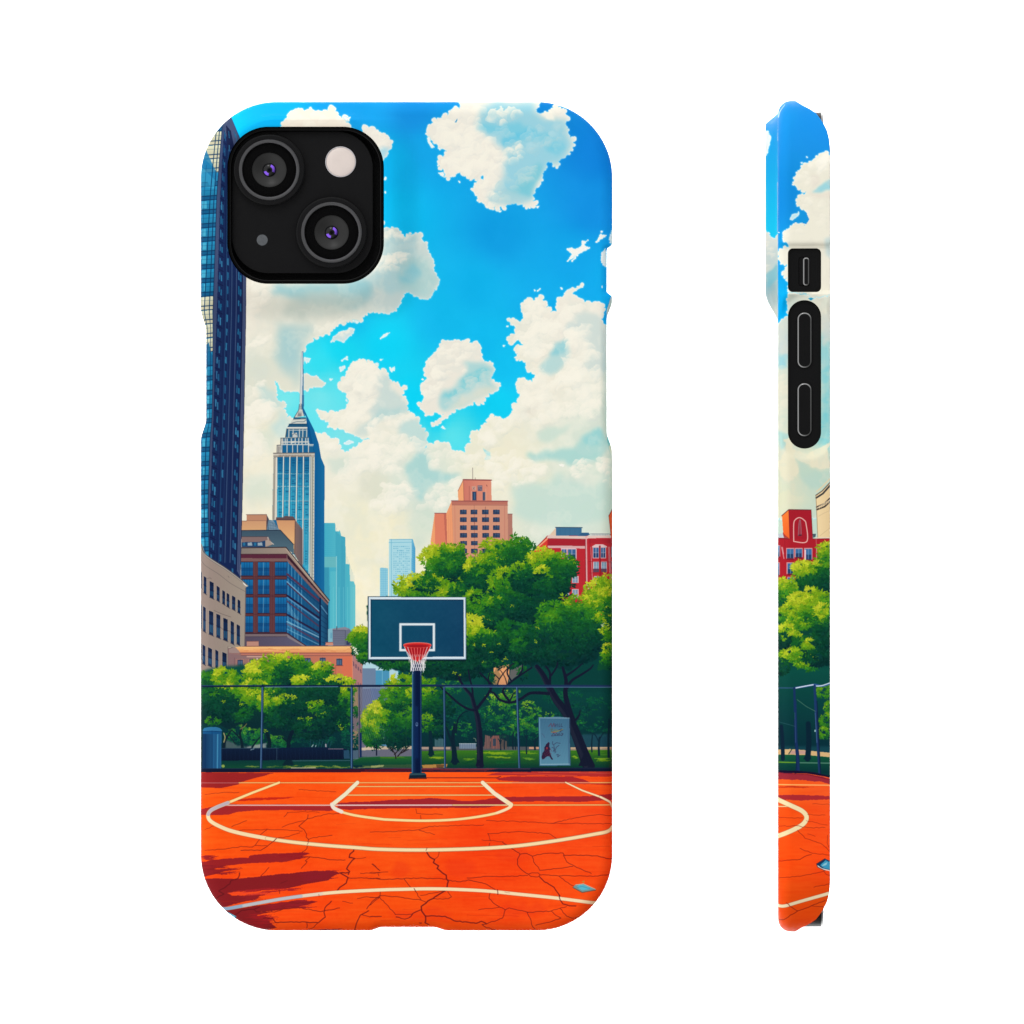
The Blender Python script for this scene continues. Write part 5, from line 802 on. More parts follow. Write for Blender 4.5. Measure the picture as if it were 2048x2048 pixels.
crack(A4, [(820,735),(790,768)], 1.6); crack(A4, [(1168,770),(1150,800)], 1.4, .5); crack(B5, [(985,925),(990,960)], 1.5); crack(B5, [(1462,965),(1470,1005)], 1.7); crack(B5, [(340,915),(352,935)], 1.3); crack(B5, [(440,605),(432,622)], 1.4, .6); crack(A4, [(1275,1335),(1280,1355)], 1.2, .5); crack(B5,[(1040,942),(1080,950)],1,.4)
# blue litter
poly(A4([(200,1480),(390,1572),(370,1605),(250,1590),(100,1500)]), (70,160,196)); poly(A4([(240,1510),(390,1572),(375,1582),(250,1540)]), (130,196,210), .7); line(A4([(385,1568),(360,1602)]), 1, (24,70,100))
poly(B5([(1568,905),(1590,885),(1650,878),(1745,925),(1640,945)]), (120,150,150)); poly(B5([(1598,905),(1612,890),(1655,888),(1712,918),(1640,930)]), (92,186,206)); line(B5([(1568,908),(1640,946),(1745,928)]), 1.6, (96,80,60)); line(B5([(1590,888),(1650,880),(1742,922)]), 1.2, (196,206,190)); line(B5([(1640,862),(1655,858),(1650,876)]), 1.4, (190,140,60)); line(B5([(1600,908),(1640,900),(1700,918)]), .9, (60,130,160))
# ---- hoop
poly(B6([(325,560),(398,560),(398,1420),(322,1420)]), hgrad((26,60,96), B6(322,0)[0], (8,24,58), B6(360,0)[0])); poly(B6([(385,600),(398,600),(400,1420),(388,1420)]), (16,40,74)); line(B6([(329,640),(326,1410)]), 2, (70,120,156), .85); line(B6([(338,640),(336,1410)]), 1.3, (20,52,92)); line(B6([(392,640),(395,1410)]), .9, (60,100,140), .7)
poly(B6([(345,900),(372,900),(374,1300),(345,1300)]), (16,44,90), .6, 3); poly(ell(*B6(362,1038), 2.6, 4.2, 12), (90,120,160)); poly(ell(*B6(362,1036), 1.5, 2.6, 10), (30,50,90))
poly(B6([(312,1415),(420,1412),(434,1425),(436,1452),(302,1456),(303,1428)]), (18,36,52)); poly(B6([(312,1415),(420,1412),(434,1425),(303,1428)]), (40,70,84)); line(B6([(303,1429),(434,1426)]), 1, (60,90,100)); poly(B6([(296,1453),(440,1450),(438,1460),(300,1462)]), (70,26,26), .8)
poly([(735.5,1192.5),(932.5,1194),(932.5,1320),(735.5,1320)], (30,54,74)); poly([(737,1194),(931.5,1195),(932,1318.5),(737.5,1319)], (214,228,236)); poly([(742,1199),(926.5,1199.5),(927,1313.5),(742,1314)], hgrad((14,74,100), 742, (20,66,98), 926)); line([(742,1199),(742,1314)], 1.6, (12,40,64)); line([(742,1199.6),(926,1200)], 1.6, (14,40,66)); line([(926.5,1200),(927,1313)], 1.2, (12,40,62))
IMG[int((1200-AY0)*S):int((1313-AY0)*S), int((743-AX0)*S):int((926-AX0)*S)] += (NSOFT*14+NFINE*5)[int((1200-AY0)*S):int((1313-AY0)*S), int((743-AX0)*S):int((926-AX0)*S)][..., None]
line([(930.6,1196),(931.4,1318)], 1, (140,160,180)); line([(737,1318.4),(932,1318)], 1, (130,160,186)); poly([(737,1320),(932,1320),(932,1323),(737,1323)], (8,30,36), .8)
a, b = B6(226,256), B6(503,474)
line([(a[0]+2.5,a[1]+2.5),(b[0]-2.5,a[1]+2.5),(b[0]-2.5,b[1]-2.5),(a[0]+2.5,b[1]-2.5),(a[0]+2.5,a[1]+2.5)], 5, (222,230,234)); line([(a[0]+5,a[1]+5),(b[0]-5,a[1]+5),(b[0]-5,b[1]-5),(a[0]+5,b[1]-5),(a[0]+5,a[1]+5)], .9, (70,104,126)); line([(a[0],a[1]),(b[0],a[1]),(b[0],b[1]),(a[0],b[1]),(a[0],a[1])], .9, (110,140,156))
cx, cy = B6(366, 430)
poly(B6([(258,430),(475,428),(450,470),(420,520),(365,558),(315,530),(285,475)]), (190,32,38)); poly(B6([(280,445),(455,442),(420,500),(365,552),(320,515)]), (160,22,34), .9)
poly(ell(cx, cy-.5, 28, 5), (206,40,40)); line(ell(cx, cy-.8, 27.6, 4.8), 1.5, (236,80,70)); line(ell(cx, cy-1.6, 27.6, 4.6, 20, 3.3, 6.1), 1, (250,140,120), .8); poly(ell(cx, cy+1, 23, 3), (150,22,32), .8)
for k in range(9):
    t = k/8; x0 = 266+t*202; xb = 316+t*100
    line(smooth(B6([(x0,440+8*math.sin(3.14*t)),(x0+(xb-x0)*.55,505),(xb,560+((k*7)%3)*6)])), 1.3, (240,120,110) if .2 < t < .8 else (236,226,224), .9)
for k in range(10):
    t = k/9; x0 = 300+t*134; 
    line(B6([(x0,500),(x0+(366-x0)*.25+ (14 if k%2 else -14),560)]), 1, (234,214,212), .8)
for r0, r1, s in ((545,572,0),(572,600,1),(600,622,0)):
    for k in range(7):
        x = 316+k*16+s*8; line(B6([(x,r0),(x+8,r1)]), 1.25, (232,226,228), .95); line(B6([(x+8,r0),(x,r1)]), 1.25, (226,220,224), .95)
for x in (318,322,412,396,408,335): line(B6([(x,560),(x+rnd.uniform(-5,5),615+rnd.uniform(0,22))]), 1.2, (236,230,230), .9)
line(smooth(B6([(290,480),(318,540),(322,625)])), 1.3, (240,232,232), .9); line(smooth(B6([(445,480),(418,540),(412,628)])), 1.3, (240,232,232), .9); poly(B6([(352,520),(382,516),(372,552),(362,556)]), (206,40,44), .9); line(B6([(330,618),(330,650)]), 1, (200,200,214), .7); line(B6([(395,618),(393,660)]), 1, (160,170,190), .6)

# ---- artwork that wraps round the button side (x from 1240)
SX0, SX1 = 1240, 1346
sidesky = field([(1255,230,(26,146,224)),(1300,240,(24,140,222)),(1345,260,(26,140,222)),(1250,400,(20,140,220)),(1300,420,(22,146,224)),(1250,520,(20,160,232)),(1260,620,(4,172,240)),(1300,600,(20,178,232)),(1260,720,(180,214,210)),(1260,900,(190,216,204)),(1300,960,(196,218,200)),(1340,800,(120,206,214)),(1260,1050,(196,218,200)),(1345,1000,(190,216,200))], cell=8)
sb = [(1234,192),(1362,192),(1362,1200),(1234,1200)]
poly(sb, sidesky)
M = cloud(S3([(830,600),(800,600),(770,562),(720,575),(660,620),(630,665),(580,662),(540,720),(500,780),(488,840),(520,880),(600,912),(580,940),(530,960),(505,1020),(560,1060),(600,1090),(628,1150),(590,1205),(500,1185),(420,1240),(385,1300),(420,1350),(470,1380),(400,1400),(358,1420),(358,1500),(380,1540),(430,1550),(395,1620),(430,1660),(460,1800),(520,1790),(560,1820),(500,1870),(560,1900),(640,1860),(700,1900),(900,2000),(900,600)]), (238,234,216), bump=(1.5,4), step=6, warp=1.3, seed=71)
poly(S3([(680,640),(760,570),(800,600),(800,700),(700,760)]), (248,244,230), .9, 6, 3, M); poly(S3([(720,860),(830,780),(830,900),(700,920),(650,910)]), (150,212,222), .9, 5, 3, M); poly(S3([(640,760),(720,760),(720,840),(660,880)]), (230,222,208), .7, 6, 3, M); poly(S3([(750,1320),(830,1280),(830,1500),(780,1460)]), (196,216,214), .8, 6, 3, M); poly(S3([(620,920),(830,920),(830,960),(660,970)]), (232,224,208), .7, 4, 3, M)
mottle(M, (226,222,206), .5, 22, 401); puffs(M, S3([(500,800),(700,620),(800,620),(780,760),(640,860)]), (4,9), 26, seed=72); puffs(M, S3([(520,1000),(760,940),(760,1200),(600,1240),(420,1300)]), (5,10), 26, seed=73, al=.6)
poly(S3([(525,1090),(560,1080),(600,1095),(630,1150),(600,1190),(545,1180),(480,1185),(510,1130)]), (24,150,222), 1, 1.2, 2); cloud(S3([(450,1160),(480,1110),(525,1085),(520,1120),(480,1165)]), (190,228,236), bump=(.6,1.5), step=5, seed=3); cloud(S3([(545,660),(565,655),(560,675)]), (190,226,240), bump=(.8,1.5), seed=3); cloud(ell(*S3(597,614), 1.5, 1.5, 8), (180,224,244), bump=(.4,.8), seed=3); line(smooth(S3([(355,250),(370,200),(412,140)])), 3, (210,232,240), .9, 1); line(S3([(345,1265),(365,1268)]), 2, (230,240,240), .9)
# pale lower clouds of the side
M = cloud(S4([(345,330),(370,285),(440,235),(440,40),(560,40),(640,95),(830,60),(830,2000),(345,2000)]), field([(1255,680,(206,214,204)),(1300,760,(206,220,206)),(1330,640,(226,222,204)),(1340,700,(150,208,210)),(1338,860,(128,202,206)),(1252,790,(224,222,200)),(1262,880,(216,220,200)),(1300,930,(226,222,192)),(1252,1000,(222,222,192)),(1320,960,(198,216,196)),(1300,1050,(196,216,198))], cell=8), bump=(1.5,4), step=6, warp=1.3, seed=75)
poly(S4([(355,330),(400,360),(440,400),(430,590),(400,640),(355,560)]), (194,208,208), .7, 6, 3, M); poly(S4([(355,560),(440,590),(440,690),(380,710),(355,700)]), (146,206,216), .8, 5, 3, M); poly(S4([(355,1250),(430,1280),(440,1330),(370,1410),(355,1400)]), (168,212,208), .8, 5, 3, M); poly(S4([(520,1460),(600,1530),(660,1580),(800,1590),(830,1720),(640,1760),(540,1640)]), (180,210,196), .75, 7, 3, M); poly(S4([(730,700),(800,660),(810,1200),(740,1240)]), (118,202,210), .7, 7, 3, M); poly(S4([(730,220),(810,200),(810,430),(740,500)]), (204,212,206), .7, 6, 3, M)
poly(S4([(400,1320),(440,1310),(500,1410),(620,1430),(730,1400),(800,1320),(800,1560),(660,1570),(560,1500),(500,1470),(540,1600),(460,1680),(380,1640),(360,1500),(410,1400)]), (230,224,196), .9, 2.5, 4, M); mottle(M, (232,224,200), .5, 24, 405); mottle(M, (190,212,202), .35, 30, 409); puffs(M, S4([(360,700),(440,720),(440,1240),(360,1240)]), (5,10), 26, col=(230,226,206), al=.6, seed=76)
poly(S4([(610,90),(640,80),(665,92),(640,105)]), (30,150,190), .9, .6, 1); line(S4([(545,50),(600,45)]), 2, (90,196,224), .6)
# curved beige block and red building of the side
poly(S5([(683,45),(740,0),(808,-72),(860,-110),(860,430),(700,430),(690,180)]), hgrad((240,214,166), S5(690,0)[0], (226,198,150), S5(810,0)[0])); 
for pp, w, c in (([(683,48),(740,8),(808,-66)],2,(96,86,80)),([(686,70),(745,32),(808,-40)],3.4,(60,60,62)),([(690,150),(760,120),(808,70)],3,(84,70,60)),([(692,172),(760,146),(808,100)],3.2,(70,62,56)),([(690,160),(808,84)],1,(200,190,170)),([(705,230),(760,200),(808,180)],.8,(206,180,140)),([(720,400),(808,330)],.8,(200,176,136)),([(683,45),(690,180),(700,420)],1,(150,120,90)),([(690,15),(740,-28),(808,-100)],2.2,(226,206,166))): line(S5(pp), w, c)
for k in range(6): line(S5([(715+k*15,160-k*9),(718+k*15,140-k*9)]), 1.6, (230,206,166), .9)
poly(S5([(340,420),(400,420),(450,425),(640,425),(830,420),(830,900),(340,900)]), (172,32,44)); poly(S5([(445,172),(640,175),(655,430),(455,425)]), (166,30,44)); poly(S5([(387,225),(447,174),(456,428),(400,400)]), vgrad((246,128,56), S5(0,180)[1], (238,100,44), S5(0,420)[1])); line(S5([(385,226),(447,172),(642,175)]), 1.4, (90,40,44)); line(S5([(447,176),(456,425)]), 1, (120,26,34)); line(S5([(642,178),(655,420)]), 1, (110,30,40)); poly(S5([(395,370),(420,400),(440,415),(450,428),(400,425)]), (150,40,44), .8)
line(smooth(S5([(490,450),(490,300),(505,260),(540,242),(578,262),(598,300),(604,450),(490,450)])), 1.9, (236,190,180)); line(smooth(S5([(530,400),(535,300),(545,262),(552,310),(556,400)])), 1.4, (150,110,120)); poly(S5([(532,390),(558,390),(560,402),(530,402)]), (80,36,50)); line(S5([(540,290),(545,390)]), 1.2, (130,96,110), .8)
poly(S5([(340,385),(395,380),(405,418),(340,420)]), (190,200,204)); poly(S5([(655,385),(685,382),(680,410),(660,418)]), (70,90,100)); poly(S5([(665,430),(690,415),(830,412),(830,424)]), (232,214,190)); line(S5([(340,424),(450,428)]), 1.2, (110,24,34)); line(S5([(655,428),(830,424)]), 1, (110,24,34))
for x0, y0, x1, y1 in ((430,515,490,595),(506,515,562,585),(586,515,648,605),(435,640,490,730),(440,765,490,840),(345,490,366,580),(345,640,364,740)):
    box(S5, x0-7,y0-8,x1+6,y1+4, (206,150,154)); box(S5, x0,y0,x1,y1, (62,110,160)); box(S5, x0+4,y0+(y1-y0)*.55,x1-4,y1, (36,64,104)); line(S5([((x0+x1)/2,y0),((x0+x1)/2,y1)]), .9, (130,166,190)); box(S5, x0,y1,x1,y1+14, (86,30,50), .8)
box(S5, 586,520,598,612, (236,200,206)); line(S5([(385,500),(405,600)]), 1.4, (214,160,164)); line(S5([(392,500),(402,560)]), 1, (214,160,164)); line(S5([(688,505),(688,600)]), 1.4, (206,150,154)); line(S5([(690,500),(735,500)]), 1.2, (200,140,150)); box(S5, 695,508,735,530, (90,70,110)); line(S5([(685,430),(688,500)]), .9, (206,120,120)); line(S5([(412,440),(415,600)]), .8, (120,20,36), .6)
# trees of the side
poly(S5([(830,470),(760,480),(730,560),(740,640),(640,660),(560,640),(510,640),(490,720),(520,780),(480,830),(430,840),(400,800),(355,790),(340,780),(340,2000),(830,2000)]), vgrad((26,88,44), S5(0,500)[1], (10,60,56), S5(0,1500)[1]), 1, 1, 4)
poly([(1234,1330),(1362,1330),(1362,1535),(1234,1535)], vgrad((12,76,66), 1340, (8,44,56), 1500), 1, 8)
for args in ((S5,780,520,60,50,50,9,.5,1.05),(S5,770,620,70,60,40,9,.2,.7),(S5,560,680,70,50,60,9,.55,1.05),(S5,640,720,80,50,50,9,.3,.95),(S5,720,650,70,30,30,8,.4,1.),(S5,520,810,60,40,30,8,.35,.9),(S5,640,830,100,60,50,10,.02,.35),(S5,760,780,70,80,46,10,.05,.35),(S5,390,850,60,70,60,9,.4,1.),(S5,460,870,50,40,26,8,.4,.95),(S5,400,980,70,80,50,10,.05,.5),(S5,640,910,60,50,46,9,.55,1.05),(S5,540,970,80,60,70,9,.5,1.05),(S5,620,1010,100,70,80,9,.45,1.),(S5,470,1060,80,50,50,9,.45,1.),(S5,750,960,60,60,40,9,.4,.95),(S5,750,1050,60,50,40,9,.5,1.05),(S5,690,1140,70,40,36,8,.45,1.),(S5,600,1150,80,70,40,10,.2,.6),(S5,480,1150,70,60,40,9,.3,.9),(S5,430,1220,60,40,34,9,.5,1.),(S5,600,1190,40,30,14,7,.4,.9),(S5,740,1180,70,50,30,9,.1,.5),(S5,470,1300,80,50,50,9,.4,.95),(S5,560,1340,80,60,40,10,.1,.5),(S5,640,1350,60,40,34,8,.4,.95),(S5,740,1300,80,110,50,11,.0,.3),(S5,450,1440,70,60,60,9,.35,1.),(S5,600,1510,80,50,50,9,.4,.95),(S5,540,1460,50,40,20,8,.3,.8),(S5,700,1470,90,60,40,11,.0,.25),(S5,390,1320,60,60,30,10,.0,.3),(S5,370,1100,40,40,20,8,.3,.9),(S5,380,1540,50,60,24,9,.05,.4),(S5,760,1760,60,50,26,7,.3,.8),(S5,800,1900,40,50,20,7,.3,.8),(S6,710,160,40,60,40,7,.2,.75),(S6,690,260,40,40,20,6,.2,.7)): lump(*args)
# park floor, trunks, fence and court of the side
poly(S6([(300,360),(830,360),(830,420),(300,410)]), (26,78,88), .6, 4); poly(S6([(300,388),(420,382),(560,392),(620,400),(830,420),(830,455),(560,430),(300,425)]), (214,176,124)); poly(S6([(420,395),(560,395),(560,420),(420,420)]), (190,146,140), .8)
poly(S6([(300,425),(560,430),(830,455),(830,620),(300,560)]), vgrad((18,84,56), S6(0,430)[1], (8,52,54), S6(0,560)[1])); line(S6([(310,487),(480,490)]), 2.4, (110,156,44), .9); line(S6([(480,491),(830,496)]), 2.2, (96,140,120), .8)
trunk(S6([(362,460),(360,330),(350,200)]), 8, 7, (10,34,52)); trunk(S6([(560,460),(570,330),(565,180)]), 11, 10, (10,36,52)); poly(S6([(525,465),(550,410),(580,410),(590,465)]), (10,36,52)); trunk(S6([(410,420),(450,360)]), 2, 1.2, (30,60,60)); trunk(S6([(480,560),(480,440),(465,300),(460,150)]), 8, 5, (16,40,76)); line(S6([(462,0),(470,330),(488,555)]), 4.4, (24,48,92)); line(S6([(456,0),(464,330)]), 1, (70,100,140), .7)
line(S6([(622,0),(640,330),(656,575)]), 5, (28,54,96)); line(S6([(634,0),(650,330),(664,580)]), 2, (16,30,62)); line(S6([(615,0),(634,330)]), 1.2, (80,110,160), .8); line(S5([(340,1728),(500,1728)]), 2, (50,84,120)); line(smooth(S5([(500,1728),(600,1712),(670,1700),(740,1710),(830,1680)])), 4, (56,90,150)); line(smooth(S5([(510,1728),(600,1710),(660,1700)])), 2, (220,230,240)); line(smooth(S5([(680,1712),(740,1706),(830,1674)])), 2, (206,222,236)); line(S5([(495,1730),(500,1932)]), 4.4, (24,50,92)); line(S5([(672,1710),(682,1932)]), 5, (28,56,100)); line(S5([(520,1830),(600,1890),(680,1932)]), 1.1, (90,130,110), .8); line(S6([(330,165),(460,200)]), .9, (70,110,120), .6); poly(ell(*S6(620,236),1.6,2.4,8), (150,190,190))
sc = field([(1250,1570,(248,96,32)),(1340,1575,(246,90,36)),(1250,1640,(250,84,22)),(1340,1640,(248,78,26)),(1250,1720,(252,76,16)),(1340,1720,(250,74,20)),(1250,1800,(246,80,16)),(1340,1800,(236,78,16)),(1300,1850,(246,76,14))], cell=8)
poly(S6([(300,560),(330,556),(480,556),(600,570),(700,590),(830,620),(830,2000),(300,2000)]), sc); bb = bbox(S6([(300,560),(830,2000)])); IMG[bb[1]:bb[3], bb[0]:bb[2]] += (NSTREAK*14+NSOFT*12)[bb[1]:bb[3], bb[0]:bb[2]][..., None]*np.array([.5,1,.5], np.float32)
poly(S6([(300,552),(480,556),(600,566),(700,588),(830,622),(830,636),(700,602),(560,578),(300,572)]), (24,16,44)); poly(S6([(300,572),(480,576),(600,590),(700,606),(830,640),(830,672),(640,640),(480,625),(300,622)]), (150,40,56), .95, .8, 1); poly(S6([(300,575),(560,590),(830,650),(830,640),(560,580)]), (120,24,50), .8, .8)
line(S6([(300,666),(830,672)]), 1.8, (252,190,110)); poly(S6([(300,682),(420,676),(620,682),(480,692),(300,690)]), (200,54,26), .9, .8, 1); poly(S6([(300,750),(500,746),(620,748),(830,762),(830,778),(500,790),(300,786)]), (166,40,48), .95, .8, 1)
cline(S6([(300,842),(420,840)]), 2.2, (250,208,150)); cline(smooth(S6([(300,770),(330,790),(430,835),(520,880),(552,930),(520,985),(430,1035),(320,1080),(290,1090)]), 8), 9, (242,222,172)); line(smooth(S6([(300,770),(330,790),(430,835)])), 4, (246,226,176)); cline(smooth(S6([(290,1628),(330,1640),(380,1640),(480,1610),(600,1575),(720,1540),(830,1500)]), 8), 6.4, (244,224,184))
for p, w in (([(480,1030),(530,1080),(540,1095),(680,1145),(740,1205)],1.2),([(500,1175),(580,1210),(740,1230)],1.2),([(330,1278),(500,1265),(550,1235),(590,1225)],1.5),([(330,1415),(520,1395),(690,1360)],1.2),([(690,1360),(710,1385),(740,1395)],1.1),([(720,1070),(715,1130),(730,1165)],1),([(330,1000),(470,995),(560,1010),(700,1010)],1.1),([(330,930),(520,932)],1),([(560,905),(700,910)],.9),([(550,955),(720,990)],.8),([(600,820),(740,825)],.8),([(610,1488),(740,1460)],1.2),([(390,1615),(420,1645),(480,1680)],1.5),([(330,1755),(370,1755),(480,1680),(590,1640),(700,1595)],1.6),([(590,1640),(690,1645)],1.1),([(560,1060),(620,1080)],.9)): crack(S6, p, w, .8, (140,34,20))
poly(S6([(632,1300),(700,1258),(830,1320),(830,1365),(690,1345),(640,1325)]), (16,56,92)); poly(S6([(705,1270),(830,1330),(830,1360),(690,1335),(660,1310)]), (60,150,186)); poly(S6([(690,1300),(720,1285),(710,1310),(670,1320)]), (150,200,214), .9); line(smooth(S6([(640,1315),(680,1340),(760,1356),(830,1362)])), 2, (240,230,220)); line(S6([(632,1300),(640,1325),(700,1355)]), 1.2, (60,36,40)); line(S6([(632,1300),(700,1258)]), 1.2, (40,30,40))
# wall of the camera plinth as the side shows it (x from 1364)
S3p = T(1480+PL, 180, 4.391); S4p = T(1480+PL, 580, 4.391)
poly([(1358,192),(1404,192),(1404,700),(1358,700)], vgrad((22,146,222), 230, (14,196,236), 450))
M = cloud(S3p([(237,330),(270,325),(262,370),(285,385),(275,440),(262,520),(237,550),(180,550),(180,330)]), (226,232,232), bump=(1,2), step=5, seed=81)
M = cloud(S3p([(180,1210),(240,1210),(270,1230),(290,1275),(330,1285),(345,1250),(420,1250),(420,2200),(180,2200)]), field([(1366,470,(220,222,212)),(1366,545,(220,218,204)),(1382,520,(196,210,206)),(1368,570,(130,176,186)),(1384,590,(170,190,188)),(1384,630,(206,212,200))], cell=6), bump=(1,3), step=5, seed=82)
puffs(M, S3p([(237,1220),(300,1290),(330,1400),(300,1560),(237,1580)]), (3,7), 16, seed=83, col=(238,232,216)); poly(S3p([(237,1600),(300,1560),(345,1500),(345,1640),(260,1720)]), (110,186,202), .7, 4, 2, M)
np.clip(IMG, 0, 255, out=IMG)
# ================================================================ scene
import bpy, bmesh
for o in list(bpy.data.objects): bpy.data.objects.remove(o)
sc = bpy.context.scene
C = sc.collection
PX = 0.0985e-3                                  # one photo pixel in metres
CX, CY = 813.0, 1032.5                          # centre of the case in the photo
def L3(x, y, d): return ((x-CX)*PX, d*PX, (CY-y)*PX)      # case frame: right, depth (0 = back, + = screen side), up

# ---- materials
def mat(name, col, rough=.5, spec=.5, metal=0., noise=0., scale=400., bump=0., coat=0.):
    m = bpy.data.materials.new(name); m.use_nodes = True; nt = m.node_tree; b = nt.nodes['Principled BSDF']
    b.inputs['Base Color'].default_value = (*col, 1); b.inputs['Roughness'].default_value = rough
    b.inputs['Specular IOR Level'].default_value = spec; b.inputs['Metallic'].default_value = metal
    b.inputs['Coat Weight'].default_value = coat
    if noise or bump:
        tc = nt.nodes.new('ShaderNodeTexCoord'); nz = nt.nodes.new('ShaderNodeTexNoise'); nz.inputs['Scale'].default_value = scale; nz.inputs['Detail'].default_value = 4
        nt.links.new(tc.outputs['Object'], nz.inputs['Vector'])
        if noise:
            mr = nt.nodes.new('ShaderNodeMapRange'); mr.inputs['To Min'].default_value = 1-noise; mr.inputs['To Max'].default_value = 1+noise
            nt.links.new(nz.outputs['Fac'], mr.inputs['Value'])
            vm = nt.nodes.new('ShaderNodeVectorMath'); vm.operation = 'SCALE'; vm.inputs[0].default_value = col
            nt.links.new(mr.outputs['Result'], vm.inputs['Scale']); nt.links.new(vm.outputs['Vector'], b.inputs['Base Color'])
        if bump:
            bp_ = nt.nodes.new('ShaderNodeBump'); bp_.inputs['Strength'].default_value = bump; bp_.inputs['Distance'].default_value = 2e-5
            nt.links.new(nz.outputs['Fac'], bp_.inputs['Height']); nt.links.new(bp_.outputs['Normal'], b.inputs['Normal'])
    return m
PRINT_GAIN = .94
def print_material():
    img = bpy.data.images.new('city_court_print', AW, AH, alpha=False)
    a = np.ones((AH, AW, 4), np.float32); a[..., :3] = IMG[::-1]/255
    img.pixels.foreach_set(a.ravel()); img.update(); img.pack()
    m = bpy.data.materials.new('printed_polycarbonate'); m.use_nodes = True; nt = m.node_tree; b = nt.nodes['Principled BSDF']
    uv = nt.nodes.new('ShaderNodeUVMap'); uv.uv_map = 'print'
    t = nt.nodes.new('ShaderNodeTexImage'); t.image = img; t.interpolation = 'Cubic'; t.extension = 'EXTEND'
    g = nt.nodes.new('ShaderNodeVectorMath'); g.operation = 'SCALE'; g.inputs['Scale'].default_value = PRINT_GAIN
    nt.links.new(uv.outputs['UV'], t.inputs['Vector']); nt.links.new(t.outputs['Color'], g.inputs[0]); nt.links.new(g.outputs['Vector'], b.inputs['Base Color'])
    b.inputs['Roughness'].default_value = .45; b.inputs['Specular IOR Level'].default_value = .015

    return m
M_PRINT = print_material()
M_LINER = mat('black_liner', (.001,.001,.001), .45, .05, noise=.2)
M_BODY = mat('black_phone_metal', (.0075,.0075,.0078), .45, .04, noise=.15, bump=.1, scale=3000)
M_GLASSB = mat('black_camera_glass', (.0035,.0035,.0036), .32, .04, noise=.1)
M_HOUSE = mat('dark_lens_metal', (.007,.007,.0075), .38, .1, noise=.1)
M_RING = mat('grey_ring_metal', (.10,.10,.104), .34, .5, metal=.6, noise=.08)
M_LENSB = mat('lens_black', (.0012,.0012,.0014), .25, .2)
M_IRIS = mat('lens_cone', (.004,.004,.004), .3, .35)
M_GLINT = mat('painted_violet_glint', (.20,.09,.62), .12, .5, metal=1.)
M_PUPILC = mat('lens_pupil', (.001,.001,.002), .2, .3)
M_FLASH = mat('flash_diffuser', (.72,.63,.58), .4, .3, noise=.13, scale=330.)
M_FRIM = mat('flash_rim', (.62,.60,.62), .3, .5, metal=.5)
M_MIC = mat('microphone_mesh', (.085,.092,.10), .45, .4, noise=.3, scale=1500.)
M_BTN = mat('black_button', (.0075,.0075,.0078), .4, .04, noise=.1)
M_EDGE = mat('polished_button_edge', (.22,.22,.22), .16, .9, metal=1.)
M_FRAME = mat('phone_frame_edge', (.16,.16,.16), .3, .6, metal=.7)
M_WHITE = mat('studio_white', (.93,.93,.93), .9, .1, noise=.01, scale=3.)

# ---- mesh helpers
def obj(name, verts, faces, m, parent=None, smooth_=True, fm=None, mats=None):
    me = bpy.data.meshes.new(name); me.from_pydata(verts, [], faces)
    for k in (mats or [m]): me.materials.append(k)
    if fm: me.polygons.foreach_set('material_index', fm)
    me.polygons.foreach_set('use_smooth', [smooth_]*len(me.polygons)); me.update()
    o = bpy.data.objects.new(name, me); C.objects.link(o)
    if parent: o.parent = parent
    return o
def fix(o):
    bm = bmesh.new(); bm.from_mesh(o.data); bmesh.ops.recalc_face_normals(bm, faces=bm.faces); bm.to_mesh(o.data); bm.free(); return o
def rrect(x0, y0, x1, y1, r, n=16):
    out = []
    for cx, cy, a in ((x1-r, y0+r, -90), (x1-r, y1-r, 0), (x0+r, y1-r, 90), (x0+r, y0+r, 180)):
        for k in range(n+1):
            t = math.radians(a+90*k/n); out.append((cx+r*math.cos(t), cy+r*math.sin(t)))
    return out
def inset(pts, e):
    n = len(pts); out = []
    for i in range(n):
        ax, ay = pts[i-1]; bx, by = pts[(i+1) % n]; dx, dy = bx-ax, by-ay; l = math.hypot(dx, dy) or 1
        out.append((pts[i][0]-dy/l*e, pts[i][1]+dx/l*e))
    return out
def stack(name, rings, m, parent, cap0=True, cap1=True, pos=L3, fm=None, mats=None, sharp=35):
    """rings: list of (outline points, depth); skins them and caps the ends"""
    v, f, mi = [], [], []; n = len(rings[0][0])
    for pts, d in rings: v += [pos(x, y, d) for x, y in pts]
    for k in range(len(rings)-1):
        for i in range(n):
            j = (i+1) % n; f.append((k*n+i, k*n+j, (k+1)*n+j, (k+1)*n+i)); mi.append(fm[k] if fm else 0)
    if cap0: f.append(tuple(range(n))); mi.append(fm[0] if fm else 0)
    if cap1: f.append(tuple(range((len(rings)-1)*n, len(rings)*n))); mi.append(fm[-1] if fm else 0)
    o = fix(obj(name, v, f, m, parent, True, mi, mats)); o.data.set_sharp_from_angle(angle=math.radians(sharp)); return o
def lathe(name, cx, cy, prof, m, parent, n=72, fm=None, mats=None, sharp=30):
    return stack(name, [([(cx+r*math.cos(2*math.pi*k/n), cy+r*math.sin(2*math.pi*k/n)) for k in range(n)], d) for r, d in prof], m, parent, prof[0][0] < 20, prof[-1][0] < 20, fm=fm, mats=mats, sharp=sharp)
def tag(o, label, cat, group=None):
    o['label'] = label; o['category'] = cat
    if group: o['group'] = group
    return o

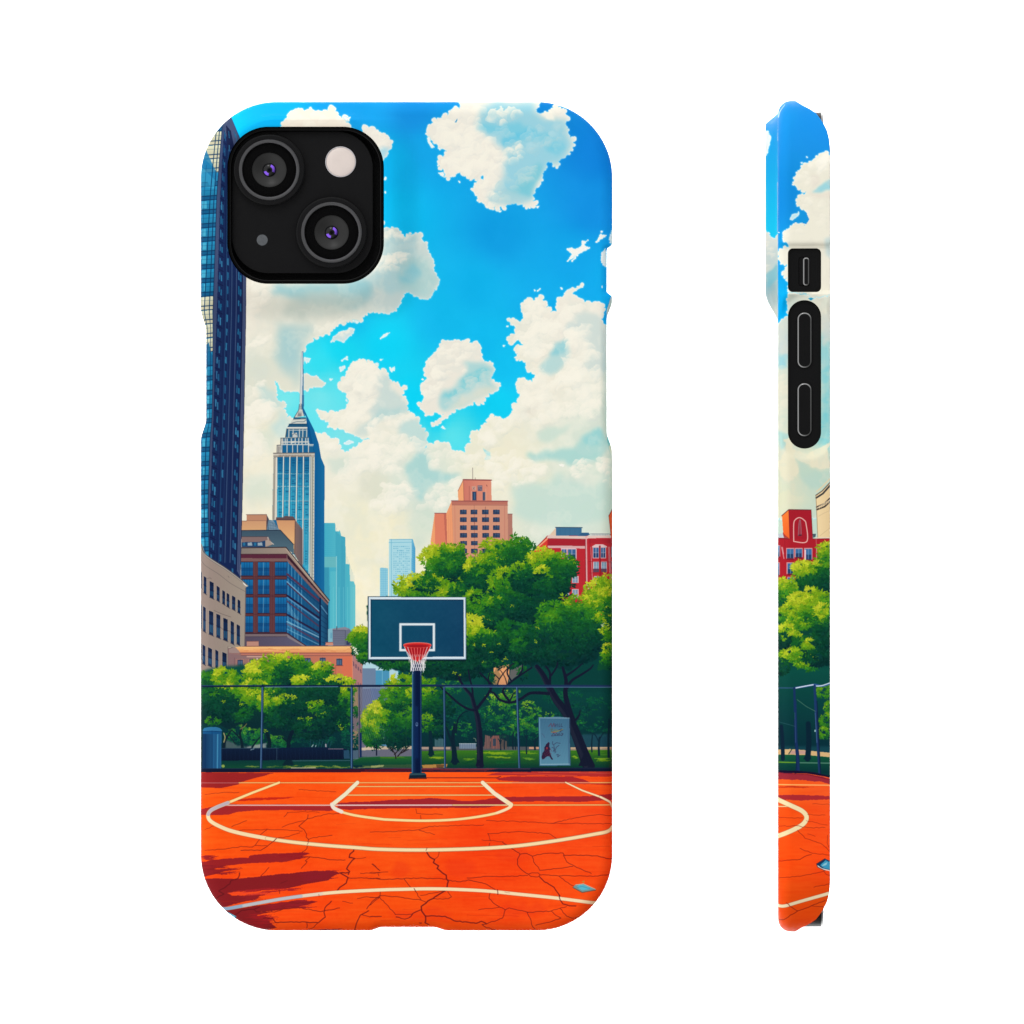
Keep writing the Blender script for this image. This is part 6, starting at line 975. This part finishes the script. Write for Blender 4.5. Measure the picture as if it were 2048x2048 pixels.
# ---- the printed snap case
X0c, X1c, Y0c, Y1c, RC = 401.0, 1225.0, 203.0, 1862.0, 152.0
HX0, HY0, HX1, HY1, HR = 455.0, 254.0, 768.0, 568.0, 82.0
FIL = 26.0
def sstep(a, b, x): t = np.clip((x-a)/(b-a), 0, 1); return t*t*(3-2*t)
def sd_rr(x, y, x0, y0, x1, y1, r):
    qx = np.abs(x-(x0+x1)/2)-(x1-x0)/2+r; qy = np.abs(y-(y0+y1)/2)-(y1-y0)/2+r
    return np.hypot(np.maximum(qx, 0), np.maximum(qy, 0))+np.minimum(np.maximum(qx, qy), 0)-r
def dent_right(d, y):
    a = sstep(489, 497, y)*(1-sstep(584, 592, y))
    h = np.sqrt(np.maximum(0, 43**2-(d-53)**2)); e = 1-h/43
    b = sstep(632-h-10-e*22, 632-h+8, y)*(1-sstep(868+h-8, 868+h+10+e*26, y))
    return 11*np.maximum(a, b)
def dent_left(d, y): return 10.5*sstep(616, 664, y)*(1-sstep(836, 882, y))
def dent_bottom(x): return 7*sstep(738, 764, x)*(1-sstep(866, 896, x))
def build_case(name, side_view):
    cx, cy = (HX0+HX1)/2, (HY0+HY1)/2
    out = []                                                    # dense outer outline
    for (ax, ay), (bx, by) in zip(rrect(X0c, Y0c, X1c, Y1c, RC, 60), rrect(X0c, Y0c, X1c, Y1c, RC, 60)[1:]+rrect(X0c, Y0c, X1c, Y1c, RC, 60)[:1]):
        n = max(1, int(math.hypot(bx-ax, by-ay)/4)); out += [(ax+(bx-ax)*k/n, ay+(by-ay)*k/n) for k in range(n)]
    out = np.array(out); hole = []
    for (ax, ay), (bx, by) in zip(rrect(HX0, HY0, HX1, HY1, HR, 24), rrect(HX0, HY0, HX1, HY1, HR, 24)[1:]+rrect(HX0, HY0, HX1, HY1, HR, 24)[:1]):
        n = max(1, int(math.hypot(bx-ax, by-ay)/8)); hole += [(ax+(bx-ax)*k/n, ay+(by-ay)*k/n) for k in range(n)]
    hole = np.array(hole)
    ao = np.arctan2(out[:, 1]-cy, out[:, 0]-cx); ah = np.arctan2(hole[:, 1]-cy, hole[:, 0]-cx)
    th = np.unique(np.round(np.concatenate([ao, ah]), 5)); th = th[np.concatenate([[True], np.diff(th) > 6e-4])]
    def radial(p, a): o_ = np.argsort(a); r = np.hypot(p[:, 0]-cx, p[:, 1]-cy)[o_]; return np.interp(th, a[o_], r, period=2*math.pi)
    ro, rh = radial(out, ao), radial(hole, ah); N = len(th); ux, uy = np.cos(th), np.sin(th)
    ox, oy = cx+ux*ro, cy+uy*ro; hx, hy = cx+ux*rh, cy+uy*rh
    g = .5                                                      # outline normals from the distance field
    nx = sd_rr(ox+g, oy, X0c, Y0c, X1c, Y1c, RC)-sd_rr(ox-g, oy, X0c, Y0c, X1c, Y1c, RC); ny = sd_rr(ox, oy+g, X0c, Y0c, X1c, Y1c, RC)-sd_rr(ox, oy-g, X0c, Y0c, X1c, Y1c, RC)
    l = np.hypot(nx, ny); nx, ny = nx/l, ny/l
    ca = np.maximum(nx*ux+ny*uy, .35)
    rings = []                                                  # (x, y, depth, kind)
    te = np.minimum(ro-rh, 1e9)
    tpt = np.minimum(np.abs(oy-Y0c), np.abs(Y1c-oy))
    D = np.interp(tpt, [0, 9, 19, 27, 43, 61, 79, 100], [34, 47.5, 66, 77, 88.5, 97.7, 102, 104])
    # hole wall (black), rim, plinth, flat back, fillet, side wall, lip, inside
    def surf(t):                                                # t = inset along the ray
        x, y = ox-ux*t, oy-uy*t; e = np.maximum(0, -sd_rr(x, y, X0c, Y0c, X1c, Y1c, RC)); q = np.minimum(e, FIL)
        z = FIL-np.sqrt(np.maximum(0, FIL**2-(FIL-q)**2))
        dh = sd_rr(x, y, HX0, HY0, HX1, HY1, HR); wid = 46+32*sstep(500, 600, y)+30*sstep(720, 800, x)
        b = 26*(1-sstep(13, wid, dh))*np.clip(e/37, 0, 1)**.8
        b = np.where(dh < 4, b-1.2*(1-dh/4), b)
        return x, y, z-b
    rings.append((hx, hy, np.full(N, 13.), 'liner')); rings.append((hx, hy, surf(te)[2]+3, 'liner'))
    for s in (0, 1.5, 3.5, 6, 9, 13): x, y, z = surf(te*1.-s*np.minimum(1, (te/60))); rings.append((x, y, z, 'back'))
    gap = np.maximum(te-13-FIL/ca*1.02, 4)
    for s in np.concatenate([np.linspace(.02, .5, 16), np.linspace(.55, 1, 10)]):
        near = np.minimum(gap, 110)
        t = te-13*np.minimum(1, te/60)-(near*min(1, s/.5) if s <= .5 else near+(gap-near)*(s-.5)/.5)
        x, y, z = surf(np.maximum(t, 0)); rings.append((x, y, z, 'back'))
    for k in range(1, 11):
        e = FIL*(1-math.sin(math.pi/2*k/10)); x, y, z = surf(np.minimum(e/ca, gap*.2+e)); 
        if k == 10: z = np.full(N, FIL); x, y = ox, oy
        rings.append((x, y, z, 'fillet'))
    nw = 34
    for k in range(1, nw+1): rings.append((ox, oy, FIL+(D-FIL)*k/nw, 'wall'))
    rings[-1] = (ox, oy, D-1.2, 'wall')
    rings.append((ox-nx*1.6, oy-ny*1.6, D, 'lip')); rings.append((ox-nx*6, oy-ny*6, D, 'lip'))
    rings.append((ox-nx*6, oy-ny*6, np.full(N, 18.), 'in')); rings.append((cx+ux*(rh+4), cy+uy*(rh+4), np.full(N, 14.), 'in'))
    K = len(rings); verts = []; U = []; HOLES = ((20, 500, 86, 587, 10), (20, 603, 86, 898, 32.9))
    def hsd(d, y): return np.minimum(*[sd_rr(d, y, *h) for h in HOLES])
    KW = [k for k in range(K) if rings[k][3] in ('fillet', 'wall')]; right = nx > .7
    zz = np.array([np.broadcast_to(rings[k][2], (N,)) for k in KW]).astype(float); yy_ = np.array([rings[k][1] for k in KW]).astype(float)
    jn = (np.arange(N)+1) % N
    cd = (zz[:-1]+zz[1:]+zz[:-1][:, jn]+zz[1:][:, jn])/4; cyy = (yy_[:-1]+yy_[1:]+yy_[:-1][:, jn]+yy_[1:][:, jn])/4
    gone = (hsd(cd, cyy) < 0) & right[None, :]                  # faces inside the openings
    used = np.zeros((2,)+zz.shape, bool)
    for q, mm in ((0, gone), (1, ~gone)):
        used[q][:-1] |= mm; used[q][1:] |= mm; used[q][:-1][:, jn] |= mm; used[q][1:][:, jn] |= mm
    rim = used[0] & used[1]
    for _ in range(3):                                          # pull the rim onto the exact outline
        s0 = hsd(zz, yy_); gd = (hsd(zz+.2, yy_)-hsd(zz-.2, yy_))/.4; gy = (hsd(zz, yy_+.2)-hsd(zz, yy_-.2))/.4
        zz = np.where(rim, zz-s0*gd, zz); yy_ = np.where(rim, yy_-s0*gy, yy_)
    for q, k in enumerate(KW): rings[k] = (rings[k][0], yy_[q], zz[q], rings[k][3])
    GONE = {(KW[q], i) for q, i in zip(*np.nonzero(gone))}
    for x, y, z, kind in rings:
        z = np.broadcast_to(z, (N,)).astype(float)
        outer = np.clip(1-(-sd_rr(x, y, X0c, Y0c, X1c, Y1c, RC))/FIL, 0, 1) if kind in ('back', 'fillet') else np.ones(N)
        if kind == 'liner': outer = np.zeros(N)
        if kind == 'in' and len(verts)//N == K-1: outer = np.zeros(N)
        xx = x-np.where(nx > .5, dent_right(z, y)*outer, 0)+np.where(nx < -.5, dent_left(z, y)*outer, 0)
        yy = y-np.where(ny > .5, dent_bottom(x)*outer, 0)
        verts += [L3(a, b, c) for a, b, c in zip(xx, yy, z)]; U.append((x, y, z))
    faces, mi, uvs = [], [], []
    def tex(u, v): return ((u-AX0)/(AX1-AX0), 1-(v-AY0)/(AY1-AY0))
    for k in range(K):
        k2 = (k+1) % K; kind = rings[k2][3]
        for i in range(N):
            j = (i+1) % N; idx = ((k, i), (k, j), (k2, j), (k2, i))
            if (k, i) in GONE: continue
            if kind == 'in' and rings[k][3] == 'lip' and nx[i] > .9 and 470 < oy[i] < 930: continue
            faces.append(tuple(a*N+b for a, b in idx)); mi.append(1 if kind in ('liner', 'in') or k2 == 0 else 0)
            for a, b in idx:
                x, y, z = U[a][0][b], U[a][1][b], U[a][2][b]
                if kind in ('wall', 'lip') or (side_view and kind == 'fillet'):
                    if nx[i] > .04: u, v = 1240+min(z, 104), y
                    elif nx[i] < -.5: u, v = X0c+max(z-FIL, 0)*.6, y
                    else: u, v = x, y+np.sign(ny[i])*0
                elif side_view and z < -.3 and kind == 'back': u, v = 1364+26+z, y
                else: u, v = x, y
                uvs.append(tex(u, v))
    for k, i in sorted(GONE):                                   # reveal of each opening
        j = (i+1) % N
        for (k3, i3), (a, b) in (((k-1, i), ((k, i), (k, j))), ((k+1, i), ((k+1, j), (k+1, i))), ((k, (i-1) % N), ((k+1, i), (k, i))), ((k, j), ((k, j), (k+1, j)))):
            if (k3, i3) in GONE: continue
            va, vb = verts[a[0]*N+a[1]], verts[b[0]*N+b[1]]; q = len(verts); e = 11*PX
            verts += [va, vb, (vb[0]-e, vb[1], vb[2]), (va[0]-e, va[1], va[2])]; faces.append((q, q+1, q+2, q+3)); mi.append(0)
            for c in (a, b, b, a): uvs.append(tex(1240+U[c[0]][2][c[1]], U[c[0]][1][c[1]]))
    o = obj(name, verts, faces, M_PRINT, None, True, mi, [M_PRINT, M_LINER])
    ul = o.data.uv_layers.new(name='print'); ul.data.foreach_set('uv', np.array(uvs, np.float32).ravel())
    fix(o)
    o.data.name = name; o.data.set_sharp_from_angle(angle=math.radians(40))
    return o

# ---- the phone inside
def build_phone():
    root = bpy.data.objects.new('smartphone', None); C.objects.link(root)
    px0, px1, py0, py1 = 418, 1208, 226, 1852
    rr = rrect(px0, py0, px1, py1, 128, 24)
    stack('phone_body', [(inset(rr, 3), 15), (rr, 18), (rr, 86), (inset(rr, 1), 88.4), (inset(rr, 3.4), 90), (inset(rr, 5), 90)], M_BODY, root, fm=[0, 0, 1, 1, 0], mats=[M_BODY, M_FRAME])
    stack('screen', [(inset(rr, 4.2), 89.6), (inset(rr, 4.2), 90.6), (inset(rr, 5.4), 91.2)], M_GLASSB, root, False, True)
    # black frame round the camera, filling the case opening
    o1 = rrect(HX0+.6, HY0+.6, HX1-.6, HY1-.6, HR-.6, 20)
    stack('camera_surround', [(o1, 10), (o1, -21), (inset(o1, 1.5), -22.5), (inset(o1, 5.2), -23), (inset(o1, 6.6), -22), (inset(o1, 8), -2), (inset(o1, 8), 8)], M_LINER, root, False, False, fm=[0, 0, 0, 2, 1, 0], mats=[M_LINER, M_GLASSB, M_HOUSE])
    o2 = rrect(463, 262, 746.5, 547.5, 74, 20)
    stack('camera_plateau', [(o2, 14), (o2, -5), (inset(o2, 1.2), -6.6), (inset(o2, 3.5), -7)], M_GLASSB, root, False, True, fm=[0, 0, 1], mats=[M_GLASSB, M_HOUSE])
    for lx, ly in ((538.8, 340.2), (663.3, 465.2)):
        h = lathe('camera_lens', lx, ly, [(71, -6), (71, -19), (70.2, -21.5), (68.5, -22.6), (61, -22.8), (61, -20), (61, -8)], M_HOUSE, root)
        lathe('lens_ring', lx, ly, [(60.9, -17), (60.8, -23.4), (60, -24.7), (58, -25), (55, -24.4), (54.1, -23), (54, -10)], M_RING, h)
        lathe('lens_glass', lx, ly, [(54, -13), (50, -13.3), (35.2, -13.5), (34.6, -13.0), (34.6, -8)], M_LENSB, h)
        lathe('lens_cone', lx, ly, [(35, -12.6), (34.4, -14.2), (33, -14), (27, -12), (20, -9.8), (14, -8.2), (12, -7.8)], M_IRIS, h, sharp=50)
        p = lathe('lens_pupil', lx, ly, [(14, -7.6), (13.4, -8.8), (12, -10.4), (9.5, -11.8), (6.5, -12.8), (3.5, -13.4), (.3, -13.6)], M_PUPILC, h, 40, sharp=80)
        p.data.materials.append(M_GLINT)                        # violet reflections painted as coloured faces on two sides of the dome
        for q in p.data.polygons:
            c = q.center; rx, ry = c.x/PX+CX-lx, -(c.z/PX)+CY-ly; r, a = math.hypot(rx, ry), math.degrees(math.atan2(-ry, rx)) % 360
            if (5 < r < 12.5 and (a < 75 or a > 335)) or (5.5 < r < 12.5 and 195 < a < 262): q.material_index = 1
    f = lathe('camera_flash', 681.4, 323.8, [(29, -6), (29, -7.4), (27.8, -8.2), (15, -8.8), (.3, -9)], M_FLASH, root, sharp=60)
    lathe('flash_rim', 681.4, 323.8, [(30.6, -6.5), (30.5, -8.6), (29.8, -9), (29.1, -8.4), (29, -6.5)], M_FRIM, f)
    lathe('microphone', 524.5, 480.2, [(11, -6.5), (11, -7.4), (.3, -7.6)], M_MIC, root, 40)
    # side controls (depth 20..86 is the opening in the case); W places a point on the side wall
    def W(d, y, h): return ((px1+h-CX)*PX, d*PX, (CY-y)*PX)
    def pill(name, d0, d1, y0, y1, h, parent, m=M_BTN, r=None):
        p = rrect(d0, y0, d1, y1, r or (d1-d0)/2-.7, 10)
        return stack(name, [(p, -1), (p, h-3.2), (inset(p, .8), h-1.7), (inset(p, 3.0), h-.4), (inset(p, 3.8), h)], m, parent, False, True, pos=W, fm=[1, 1, 2, 0], mats=[m, M_LINER, M_EDGE], sharp=25)
    for y0, y1 in ((627, 738), (767.5, 874)): pill('volume_button', 38.5, 67.6, y0, y1, 5.5, root)
    p = rrect(41, 517, 63.5, 575, 6, 8)
    sl = stack('mute_switch', [(p, -2), (p, .5), (inset(p, 1.4), .8), (inset(p, 1.7), -.9)], M_LINER, root, False, True, pos=W)
    pill('switch_lever', 49.5, 63, 517.5, 574.5, 3.6, sl)
    pw = rrect(38.5, 640, 67.6, 860, 14.5, 10)
    return root
def copy_tree(o, parent=None):
    c = o.copy(); C.objects.link(c); c.parent = parent
    for ch in list(o.children): copy_tree(ch, c)
    return c

case_a = build_case('phone_case', False); case_b = build_case('phone_case', True)
phone_a = build_phone(); phone_b = copy_tree(phone_a)
def W3(px, py, y=0.): return ((px-1024)*PX, y, (1024-py)*PX)
for o in (case_a, phone_a): o.location = W3(CX, CY)
CAMD = 3.0
xb = 1560.0
ang = math.atan2((1612-1024)*PX, CAMD)          # the side-on pair squarely faces the camera
depth0 = (X1c-CX)*PX
for o in (case_b, phone_b):
    o.rotation_euler = (0, 0, -math.pi/2-ang)
    o.location = (W3(xb, CY)[0], depth0*.5, W3(xb, CY)[2])
tag(case_a, 'printed phone case seen from the back, whole basketball court and city picture showing', 'phone case', 'printed phone cases')
tag(case_b, 'narrow printed phone case turned edge on, clouds and red building beside the button openings', 'phone case', 'printed phone cases')
tag(phone_a, 'black phone showing its two camera lenses and white flash through the case opening', 'phone', 'phones inside the cases')
tag(phone_b, 'black phone turned edge on, volume buttons and mute switch showing through the case side', 'phone', 'phones inside the cases')

# ---- white studio sheet behind
s = 1.7
bd = obj('backdrop', [(-s, 2.0, -s), (s, 2.0, -s), (s, 2.0, s), (-s, 2.0, s)], [(0, 1, 2, 3)], M_WHITE); bd['kind'] = 'structure'; bd['label'] = 'plain white studio background sheet'

# ---- camera, light
cam = bpy.data.objects.new('camera', bpy.data.cameras.new('camera')); C.objects.link(cam); sc.camera = cam
cam.location = (0, -CAMD, 0); cam.rotation_euler = (math.pi/2, 0, 0)
cam.data.sensor_width = 36; cam.data.lens = 36*CAMD/(2048*PX); cam.data.clip_start = .1; cam.data.clip_end = 50
w = bpy.data.worlds.new('World'); sc.world = w; w.use_nodes = True; nt = w.node_tree; bg = nt.nodes['Background']
tc = nt.nodes.new('ShaderNodeTexCoord')
def dot(v):
    n = nt.nodes.new('ShaderNodeVectorMath'); n.operation = 'DOT_PRODUCT'; n.inputs[1].default_value = v; nt.links.new(tc.outputs['Generated'], n.inputs[0]); return n.outputs['Value']
def mrange(src, a, b, c, d, st=True):
    n = nt.nodes.new('ShaderNodeMapRange'); n.interpolation_type = 'SMOOTHSTEP' if st else 'LINEAR'
    for k, q in zip(('From Min', 'From Max', 'To Min', 'To Max'), (a, b, c, d)): n.inputs[k].default_value = q
    nt.links.new(src, n.inputs['Value']); return n.outputs['Result']
WORLD_LO, WORLD_HI = .20, 1.38
grad = mrange(dot((-.80, -.30, .52)), -.75, .25, WORLD_LO, WORLD_HI); dark_patch = mrange(dot((0, -1, 0)), .90, .975, 1, .02)  # dark patch added to the world behind the camera keeps glossy blacks dark
mu = nt.nodes.new('ShaderNodeMath'); mu.operation = 'MULTIPLY'; nt.links.new(grad, mu.inputs[0]); nt.links.new(dark_patch, mu.inputs[1])
nt.links.new(mu.outputs[0], bg.inputs['Strength']); bg.inputs['Color'].default_value = (1, 1, 1, 1)
def softbox(name, loc, size, power, tgt=(0, 0, 0)):
    d = bpy.data.lights.new(name, 'AREA'); d.shape = 'SQUARE'; d.size = size; d.energy = power
    o = bpy.data.objects.new(name, d); C.objects.link(o); o.location = loc
    from mathutils import Vector
    o.rotation_euler = (Vector(tgt)-Vector(loc)).to_track_quat('-Z', 'Y').to_euler(); return o
softbox('key_softbox', (-.4, -1.6, 1.8), .6, 9)
softbox('backdrop_fill_lamp', (0, 1.2, 1.1), 1.0, 42, (0, 2, 1.1)); softbox('backdrop_fill_lamp', (0, 1.2, -1.1), 1.0, 42, (0, 2, -1.1))  # unseen lamps added only to lift the backdrop to white
sc.view_settings.view_transform = 'Standard'; sc.view_settings.look = 'None'; sc.view_settings.exposure = 0; sc.view_settings.gamma = 1; sc.view_settings.use_curve_mapping = False
sc.cycles.max_bounces = 6; sc.cycles.use_denoising = True
